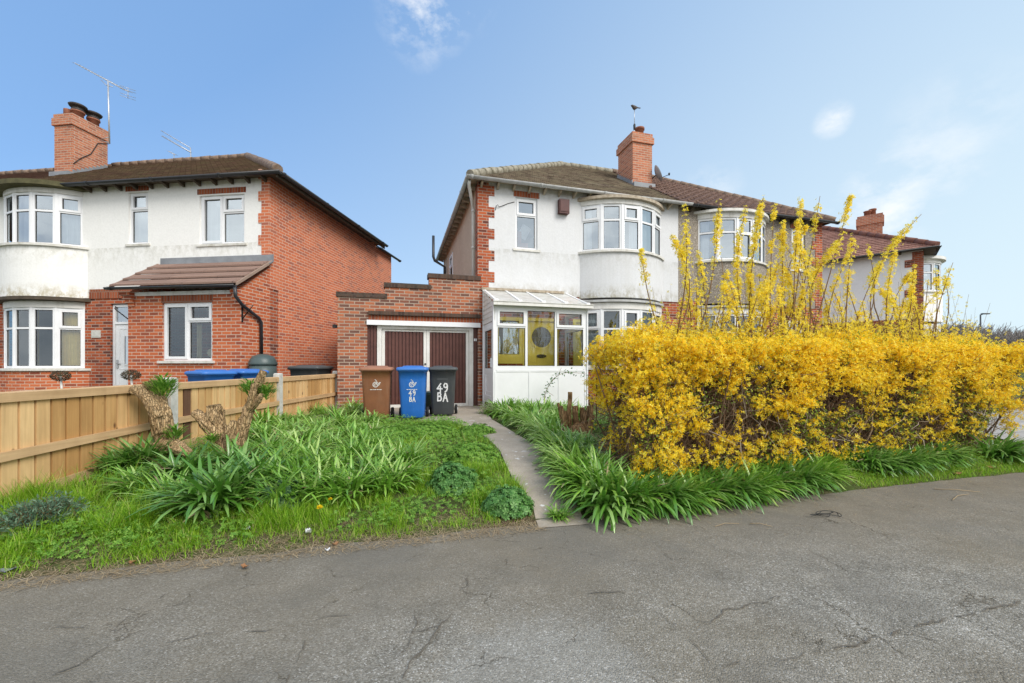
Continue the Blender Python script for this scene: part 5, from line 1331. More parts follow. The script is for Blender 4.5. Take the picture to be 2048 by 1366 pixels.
def palm(k=5, w=.24):
    q = []
    for i in range(k):
        a = (i - (k - 1) / 2) * 2 * PI / (k + .8); d = np.array([math.cos(a), math.sin(a), 0]); e = np.array([-math.sin(a), math.cos(a), 0]); u = np.array([0, 0, 1.0])
        q.append([d * 0, d * .62 + e * w + u * .10, d * (1.0 - .12 * abs(i - 2)) - u * .06, d * .62 - e * w + u * .10])
    return np.array(q)
def sticks(a, b, r, bend=.0):
    """thin three sided twigs from a to b with a kink in the middle"""
    n = len(a); mid = (a + b) / 2 + rng.normal(size=(n, 3)) * (np.linalg.norm(b - a, axis=1) * bend)[:, None]
    d = b - a; d /= np.linalg.norm(d, axis=1)[:, None] + 1e-9
    x = np.cross(d, rng.normal(size=(n, 3))); x /= np.linalg.norm(x, axis=1)[:, None] + 1e-9; y = np.cross(d, x)
    V = []
    for P, rr in ((a, 1.0), (mid, .85), (b, .55)):
        for k in range(3):
            an = 2 * PI * k / 3; V.append(P + (x * math.cos(an) + y * math.sin(an)) * (r * rr)[:, None])
    V = np.stack(V, 1).reshape(-1, 3); base = (np.arange(n) * 9)[:, None]; q = []
    for s_ in range(2):
        for k in range(3):
            k2 = (k + 1) % 3; q.append(np.concatenate([base + s_ * 3 + k, base + s_ * 3 + k2, base + s_ * 3 + 3 + k2, base + s_ * 3 + 3 + k], 1))
    return V, np.stack(q, 1).reshape(-1, 4)
def nz(p, sc, seed=0.0): return noise.noise(Vector((p[0] * sc + seed, p[1] * sc + seed * 1.7, p[2] * sc - seed)))

# ------------------------------------------------------------------ the forsythia hedge: local x along the road, y back towards the house
HG0 = Vector((1.20, 4.14, 0)); HGL = 6.5; HGT = .95
hedge = empty('forsythia_hedge', HG0, AR, 'long waist high forsythia hedge thick with yellow flowers beside the asphalt', 'hedge')
def hz(x): return gz(HG0.x + DR.x * x, HG0.y + DR.y * x)
def top_z(x, y): return 1.50 + .018 * x - .12 * max(0, .5 - x) - .22 * max(0, x - HGL + .9) + .04 * math.sin(x * 2.1 + 1) + .13 * noise.noise(Vector((x * 1.3, y * 2, 4))) + .05 * noise.noise(Vector((x * 4, y * 4, 1)))
def right_x(y, z):
    f = max(0, 1 - z / 1.5); return HGL - .10 - .45 * f * f - .10 * noise.noise(Vector((z * 2.3, y * 2, 8)))
def front_y(x, z):
    f = max(0, 1 - z / 1.5)
    return .0 + (.16 + .05 * min(x, 4)) * f * f + .13 * noise.noise(Vector((x * 1.6, z * 2.2, 7)))
def end_x(y, z):  # left end, leaning in towards the bottom
    f = max(0, 1 - z / 1.5); return .02 + .20 * f * f + .10 * noise.noise(Vector((z * 2.1, y * 2, 2)))
spr_c, spr_d, spr_n, spr_l, spr_p = [], [], [], [], []
def add_spray(c, n, up_bias, length, nf, pale=0):
    d = Vector(n) * random.uniform(.3, 1) + Vector((random.gauss(0, .5), random.gauss(0, .5), random.gauss(up_bias, .5))); d.normalize()
    spr_c.append(c); spr_d.append(tuple(d)); spr_n.append(n); spr_l.append(length); spr_p.append((nf, pale))
cnt = 0
while cnt < 4700:
    r = random.random()
    if r < .60:
        x = random.uniform(0, HGL); z = random.uniform(.10 + .04 * min(x, 4), 1.54); y = front_y(x, z) + abs(random.gauss(0, .07)) - .02; n = (0, -1, .25)
    elif r < .92:
        x = random.uniform(0, HGL); y = random.uniform(.0, HGT); z = top_z(x, y) - abs(random.gauss(0, .07)) + .02; n = (0, -.15, 1)
        if y < .2: z -= (.2 - y) * .8
    elif r < .965:
        y = random.uniform(.05, HGT); z = random.uniform(.3, 1.55); x = end_x(y, z) + abs(random.gauss(0, .06)); n = (-1, 0, .25)
    else:
        y = random.uniform(.0, HGT); z = random.uniform(.3, 1.45); x = right_x(y, z) - abs(random.gauss(0, .06)); n = (1, 0, .25)
    if x > right_x(y, z) + .04 or x < end_x(y, z) - .06: continue
    f = (z - .18) / 1.38
    dens_ = noise.noise(Vector((x * 1.15, z * 2.0, y + 3))) * .62 + noise.noise(Vector((x * 3.6, z * 4.4, y * 3))) * .42
    p = (f - .50) * 1.8 + .40 + dens_ * (2.0 if f < .86 else .5)
    if f < .93 and nz((x, z, 0), 1.9, 5.) > .16: p -= .35
    if x < .9: p += .18
    if random.random() < min(1, max(.05, p)):
        add_spray((x, y, z), n, .35 if f > .6 else -.05, random.uniform(.08, .2), random.randint(9, 17)); cnt += 1
# stray sprays hanging out over the strap leaves
for _ in range(190):
    x = random.uniform(.0, HGL * random.uniform(.3, .9)); z = random.uniform(.14, .5); add_spray((x, front_y(x, z) - random.uniform(0, .2), z), (0, -1, -.2), -.2, .10, random.randint(5, 11))
# looser sprays standing up along the top
for _ in range(480):
    x = random.uniform(.15, HGL - .4); y = random.uniform(.25, HGT); add_spray((x, y, top_z(x, y) + random.uniform(0, .22) * random.random()), (0, 0, 1), 1.0, random.uniform(.12, .26), random.randint(6, 13), 1)
fc, fn, fp_ = [], [], []
for c, d, n, l, (nf, pale) in zip(spr_c, spr_d, spr_n, spr_l, spr_p):
    c, d = np.array(c), np.array(d)
    t = rng.uniform(0, 1, nf); off = rng.normal(size=(nf, 3)) * .022
    fc.append(c + d * (t * l)[:, None] + off); fn.append(off / .03 + np.array(n) * .7 + rng.normal(size=(nf, 3)) * .5); fp_.append(np.full(nf, pale))
fc, fn, fp_ = np.concatenate(fc), np.concatenate(fn), np.concatenate(fp_)
x_, y_, z_ = rand_rot(len(fc), fn, .25)
fs = rng.uniform(.018, .028, len(fc)); PT = petal_template(4, .29, .5)
sel = (fp_ > 0) | (rng.random(len(fc)) < .12)
parts = []
for mi, s_ in ((0, ~sel), (1, sel)):
    V, Q = scatter(PT, fc[s_], x_[s_], y_[s_], z_[s_], fs[s_]); parts.append((V, Q, mi))
V, Q, mi = join(parts); np_obj('flowers', V, Q, [M['petal'], M['petal_pale']], mi, hedge)
# twigs: the woody body, sprays' stems, a few pale dead ones outside
n = 7000
xa = rng.uniform(.1, HGL - .35, n); za = rng.uniform(.05, 1.25, n)
ya = np.array([front_y(a, b) for a, b in zip(xa, za)]) + np.abs(rng.normal(0, .26, n)) + .04
a = np.stack([xa, np.minimum(ya, HGT), za], -1)
dirs = np.stack([rng.normal(0, .55, n), rng.normal(-.1, .45, n), rng.normal(.75, .5, n)], -1); dirs /= np.linalg.norm(dirs, axis=1)[:, None]
b = a + dirs * rng.uniform(.15, .42, n)[:, None]; b[:, 2] = np.minimum(b[:, 2], 1.5)
V1, Q1 = sticks(a, b, rng.uniform(.0018, .0042, n), .09)
sc_, sd_ = np.array(spr_c), np.array(spr_d); sl_ = np.array(spr_l)
V2, Q2 = sticks(sc_ - sd_ * .12, sc_ + sd_ * sl_[:, None], np.full(len(sc_), .0019), .05)
n = 240
bx_ = rng.uniform(.2, HGL - .45, n); by_ = rng.uniform(.35, HGT - .1, n); bz_ = np.array([hz(q) for q in bx_])
a = np.stack([bx_, by_, bz_ - .05], -1); b = a + np.stack([rng.normal(0, .28, n), rng.normal(-.12, .2, n), rng.uniform(.7, 1.35, n)], -1)
V3, Q3 = sticks(a, b, rng.uniform(.006, .015, n), .06)
n = 9000
a = np.stack([rng.uniform(.15, HGL - .35, n), rng.uniform(.3, HGT, n), rng.uniform(.15, 1.35, n)], -1); d_ = rng.normal(size=(n, 3)) * [.9, .5, .8]; d_ /= np.linalg.norm(d_, axis=1)[:, None]
b = a + d_ * rng.uniform(.15, .4, n)[:, None]; b[:, 2] = np.clip(b[:, 2], .1, 1.48); b[:, 1] = np.maximum(b[:, 1], .12)
V5, Q5 = sticks(a, b, rng.uniform(.003, .007, n), .09)
n = 130
xa = rng.uniform(.2, HGL - .45, n); za = rng.uniform(.15, .8, n); ya = np.array([front_y(p, q) for p, q in zip(xa, za)])
a = np.stack([xa, ya, za], -1); b = a + np.stack([rng.normal(0, .2, n), rng.normal(-.05, .06, n), rng.normal(-.04, .15, n)], -1)
V4, Q4 = sticks(a, b, rng.uniform(.002, .0045, n), .12)
V, Q, mi = join([(V1, Q1, 0), (V2, Q2, 0), (V3, Q3, 0), (V5, Q5, 0), (V4, Q4, 1)])
np_obj('twigs', V, Q, [M['twig'], m_leaf('dead pale twig', [(0, (.36, .29, .22)), (1, (.52, .45, .37))], .85, 0, .2)], mi, hedge)
# young leaves
n = 25000
r = rng.random(n); xl = rng.uniform(0.1, HGL - .25, n)
zl = np.where(r < .62, rng.uniform(.2, 1.5, n), 0); yl = np.zeros(n)
for i in range(n):
    if r[i] < .62: yl[i] = front_y(xl[i], zl[i]) + abs(random.gauss(0, .10)) - .035
    else: yl[i] = random.uniform(0.02, HGT); zl[i] = top_z(xl[i], yl[i]) + random.gauss(.0, .045)
keep = np.array([r[i] >= .62 or nz((xl[i], zl[i], 0), 1.9, 5.) > -.05 for i in range(n)])
c = np.stack([xl, yl, zl], -1)[keep]; x_, y_, z_ = rand_rot(len(c), np.tile(np.array([[0, -.4, .7]]), (len(c), 1)), .7)
V, Q = scatter(kite(.27), c, x_, y_, z_, rng.uniform(.018, .036, len(c))); np_obj('leaves', V, Q, M['hedge_leaf'], None, hedge)

# tall shoots standing out of the hedge: (base u, base v, tip u, tip v, bare fraction)
shoots = [(1350, 665, 1368, 411, .25), (1325, 660, 1282, 500, .2), (1392, 670, 1438, 398, .55), (1345, 668, 1343, 470, .5), (1412, 665, 1396, 505, .5), (1438, 668, 1443, 515, .4),
          (1505, 672, 1493, 408, .25), (1512, 690, 1527, 393, .45), (1498, 690, 1522, 412, .55), (1480, 660, 1452, 545, .3), (1542, 665, 1549, 415, .3), (1560, 668, 1566, 445, .3), (1575, 665, 1601, 402, .35),
          (1590, 668, 1598, 430, .4), (1578, 670, 1640, 392, .45), (1560, 665, 1553, 470, .3), (1620, 666, 1702, 391, .4), (1606, 660, 1632, 520, .3), (1640, 660, 1690, 465, .5), (1655, 668, 1700, 505, .45),
          (1690, 664, 1706, 466, .45), (1715, 668, 1735, 492, .5), (1670, 662, 1640, 560, .4), (1760, 666, 1770, 510, .5), (1700, 665, 1768, 512, .62), (1780, 664, 1843, 428, .68), (1775, 664, 1790, 505, .45),
          (1820, 666, 1829, 525, .25), (1832, 664, 1822, 545, .2), (1862, 664, 1906, 525, .65), (1868, 668, 1872, 545, .6), (1880, 664, 1890, 560, .6), (1540, 660, 1535, 540, .3), (1618, 660, 1590, 470, .35),
          (1470, 665, 1478, 560, .4), (1385, 660, 1365, 540, .35), (1730, 664, 1690, 560, .5), (1800, 664, 1760, 580, .5), (1840, 666, 1856, 560, .4), (1588, 664, 1612, 455, .3)]
for _ in range(44):
    u0 = random.choice([random.uniform(1330, 1900), random.gauss(1545, 75)]); hgt_ = random.uniform(40, 140) * (1 if 1440 < u0 < 1680 else .75)
    shoots.append((u0, 668, u0 + random.gauss(.12, .28) * hgt_, 664 - hgt_, random.uniform(.1, .4)))
inv = (Matrix.Translation(HG0) @ Matrix.Rotation(AR, 4, 'Z')).inverted()
for k, (u0, v0, u1, v1, bare) in enumerate(shoots):
    yl_ = .38 + .4 * ((k * 37) % 10) / 10
    # depth at which the pixel column crosses the hedge's line yl_ back from its face
    def depth(u):
        kx = (u - 1024) / F
        # (HG0 + DR x + NR yl).x = kx * (...).y
        x = (kx * (HG0.y + NR.y * yl_) - HG0.x - NR.x * yl_) / (DR.x - kx * DR.y); return HG0.y + DR.y * x + NR.y * yl_
    A_ = inv @ at(u0, v0 + 22, depth(u0)); Y1 = depth(u0) + .12 * ((k * 53) % 7 - 3) / 3; B_ = inv @ at(u1, v1, Y1)
    A_, B_ = np.array(A_), np.array(B_)
    side = np.array([random.gauss(0, .07), random.gauss(0, .07), 0]) * np.linalg.norm(B_ - A_)
    nseg = 7; P = [A_ + (B_ - A_) * t + side * math.sin(PI * t) for t in np.linspace(0, 1, nseg + 1)]
    stem = MB(); stem.tube([tuple(p) for p in P], [.009 - .006 * i / nseg for i in range(nseg + 1)], 5)
    sh = stem.build('flowering_shoot', M['shoot_stem'], hedge)
    ln = np.linalg.norm(B_ - A_); nf0 = int(ln * (1 - bare * .5) * 270)
    t = np.where(rng.random(nf0) < .93, bare + (1 - bare) * rng.beta(1.5, 1.05, nf0), rng.uniform(.03, 1.0, nf0))
    # flowers sit in whorls along the stem, thick in places and missing in others
    t = np.round(t * ln / .036) * .036 / ln
    gap = np.array([noise.noise(Vector((float(q) * ln * 3.2, k * 3.7, 0))) + .6 * noise.noise(Vector((float(q) * ln * 11, k * 5.1, 2))) for q in t])
    t = t[rng.random(nf0) < np.clip(.40 + gap * 1.5 + .12 * np.clip((t - .62) / .3, 0, 1), .03, 1)]; t = np.clip(t + rng.normal(0, .005, len(t)), 0, 1.0); nf = len(t)
    Pa = np.array(P); idx = np.minimum((t * nseg).astype(int), nseg - 1); fr_ = t * nseg - idx
    c = Pa[idx] * (1 - fr_)[:, None] + Pa[idx + 1] * fr_[:, None]
    wid = .008 + .018 * np.sin(PI * np.clip((t - bare * .6) / (1.06 - bare * .6), 0, 1)) * (.7 + .5 * rng.random(nf))
    of = rng.normal(size=(nf, 3)) * wid[:, None]; of[:, 2] += .012
    x_, y_, z_ = rand_rot(nf, of / .02 + np.array([0, -.15, .3]), .3)
    V, Q = scatter(PT, c + of, x_, y_, z_, rng.uniform(.019, .030, nf)); np_obj('blossom', V, Q, M['petal_pale'], None, sh)
# fine side twigs low among the shoots (part of the hedge)
n = 950
bx_ = rng.uniform(.8, HGL - .3, n); by_ = rng.uniform(.3, HGT, n)
a = np.stack([bx_, by_, np.full(n, 1.5)], -1); b = a + np.stack([rng.normal(0, .14, n), rng.normal(0, .1, n), rng.gamma(2., .15, n)], -1)
V1, Q1 = sticks(a, b, rng.uniform(.0014, .003, n), .08)
nf = 7; tt = rng.uniform(.3, 1.0, (n, nf)); c = (a[:, None, :] + (b - a)[:, None, :] * tt[:, :, None]).reshape(-1, 3) + rng.normal(size=(n * nf, 3)) * .014
x_, y_, z_ = rand_rot(len(c), None); V2, Q2 = scatter(PT, c, x_, y_, z_, rng.uniform(.014, .024, len(c)))
V, Q, mi = join([(V1, Q1, 0), (V2, Q2, 1)]); np_obj('side_twigs', V, Q, [M['shoot_stem'], M['petal_pale']], mi, hedge)

# ------------------------------------------------------------------ strap-leaved clumps (each a plant of its own; copies share leaf meshes)
def strap_proto(n, Lg, wd, bias=None, spread=PI, flop=1.0, r=.11, seed=0):
    global rng
    rng = np.random.default_rng(100 + seed)
    az = rng.uniform(0, 2 * PI, n) if bias is None else rng.normal(0, spread, n)
    rr = r * np.sqrt(rng.random(n)); ba = rng.uniform(0, 2 * PI, n)
    base = np.stack([rr * np.cos(ba), rr * np.sin(ba), np.full(n, -.03)], -1)
    th0 = rng.uniform(.02, .55, n); th1 = th0 + rng.uniform(.45, 1.5, n) * flop
    # outer leaves lie lower and are shorter
    ln = Lg * rng.uniform(.6, 1.1, n) * (1.08 - .25 * th0)
    V, Q = ribbons(base, az, ln, wd * rng.uniform(.7, 1.15, n), th0, th1, 6, .16, 'strap', rng.normal(0, .22, n))
    V[:, 2] = np.maximum(V[:, 2], -.02)
    return V, Q, np.repeat((rng.random(n) < .02).astype(np.int32), 12)
protos = {}
def proto(kind, i):
    key = (kind, i)
    if key not in protos:
        spec = {'dark': (270, .54, .040, None, PI, 1.45, .15, 'strap_dark'), 'mid': (170, .49, .038, None, PI, 1.5, .15, 'strap'), 'slim': (190, .48, .026, None, PI, 1.4, .13, 'strap'),
                'light': (155, .47, .037, None, PI, 1.45, .16, 'strap_light'), 'flow': (175, .54, .036, 1, 1.0, 1.7, .15, 'strap'), 'flowlight': (170, .50, .035, 1, .9, 1.65, .15, 'strap_light'), 'flowdark': (185, .54, .038, 1, 1.0, 1.75, .14, 'strap_dark')}[kind]
        V, Q, mi_ = strap_proto(*spec[:7], seed=hash(kind) % 7 + i * 11 if False else i * 11 + len(kind))
        me_o = np_obj('strap_leaves', V, Q, [M[spec[7]], M['straw']], mi_); protos[key] = me_o.data; bpy.data.objects.remove(me_o)
    return protos[key]
def clear_of_porch(p):
    # nothing grows inside the porch: keep the bed in front of it
    lim = 8.95 + .277 * p.x
    return p * (lim / p.y) if p.x > -.9 and p.y > lim else p
def clump(u, v, s, kind, i, label, group=None, face=None, name='strap_leaf_plant'):
    p = clear_of_porch(on_ground(u, v)); o = bpy.data.objects.new(name, proto(kind, i)); COL.objects.link(o)
    o.location = (p.x, p.y, gz(p.x, p.y)); o.scale = (s, s, s * random.uniform(.92, 1.06))
    o.rotation_euler = (0, 0, random.uniform(0, 2 * PI) if face is None else face + random.uniform(-.25, .25))
    return tag(o, label, 'plant', group)
TOROAD = math.atan2(-NR.y, -NR.x); TOPATH = rad(205)
G1 = 'strap-leaved plants in the left front garden'; G2 = 'strap-leaved plants right of the path'; G3 = 'strap-leaved plants along the hedge foot'
clump(432, 1020, 1.06, 'dark', 0, 'big dark fountain of broad strap leaves nearest the road in the left garden', G1)
clump(300, 938, .92, 'dark', 1, 'dark strap-leaved plant at the foot of the left stump against the fence', G1)
clump(372, 968, .85, 'dark', 2, 'dark strap-leaved plant just behind the big front fountain of leaves', G1)
for (u, v, s, k) in ((505, 985, .9, 'dark'), (470, 950, .85, 'dark'), (250, 950, .62, 'dark')):
    clump(u, v, s, k, random.randint(0, 2), 'dark strap-leaved plant in the mass below the two stumps', G1)
clump(600, 985, .92, 'slim', 0, 'slender-leaved green plant in the middle of the left garden', G1)
clump(715, 985, .85, 'slim', 1, 'slender-leaved plant on the right of the left garden, beside the geranium mound', G1)
for (u, v, s, k) in ((560, 945, .85, 'mid'), (640, 955, .85, 'mid'), (610, 925, .85, 'mid'), (680, 950, .8, 'slim'), (540, 915, .8, 'mid')):
    clump(u, v, s, k, random.randint(0, 2), 'green strap-leaved plant in the middle bed between stumps and path', G1)
for (u, v) in ((655, 985), (630, 1000), (770, 985), (690, 1000), (745, 960), (700, 925), (745, 925), (720, 905), (760, 900), (590, 965), (540, 975), (800, 965), (815, 935), (780, 935), (345, 1008), (275, 985), (560, 1012)):
    clump(u, v, random.uniform(.7, .85), random.choice(['slim', 'mid', 'mid']), random.randint(0, 2), 'green strap-leaved plant in the middle bed between stumps and path', G1)
for (u, v) in ((570, 900), (620, 895), (668, 900), (705, 885), (535, 885), (590, 872), (640, 868), (690, 862), (560, 858), (610, 848), (660, 842), (705, 838), (640, 828), (590, 838), (735, 850), (560, 835), (600, 822), (735, 875), (500, 880), (520, 862)):
    clump(u + random.uniform(-8, 8), v + random.uniform(-4, 4), random.uniform(.72, .95), random.choice(['light', 'light', 'mid', 'slim']), random.randint(0, 2), 'pale strap-leaved plant in the crowded bed before the fence end', G1)
for (u, v, s) in ((708, 826, .8), (735, 838, .7)):
    clump(u, v, s, 'mid', 1, 'strap-leaved plant beside the brown bin and garage pillar', G1)
edge_r = [(982, 822, .8), (1000, 838, .85), (1022, 848, .88), (1046, 860, .9), (1070, 876, .92), (1092, 894, .92), (1112, 914, .92), (1124, 938, .95), (1138, 960, .95), (1160, 986, .95), (1184, 1010, .95)]
for k, (u, v, s) in enumerate(edge_r):
    clump(u + 12, v - 4, s, 'flowlight' if 2 < k < 9 else 'flow', k % 3, 'pale strap-leaved plant flopping over the right edge of the path', G2, TOPATH)
clump(1222, 1022, 1.0, 'flowdark', 0, 'broad-leaved strap plant at the corner where path meets asphalt', G2, rad(235))
for (u, v, s) in ((1010, 818, .9), (1035, 822, .9), (1060, 830, .9), (1085, 838, .9), (1108, 850, .85), (1130, 864, .75), (1150, 890, .62), (1172, 900, .6), (1160, 925, .7), (1192, 955, .8), (1210, 980, .9), (1095, 818, .9), (1130, 826, .85), (1165, 838, .8), (1200, 860, .7), (1030, 806, .85), (1065, 808, .85), (1075, 852, .85), (1100, 872, .85), (1125, 895, .8), (1145, 920, .8)):
    clump(u, v, s, random.choice(['mid', 'flow', 'slim', 'light']), random.randint(0, 2), 'strap-leaved plant in the crowded bed between path and hedge', G2)
foot = [(1255, 1020), (1292, 1022), (1330, 1020), (1372, 1014), (1415, 1008), (1458, 1002), (1500, 996), (1545, 988), (1590, 978), (1632, 968), (1278, 985), (1320, 985), (1365, 980), (1410, 975), (1455, 970), (1500, 964), (1545, 958), (1590, 952), (1640, 945), (1688, 940)]
for k, (u, v) in enumerate(foot):
    clump(u, v - 6, random.uniform(.74, .86) if k < 10 else random.uniform(.5, .62), 'flowdark' if k % 3 else 'flow', k % 3, 'glossy strap-leaved plant sweeping out from under the hedge onto the asphalt', G3, TOROAD + .35)
for (u, v) in ((1745, 940), (1790, 938), (1835, 930), (1720, 930), (1880, 922)):
    clump(u, v, random.uniform(.7, .8), 'flowdark', random.randint(0, 2), 'strap-leaved plant under the far half of the hedge', G3, TOROAD + .35)
clump(1995, 918, .9, 'flowdark', 1, 'last strap-leaved plant at the hedge end beside the concrete drive', G3, TOROAD + .6)
clump(1118, 1038, .32, 'mid', 2, 'small lone strap-leaved seedling at the bottom of the path')
rng = np.random.default_rng(5)

# ------------------------------------------------------------------ geranium mounds
PALM = palm()
def mound(u, v, rx, h, n, label, mat='geranium', group='leafy geranium mounds'):
    p = on_ground(u, v); a = rng.uniform(0, 2 * PI, n); e = np.arccos(rng.uniform(0.0, 1, n))
    nrm = np.stack([np.sin(e) * np.cos(a), np.sin(e) * np.sin(a), np.cos(e)], -1)
    bump = np.array([1 + .25 * nz(q, 2.2, u) for q in nrm]); rr = (bump * rng.uniform(.78, 1.03, n))[:, None]
    c = nrm * np.array([rx, rx * .85, h]) * rr
    x_, y_, z_ = rand_rot(n, nrm + np.array([0, 0, .5]), .28)
    V, Q = scatter(PALM, c, x_, y_, z_, rng.uniform(.022, .040, n))
    root = empty('geranium_mound', (p.x, p.y, p.z), 0, label, 'plant', group)
    np_obj('foliage', V, Q, M[mat], None, root)
    k = n // 4; b = c[:k] * .97; V, Q = sticks(np.stack([b[:, 0] * .25, b[:, 1] * .25, np.zeros(k) - .02], -1), b, np.full(k, .0022), .05); np_obj('stems', V, Q, M['weed'], None, root)
mound(905, 978, .235, .25, 900, 'dark green geranium mound, the middle one left of the path')
mound(1014, 1020, .215, .20, 850, 'dark green geranium mound nearest the road at the path edge')
mound(945, 922, .33, .22, 1100, 'wide geranium mound farthest back beside the path', 'weed')
mound(860, 868, .45, .17, 1300, 'low spreading leafy mound in front of the bins', 'weed', None)
mound(955, 868, .30, .15, 800, 'low leafy mound at the bend of the path near the bins', 'weed', None)
mound(775, 880, .42, .18, 1000, 'low leafy mound among the strap leaves left of the lawn', 'weed', None)
mound(565, 1008, .26, .20, 650, 'glossy low leafy plant at the right foot of the big dark fountain of leaves', 'rose_leaf', None)

# ------------------------------------------------------------------ grass and ground cover of the left garden
ys_l = np.array([p.y for p in LP])[::-1]; xs_l = np.array([p.x for p in LP])[::-1]
ys_r = np.array([p.y for p in RP])[::-1]; xs_r = np.array([p.x for p in RP])[::-1]
def in_left(x, y):
    return (x > -4.1) & (x < np.where(y < ys_l[0], .3, np.interp(y, ys_l, xs_l)) - .01)
def sample_left(n, t0, t1, power=1.0):
    s_ = rng.uniform(-6, 1.2, n); t = t0 + (t1 - t0) * rng.random(n) ** power
    x = E0.x + DR.x * s_ + NR.x * t; y = E0.y + DR.y * s_ + NR.y * t
    k = in_left(x, y); return x[k], y[k], t[k]
def np_noise(x, y, sc, seed): return np.array([noise.noise(Vector((a * sc, b * sc, seed))) for a, b in zip(x, y)])
parts = []
x, y, t = sample_left(110000, -.02, 1.25, .9)
tuft = np_noise(x, y, 2.6, 3) + .6 * np_noise(x, y, 8, 9)
k = rng.random(len(x)) < np.clip(.52 + tuft * 1.25, .04, 1) * np.clip(t / .12 + .12, 0, 1)
x, y, t, tuft = x[k], y[k], t[k], tuft[k]
b = np.stack([x, y, gz_np(x, y) - .005], -1)
hgt = (.05 + .15 * np.clip(tuft + .3, 0, 1.2) ** 1.3) * rng.uniform(.45, 1.3, len(x)) * np.clip(.6 + t * 1.2, 0, 1.2) * np.where(x < -1.2, 1.25, .9)
V, Q = ribbons(b, rng.uniform(0, 2 * PI, len(x)), hgt, rng.uniform(.0035, .0065, len(x)), rng.uniform(.05, .5, len(x)), rng.uniform(.7, 1.7, len(x)), 3, 0, 'grass')
parts.append((V, Q, 0))
x, y, t = sample_left(60000, 1.0, 5.6)
k = rng.random(len(x)) < np.clip(.5 + np_noise(x, y, 1.8, 5) * 1.2, .05, 1); x, y, t = x[k], y[k], t[k]
b = np.stack([x, y, gz_np(x, y) - .005], -1)
V, Q = ribbons(b, rng.uniform(0, 2 * PI, len(x)), rng.uniform(.06, .17, len(x)), rng.uniform(.004, .008, len(x)), rng.uniform(.05, .5, len(x)), rng.uniform(.6, 1.5, len(x)), 3, 0, 'grass'); parts.append((V, Q, 0))
# tall tufts by the fence
x, y, t = sample_left(9000, .3, 3.0); k = x < -3.55; x, y = x[k], y[k]; b = np.stack([x, y, gz_np(x, y) - .005], -1)
V, Q = ribbons(b, rng.uniform(0, 2 * PI, len(x)), rng.uniform(.12, .30, len(x)), rng.uniform(.004, .007, len(x)), rng.uniform(.05, .4, len(x)), rng.uniform(.4, 1.3, len(x)), 4, 0, 'grass'); parts.append((V, Q, 0))
# right verge under the far hedge
s_ = rng.uniform(3.4, 7.4, 16000); t = rng.uniform(.0, .8, 16000); x = E0.x + DR.x * s_ + NR.x * t; y = E0.y + DR.y * s_ + NR.y * t; b = np.stack([x, y, gz_np(x, y) - .005], -1)
V, Q = ribbons(b, rng.uniform(0, 2 * PI, len(x)), rng.uniform(.03, .10, len(x)), rng.uniform(.003, .006, len(x)), rng.uniform(.05, .5, len(x)), rng.uniform(.7, 1.6, len(x)), 3, 0, 'grass'); parts.append((V, Q, 0))
V, Q, mi = join(parts); tag(np_obj('grass', V, Q, M['grass'], mi), kind='stuff')
x, y, t = sample_left(13000, -.17, .32); b = np.stack([x, y, np.maximum(gz_np(x, y), 0) + .004], -1)
V, Q = ribbons(b, rng.uniform(0, 2 * PI, len(x)), rng.uniform(.03, .11, len(x)), rng.uniform(.002, .005, len(x)), rng.uniform(1.2, 1.5, len(x)), rng.uniform(1.4, 1.62, len(x)), 2, 0, 'grass')
n = 500; s_ = rng.uniform(.3, 6.5, n); t_ = -np.abs(rng.normal(0, .28, n)); x = E0.x + DR.x * s_ + NR.x * t_; y = E0.y + DR.y * s_ + NR.y * t_
V2, Q2 = ribbons(np.stack([x, y, np.full(n, .006)], -1), rng.uniform(0, 2 * PI, n), rng.uniform(.02, .10, n), rng.uniform(.002, .0045, n), np.full(n, 1.5), rng.uniform(1.45, 1.6, n), 2, 0, 'grass')
V, Q, mi = join([(V, Q, 0), (V2, Q2, 0)]); tag(np_obj('dry_grass_litter', V, Q, M['straw'], mi), kind='stuff')
x, y, t = sample_left(52000, .12, 5.6); k = rng.random(len(x)) < np.clip(.38 + .35 * np.clip((t - 1.6) / 2, 0, 1) + np_noise(x, y, 1.5, 12) * 1.5, .03, 1); x, y = x[k], y[k]
c = np.stack([x, y, gz_np(x, y) + rng.uniform(.01, .09, len(x)) * (1 + .8 * np.clip((t[k] - 1.6) / 2, 0, 1))], -1); x_, y_, z_ = rand_rot(len(c), np.tile(np.array([[0, -.2, 1.]]), (len(c), 1)), .35)
V1, Q1 = scatter(PALM, c, x_, y_, z_, rng.uniform(.014, .030, len(c)))
s_ = rng.uniform(.8, 7, 7000); t = rng.uniform(.1, 4.5, 7000); x = E0.x + DR.x * s_ + NR.x * t; y = E0.y + DR.y * s_ + NR.y * t; k = x > np.interp(y, ys_r, xs_r) + .05; x, y = x[k], y[k]
c = np.stack([x, y, gz_np(x, y) + rng.uniform(.01, .12, len(x))], -1); x_, y_, z_ = rand_rot(len(c), np.tile(np.array([[0, -.2, 1.]]), (len(c), 1)), .35)
V2, Q2 = scatter(PALM, c, x_, y_, z_, rng.uniform(.014, .030, len(c)))
V, Q, mi = join([(V1, Q1, 0), (V2, Q2, 0)]); tag(np_obj('ground_cover', V, Q, M['weed'], mi), kind='stuff')

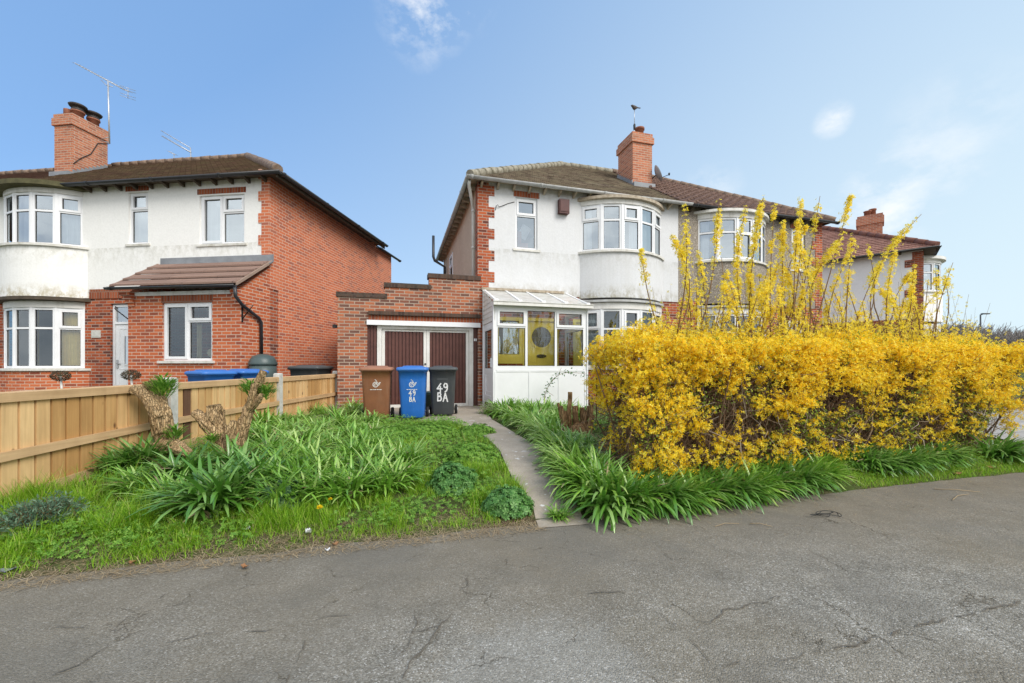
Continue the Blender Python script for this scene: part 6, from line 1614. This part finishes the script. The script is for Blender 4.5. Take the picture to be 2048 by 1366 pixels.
# ------------------------------------------------------------------ pollarded stumps
def catmull(P, n=6):
    P = [Vector(p) for p in P]; out_ = []
    for i in range(len(P) - 1):
        p0, p1, p2, p3 = P[max(0, i - 1)], P[i], P[i + 1], P[min(len(P) - 1, i + 2)]
        for k in range(n):
            t = k / n; out_.append(.5 * ((2 * p1) + (-p0 + p2) * t + (2 * p0 - 5 * p1 + 4 * p2 - p3) * t * t + (-p0 + 3 * p1 - 3 * p2 + p3) * t ** 3))
    return out_ + [P[-1]]
def limb(mb, pts, rs, n=40, rough=.30, cut=True, seed=0):
    C = catmull(pts, 11); k = len(C); rr = np.interp(np.linspace(0, len(rs) - 1, k), range(len(rs)), rs) * .84
    loops = []; up0 = Vector((1, .3, 0))
    for i, c in enumerate(C):
        t = (C[min(i + 1, k - 1)] - C[max(i - 1, 0)]).normalized(); s_ = t.cross(up0).normalized(); u_ = s_.cross(t).normalized(); lp_ = []
        for j in range(n):
            a = 2 * PI * j / n; d = s_ * math.cos(a) + u_ * math.sin(a)
            q = .9 + rough * (noise.noise(Vector((math.cos(a) * 2.2 + seed, math.sin(a) * 2.2, i * .12))) + .8 * noise.noise(Vector((math.cos(a) * 5 + seed, math.sin(a) * 5, i * .2))) + .5 * noise.noise(Vector((math.cos(a) * 9 + seed, math.sin(a) * 9, i * .12))) + .45 * noise.noise(Vector((math.cos(a) * 16 + seed, math.sin(a) * 16, i * .4))))
            lp_.append(c + d * (rr[i] * q))
        loops.append(lp_)
    mb.loft(loops, 0, True, False, True)
    cen = sum((p for p in loops[-1]), Vector()) / n
    for j in range(n):
        mb.face([loops[-1][j], loops[-1][(j + 1) % n], cen], 1 if cut else 0)
def sprout(parent, c, r, n, Lg=.10):
    c = np.array(c); d = rng.normal(size=(n, 3)); d /= np.linalg.norm(d, axis=1)[:, None]; b = c + d * r * rng.uniform(.15, .75, n)[:, None]
    V, Q = ribbons(b, np.arctan2(d[:, 1], d[:, 0]), rng.uniform(.6, 1.2, n) * Lg, np.full(n, .017), rng.uniform(.2, .9, n), rng.uniform(.8, 1.7, n), 3, .1, 'lance')
    np_obj('sprout', V, Q, M['weed'], None, parent)
SY = 4.55
b0 = at(335, 905, SY); st = empty('tree_stump', b0, 0, 'pale pollarded stump with two sawn limbs and a leafy tuft against the fence post', 'stump')
W_ = lambda u, v, dy=0: at(u, v, SY + dy) - b0
q = MB()
limb(q, [W_(352, 925, -.05), W_(336, 885), W_(322, 830), W_(308, 785, .05), W_(300, 764, .06)], [.16, .115, .105, .095, .092], seed=1)
limb(q, [W_(322, 865, -.06), W_(305, 815, -.1), W_(283, 788, -.12), W_(264, 778, -.12)], [.07, .062, .054, .05], seed=4)
limb(q, [W_(318, 835, -.09), W_(298, 800, -.1), W_(278, 776, -.06)], [.06, .06, .055], seed=8)
limb(q, [W_(325, 890, -.02), W_(350, 896, -.1), W_(378, 908, -.16)], [.13, .10, .05], seed=5, cut=False); limb(q, [W_(335, 885), W_(318, 905, -.05), W_(300, 925, -.08)], [.11, .08, .05], seed=6, cut=False)
q.build('trunk', [M['bark'], M['cut_wood']], st)
sprout(st, W_(326, 776, .02), .17, 340, .09); sprout(st, W_(350, 868, -.05), .10, 90, .09)
SY = 4.45
b0 = at(452, 912, SY); st = empty('tree_stump', b0, 0, 'forked pale stump with a ragged broken fan and one tall leaning limb', 'stump')
q = MB()
limb(q, [W_(468, 935), W_(478, 880), W_(496, 825, .02), W_(512, 780, .04), W_(527, 742, .05)], [.115, .085, .072, .052, .042], seed=11)
limb(q, [W_(500, 815, -.03), W_(505, 790, -.07), W_(509, 768, -.08)], [.045, .042, .036], seed=14)
limb(q, [W_(498, 822), W_(516, 800, -.05), W_(524, 788, -.06)], [.04, .042, .02], seed=12, cut=False)
limb(q, [W_(460, 925), W_(440, 880), W_(412, 845, -.02), W_(388, 824, -.03)], [.11, .09, .075, .05], seed=21, rough=.3)
limb(q, [W_(458, 920), W_(446, 875, .03), W_(432, 838, .03), W_(428, 810, .02)], [.10, .085, .095, .075], seed=23, rough=.4)
limb(q, [W_(450, 880, .02), W_(420, 850, .03), W_(408, 828, .03)], [.08, .10, .06], seed=27, rough=.4)
limb(q, [W_(464, 915, -.05), W_(462, 870, -.07), W_(468, 842, -.07)], [.07, .062, .045], seed=31, rough=.3)
q.build('trunk', [M['bark'], M['cut_wood']], st)
sprout(st, W_(500, 778, .05), .13, 190, .075); sprout(st, W_(530, 785, .05), .13, 190, .075); sprout(st, W_(424, 878, -.1), .07, 50, .08)
SY = 6.3
b0 = at(1155, 868, SY); st = empty('shrub_stump', b0, 0, 'brown cut-back shrub stump of upright sawn stems left of the hedge', 'stump')
q = MB()
for k, (u0, u1, v1, r) in enumerate(((1130, 1122, 812, .028), (1142, 1140, 784, .036), (1138, 1130, 822, .03), (1152, 1150, 812, .045), (1160, 1164, 815, .04), (1170, 1172, 820, .035), (1175, 1184, 796, .03), (1166, 1178, 812, .025), (1128, 1116, 806, .022), (1180, 1186, 830, .03))):
    dy = random.uniform(-.12, .12); limb(q, [W_(u0, 880, dy), W_((u0 + u1) / 2 + random.uniform(-3, 3), (880 + v1) / 2, dy), W_(u1, v1, dy)], [r * 1.9, r * 1.4, r * 1.2], 14, .3, seed=k * 3 + 40)
limb(q, [W_(1135, 885), W_(1155, 862), W_(1178, 885)], [.12, .16, .12], 14, .3, seed=77, cut=False)
q.build('trunk', [M['bark_dark'], M['cut_wood']], st)

# ------------------------------------------------------------------ smaller plants
p = on_ground(85, 1050); lv = empty('grey_shrub', (p.x, p.y, p.z), 0, 'low grey green needly shrub at the fence foot by the left edge', 'shrub')
n = 700; az = rng.uniform(0, 2 * PI, n); th = rng.uniform(.2, 1.25, n); ln = rng.uniform(.12, .30, n)
a = np.zeros((n, 3)) + rng.normal(size=(n, 3)) * [.06, .06, .01]; ln = ln * .72; d = np.stack([np.sin(th) * np.cos(az), np.sin(th) * np.sin(az), np.cos(th)], -1); b = a + d * ln[:, None]
V1, Q1 = sticks(a, b, np.full(n, .0022), .05); V1o = np_obj('stems', V1, Q1, M['bark_dark'], None, lv)
m_ = 16; tt = rng.uniform(.25, 1.02, (n, m_)); c = (a[:, None] + (b - a)[:, None] * tt[:, :, None]).reshape(-1, 3); dd_ = np.repeat(d, m_, 0)
x_, y_, z_ = rand_rot(len(c), rng.normal(size=(len(c), 3)), .3); x_ = dd_ * .6 + rng.normal(size=(len(c), 3)) * .5; x_ /= np.linalg.norm(x_, axis=1)[:, None]
V, Q = scatter(kite(.14, .03), c, x_, np.cross(z_, x_), z_, rng.uniform(.022, .042, len(c))); np_obj('foliage', V, Q, M['lavender'], None, lv)
def blossom_tuft(u, v, label, n=120, r=.14, h=.16):
    p = clear_of_porch(on_ground(u, v)); p.z = gz(p.x, p.y); o = empty('heather', (p.x, p.y, p.z), 0, label, 'plant')
    a = rng.normal(size=(n, 3)) * [r * .4, r * .4, 0]; b = a + np.stack([rng.normal(0, r * .5, n), rng.normal(0, r * .5, n), rng.uniform(.5, 1.1, n) * h], -1)
    V, Q = sticks(a, b, np.full(n, .002), .05); np_obj('stems', V, Q, M['weed'], None, o)
    t = rng.uniform(.45, 1.05, (n, 12)); c = (a[:, None] + (b - a)[:, None] * t[:, :, None]).reshape(-1, 3) + rng.normal(size=(n * 12, 3)) * .008
    x_, y_, z_ = rand_rot(len(c)); V, Q = scatter(kite(.4), c, x_, y_, z_, rng.uniform(.007, .013, len(c))); np_obj('blossom', V, Q, M['pink'], None, o)
blossom_tuft(978, 812, 'pink flowered heather beside the porch door', 150, .22, .24)
blossom_tuft(668, 824, 'pinkish heather near the fence end by the garage pillar', 60, .2, .2)
p = clear_of_porch(on_ground(1090, 815)); p = at(1090, 735, p.y + .1); p.z = gz(p.x, p.y); rb = empty('rose_bush', (p.x, p.y, p.z), 0, 'thin arching rose branch with dark leaves against the white porch panels', 'plant')
RY = p.y
Wr = lambda u, v, dy=0: at(u, v, RY + dy) - Vector((p.x, p.y, p.z))
q = MB(); pts = catmull([Wr(1092, 818), Wr(1090, 790), Wr(1100, 768), Wr(1118, 750), Wr(1140, 745), Wr(1172, 748)], 6); q.tube(pts, [.008 - .005 * i / len(pts) for i in range(len(pts))], 6)
q.tube([pts[8], pts[8] + Vector((.10, -.03, -.06)), pts[8] + Vector((.16, -.04, -.10))], .004, 5); q.tube([pts[18], pts[18] + Vector((.02, -.03, .10)), pts[18] + Vector((.05, -.03, .16))], .004, 5); q.build('stem', M['bark_dark'], rb)
c = np.array([tuple(pts[i] + Vector((random.gauss(0, .045), random.gauss(0, .03), random.gauss(0, .045)))) for i in [random.randint(4, len(pts) - 1) for _ in range(110)]])
x_, y_, z_ = rand_rot(len(c), np.tile(np.array([[0, -.6, .6]]), (len(c), 1)), .5); V, Q = scatter(kite(.34), c, x_, y_, z_, rng.uniform(.035, .06, len(c))); np_obj('foliage', V, Q, M['rose_leaf'], None, rb)
for (u, v, lab) in ((641, 1040, 'larger open yellow dandelion in the verge grass'), (662, 1022, 'smaller yellow dandelion behind the open one')):
    p = on_ground(u, v); o = empty('dandelion', p, 0, lab, 'flower', 'dandelions in the verge')
    q = MB(); q.tube([(0, 0, 0), (.004, -.01, .05), (.0, -.015, .10)], .0022, 5); q.build('stem', M['weed'], o)
    n = 70; c = np.tile(np.array([[0, -.015, .10]]), (n, 1)); a = rng.uniform(0, 2 * PI, n); e = rng.uniform(.1, 1.3, n); x_ = np.stack([np.cos(a) * np.cos(e), np.sin(a) * np.cos(e), np.sin(e)], -1); z_ = rng.normal(size=(n, 3)); y_ = np.cross(z_, x_); y_ /= np.linalg.norm(y_, axis=1)[:, None]
    V, Q = scatter(kite(.16, .03), c, x_, y_, np.cross(x_, y_), np.full(n, .030 if v > 1030 else .022)); np_obj('flower_head', V, Q, M['dandelion'], None, o)
# dried topiary balls on stems in the left house's garden
for (u, v, lab) in ((121, 752, 'dried topiary ball on a bare stem below the bay window'), (262, 750, 'dried topiary ball on a bare stem beside the white front door')):
    Yt = 8.3; p = at(u, v, Yt); o = empty('topiary_ball', (p.x, p.y, .3), 0, lab, 'plant', 'dried topiary balls')
    q = MB(); q.tube([(.06, 0, 0), (.05, 0, .3), (.0, 0, p.z - .3)], .02, 6); q.build('stem', M['concrete_post'], o)
    n = 1500; d = rng.normal(size=(n, 3)); d /= np.linalg.norm(d, axis=1)[:, None]; c = d * np.array([.15, .15, .10]) * rng.uniform(.8, 1.05, n)[:, None] + np.array([0, 0, p.z - .3])
    x_, y_, z_ = rand_rot(n, d, .4); V, Q = scatter(kite(.3), c, x_, y_, z_, rng.uniform(.012, .028, n)); np_obj('crown', V, Q, M['topiary'], None, o)

# ------------------------------------------------------------------ litter on the asphalt edge
def scrap(name, u, v, w, d, mat, label, cat, curl=.015):
    p = on_ground(u, v); q = MB(); n = 5
    zz = max(p.z, 0)
    grid = [[Vector(((i / n - .5) * w * (1 - .35 * abs(j / n - .5)), (j / n - .5) * d * (1 - .3 * abs(i / n - .5)), .012 + curl * (abs(i / n - .5) * 1.6 + random.uniform(0, .5)))) for i in range(n + 1)] for j in range(n + 1)]
    for j in range(n):
        for i in range(n): q.face([grid[j][i], grid[j][i + 1], grid[j + 1][i + 1], grid[j + 1][i]], 0, smooth=True)
    for j in range(n):
        for i in range(n): q.face([g - Vector((0, 0, .003)) for g in (grid[j + 1][i], grid[j + 1][i + 1], grid[j][i + 1], grid[j][i])], 0, smooth=True)
    o = q.build(name, M[mat]); o.location = (p.x, p.y, zz); o.rotation_euler = (0, 0, random.uniform(0, 6)); return tag(o, label, cat)
scrap('litter', 617, 1070, .05, .04, 'litter_white', 'crumpled white scrap in the verge grass', 'litter', .03)
scrap('litter', 492, 1062, .06, .03, 'litter_white', 'pale scrap lying under the big strap-leaved fountain', 'litter')
scrap('litter', 655, 1108, .035, .02, 'litter_white', 'tiny white scrap on the asphalt edge', 'litter')
scrap('litter', 14, 1146, .09, .05, 'lead', 'grey plastic scrap at the left edge of the verge', 'litter')
scrap('fallen_leaf', 670, 1096, .05, .035, 'dry_leaf', 'orange brown dead leaf at the verge edge', 'leaf')
scrap('fallen_leaf', 490, 1142, .06, .03, 'dry_leaf', 'brown dead leaf on the asphalt left of centre', 'leaf')
scrap('fallen_leaf', 266, 1131, .045, .035, 'dry_leaf', 'ochre dead leaf at the verge on the left', 'leaf')
scrap('fallen_leaf', 1915, 950, .16, .05, 'dry_leaf', 'brown dead leaf before the far end of the hedge', 'leaf')
scrap('fallen_leaf', 1985, 938, .14, .06, 'dry_leaf', 'brown dead leaf under the last strap-leaved plant', 'leaf')
def stick_on_road(u0, v0, u1, v1, label, r=.004):
    a, b = on_ground(u0, v0), on_ground(u1, v1); a.z = b.z = .009; q = MB(); m_ = (a + b) / 2 + Vector((.0, .03, .004)); q.tube([a, m_, b], [r, r * .9, r * .6], 5)
    return tag(q.build('twig', M['straw']), label, 'twig')
stick_on_road(1868, 982, 1960, 988, 'long pale dry twig on the asphalt right of the strap leaves'); stick_on_road(1905, 1004, 1938, 992, 'short pale twig beside the long one on the asphalt')
stick_on_road(1430, 1058, 1478, 1052, 'dry straw stalk on the asphalt below the hedge', .003); stick_on_road(1500, 1052, 1545, 1058, 'curved dry stalk on the asphalt below the hedge', .003)
p = on_ground(1660, 1040); q = MB(); pts = []
for k in range(26): a = k * .62; pts.append((p.x + .11 * math.cos(a) * (1 + .5 * math.sin(k * .9)), p.y + .05 + .05 * math.sin(a * 1.07) * (1 + .4 * math.cos(k * .5)), .008 + .022 * abs(math.sin(k * .7))))
q.tube(catmull(pts, 4), .0028, 5); tag(q.build('cable_tangle', M['iron']), 'tangle of thin black cable on the asphalt at the hedge foot', 'cable')

# ------------------------------------------------------------------ far right: car on the next drive, lamp post, bare wood
def car(loc, rz):
    t = empty('parked_car', loc, rz, 'black parked car mostly hidden behind the right end of the hedge', 'car')
    b = MB(); prof = [(-2.1, .35), (-2.12, .62), (-2.0, .78), (-1.0, .92), (-.35, 1.42), (.95, 1.46), (1.75, .98), (2.08, .92), (2.12, .4), (1.9, .24), (-1.9, .24)]
    def sec(y, ins): return [(x, y, z) if z < .95 else (x * .97, y - math.copysign(ins, y), z) for x, z in prof]
    b.loft([sec(-.86, .16), sec(-.80, .12), sec(.80, .12), sec(.86, .16)], 0, True, True, False); b.build('body', M['car_paint'], t)
    for sy in (-1, 1):
        g = MB(); y = sy * .775 
        g.face([(-.86, sy * .862 , .95), (-.30, sy * .70, 1.37), (.30, sy * .70, 1.39), (.30, sy * .862, .95)]); g.face([(.38, sy * .862, .95), (.38, sy * .70, 1.39), (.90, sy * .70, 1.40), (1.45, sy * .862, 1.0)]); g.build('side_window', M['door_glass'], t)
    g = MB(); g.face([(-1.0, -.66, .945), (-.39, -.60, 1.41), (-.39, .60, 1.41), (-1.0, .66, .945)]); g.build('windscreen', M['door_glass'], t)
    for x in (-1.35, 1.30):
        for sy in (-1, 1):
            w = MB(); w.M = Matrix.Translation((x, sy * .78, .31)) @ Matrix.Rotation(PI / 2, 4, 'X'); w.lathe([(.19, -.11), (.29, -.11), (.31, -.07), (.31, .07), (.29, .11), (.19, .11)], (0, 0, 0), 24); wo = w.build('wheel', M['tyre'], t)
            r = MB(); r.M = w.M; r.lathe([(.02, -.112), (.19, -.115), (.19, .115), (.02, .112)], (0, 0, 0), 16); r.build('rim', M['aluminium'], wo)
    for sy in (-.6, .6):
        h = MB(); h.box(-2.135, -2.05, sy - .17, sy + .17, .60, .72); h.build('headlight', M['glass'], t)
    pl_ = MB(); pl_.box(-2.14, -2.121, -.26, .26, .40, .51); pl_.build('number_plate', M['upvc'], t)
cp_ = E0 + DR * 9.6 + NR * 4.4
car((cp_.x, cp_.y, .3), AR + PI / 2)
p = at(1961, 735, 42); lp_ = empty('street_lamp', (p.x, 42, 0), 0, 'slim dark street lamp in front of the bare trees on the right', 'street lamp')
hL = at(1961, 629, 42).z
q = MB(); q.tube([(0, 0, 0), (0, 0, 1.2), (0, 0, hL)], [.10, .08, .06], 10); q.build('pole', M['steel'], lp_)
q = MB(); q.tube([(0, 0, hL - .05), (.35, 0, hL + .06)], .04, 6); q.box(.15, .85, -.12, .12, hL + .02, hL + .13); q.build('lamp_head', M['steel'], lp_)
A_, B_ = [], []
for k in range(46):
    Yt = random.uniform(85, 150); u = 1870 + k * 8 + random.uniform(-6, 6); x = (u - 1024) / F * Yt
    vt = 645 + random.uniform(-12, 14) + max(0, u - 1960) * .20
    H_ = CAMZ + (735 - vt) / F * Yt
    n = 620; az = rng.uniform(0, 2 * PI, n); r = rng.uniform(0, 1, n) ** .6 * H_ * .32; zz = rng.uniform(.12, .82, n) * H_
    a = np.stack([x + r * np.cos(az) * (zz / H_ + .2), Yt + r * np.sin(az), zz], -1)
    d = np.stack([np.cos(az) * rng.uniform(.1, .9, n), np.sin(az) * .5, rng.uniform(.4, 1.2, n)], -1); d /= np.linalg.norm(d, axis=1)[:, None]
    b = a + d * (rng.uniform(.05, .15, n) * H_)[:, None]; b[:, 2] = np.minimum(b[:, 2], H_ * rng.uniform(.85, 1.02, n)); A_.append(a); B_.append(b)
A_, B_ = np.concatenate(A_), np.concatenate(B_)
V, Q = sticks(A_, B_, rng.uniform(.03, .09, len(A_)), .08); tag(np_obj('distant_trees', V, Q, M['far_twig']), kind='stuff')

# ------------------------------------------------------------------ sky, sun, camera
SUN_EL, SUN_ROT = rad(41), rad(132)
wld = bpy.data.worlds.new('World'); scene.world = wld; wld.use_nodes = True
nt = wld.node_tree; nt.nodes.clear()
out = nt.nodes.new('ShaderNodeOutputWorld'); bg_ = nt.nodes.new('ShaderNodeBackground')
sky = nt.nodes.new('ShaderNodeTexSky'); sky.sky_type = 'NISHITA'; sky.sun_disc = False; sky.sun_elevation = SUN_EL; sky.sun_rotation = SUN_ROT; sky.air_density = 1.0; sky.dust_density = .6; sky.ozone_density = 1.5
STR = .10
bg_.inputs['Strength'].default_value = STR
d = coords(nt, 'Generated')
sp_ = nt.nodes.new('ShaderNodeSeparateXYZ'); L(nt, d, sp_.inputs[0])
X_, Y_, Z_ = sp_.outputs
def k10(c): return tuple(v / STR for v in c)
# thin white veil: stronger low down and towards the right
SKY_TINT = (1.5, 1.7, 1.8); SKY_C = (.165, .305, .550); VEIL_C = (.515, .630, .69); CLOUD_C = (.72, .735, .75); BACK_C = (1.12, 1.13, 1.14); BACK_D = (.62, .64, .68)
SUN_E, SUN_A, EXPO = 2.1, 32, .54
v1 = mth(nt, 'MULTIPLY', X_, .55); v2 = mth(nt, 'MULTIPLY', Z_, -.75); veil = mth(nt, 'ADD', mth(nt, 'ADD', v1, v2), .64, True)
col = mix(nt, 1.0, sky.outputs[0], SKY_TINT, 'MULTIPLY')
col = mix(nt, .78, col, k10(SKY_C))
col = mix(nt, veil, col, k10(VEIL_C))
# wisps of cloud in the directions where the photograph shows them
def cloud_at(u, v, size, amt, seed, sx=1.0):
    global col
    c = Vector(((u - 1024) / F, 1, (735 - v) / F)).normalized()
    n = nt.nodes.new('ShaderNodeVectorMath'); n.operation = 'DISTANCE'
    ns = nt.nodes.new('ShaderNodeTexNoise'); ns.inputs['Scale'].default_value = 5; ns.inputs['Detail'].default_value = 5; L(nt, d, ns.inputs['Vector'])
    w = nt.nodes.new('ShaderNodeVectorMath'); w.operation = 'SCALE'; w.inputs['Scale'].default_value = size * 1.3; L(nt, ns.outputs['Color'], w.inputs[0])
    a = nt.nodes.new('ShaderNodeVectorMath'); a.operation = 'ADD'; L(nt, d, a.inputs[0]); L(nt, w.outputs[0], a.inputs[1])
    L(nt, a.outputs[0], n.inputs[0]); n.inputs[1].default_value = tuple(c + Vector((1, 1, 1)) * size * .65)
    blob = ramp(nt, n.outputs['Value'], [(0, (1, 1, 1)), (size, (0, 0, 0))])
    tex = noise_tex(nt, scaled(nt, d, (1, 1, 1.6), (seed, 0, seed)), 9, 8, .62)
    m_ = mix(nt, 1.0, blob, ramp(nt, tex, [(.44, (0, 0, 0)), (.72, (1, 1, 1))]), 'MULTIPLY')
    b = nt.nodes.new('ShaderNodeRGBToBW'); L(nt, m_, b.inputs[0])
    col = mix(nt, mth(nt, 'MULTIPLY', b.outputs[0], amt, True), col, k10(CLOUD_C))
cloud_at(850, 0, .115, 1.7, .3); cloud_at(1665, 240, .032, 1.5, 1.1); cloud_at(1800, 400, .12, 1.3, 2.0); cloud_at(1420, 375, .06, .8, .7); cloud_at(1930, 250, .10, .5, 1.7)
# broken bright cloud over the half of the sky behind the photographer
bc = noise_tex(nt, scaled(nt, d, (1, 1, 1.8)), 2.2, 8, .6)
back = mth(nt, 'MULTIPLY', ramp(nt, mth(nt, 'MULTIPLY', Y_, -1.0), [(.02, (0, 0, 0)), (.45, (1, 1, 1))]), ramp(nt, bc, [(.30, (.45, .45, .45)), (.55, (1, 1, 1))]))
col = mix(nt, back, col, mix(nt, ramp(nt, bc, [(.4, (0, 0, 0)), (.62, (1, 1, 1))]), k10(BACK_D), k10(BACK_C)))
# below the horizon
col = mix(nt, ramp(nt, Z_, [(.49, (1, 1, 1)), (.5, (0, 0, 0))]) if False else ramp(nt, mth(nt, 'MULTIPLY', Z_, -8), [(0, (0, 0, 0)), (1, (1, 1, 1))]), col, k10((.25, .25, .24)))
L(nt, col, bg_.inputs['Color']); L(nt, bg_.outputs[0], out.inputs['Surface'])
sl_d = bpy.data.lights.new('sun', 'SUN'); sl_d.energy = SUN_E; sl_d.angle = rad(SUN_A); sl_d.color = (1.0, .95, .88)
so = bpy.data.objects.new('sun', sl_d); COL.objects.link(so)
to_sun = Vector((math.sin(SUN_ROT) * math.cos(SUN_EL), math.cos(SUN_ROT) * math.cos(SUN_EL), math.sin(SUN_EL)))
so.rotation_euler = to_sun.to_track_quat('Z', 'Y').to_euler(); so.location = (0, 0, 30)
cam_d = bpy.data.cameras.new('camera'); cam = bpy.data.objects.new('camera', cam_d); COL.objects.link(cam)
cam.location = (0, 0, CAMZ); cam.rotation_euler = (PI / 2, 0, 0); cam_d.sensor_width = 36; cam_d.lens = F / 2048 * 36; cam_d.shift_y = 52 / 2048; cam_d.clip_start = .05; cam_d.clip_end = 2000
scene.camera = cam
scene.view_settings.view_transform = 'Standard'; scene.view_settings.look = 'None'; scene.view_settings.exposure = EXPO; scene.view_settings.gamma = 1
scene.cycles.max_bounces = 7; scene.cycles.diffuse_bounces = 5; scene.cycles.glossy_bounces = 3; scene.cycles.transmission_bounces = 4; scene.cycles.transparent_max_bounces = 10
scene.cycles.caustics_reflective = False; scene.cycles.caustics_refractive = False
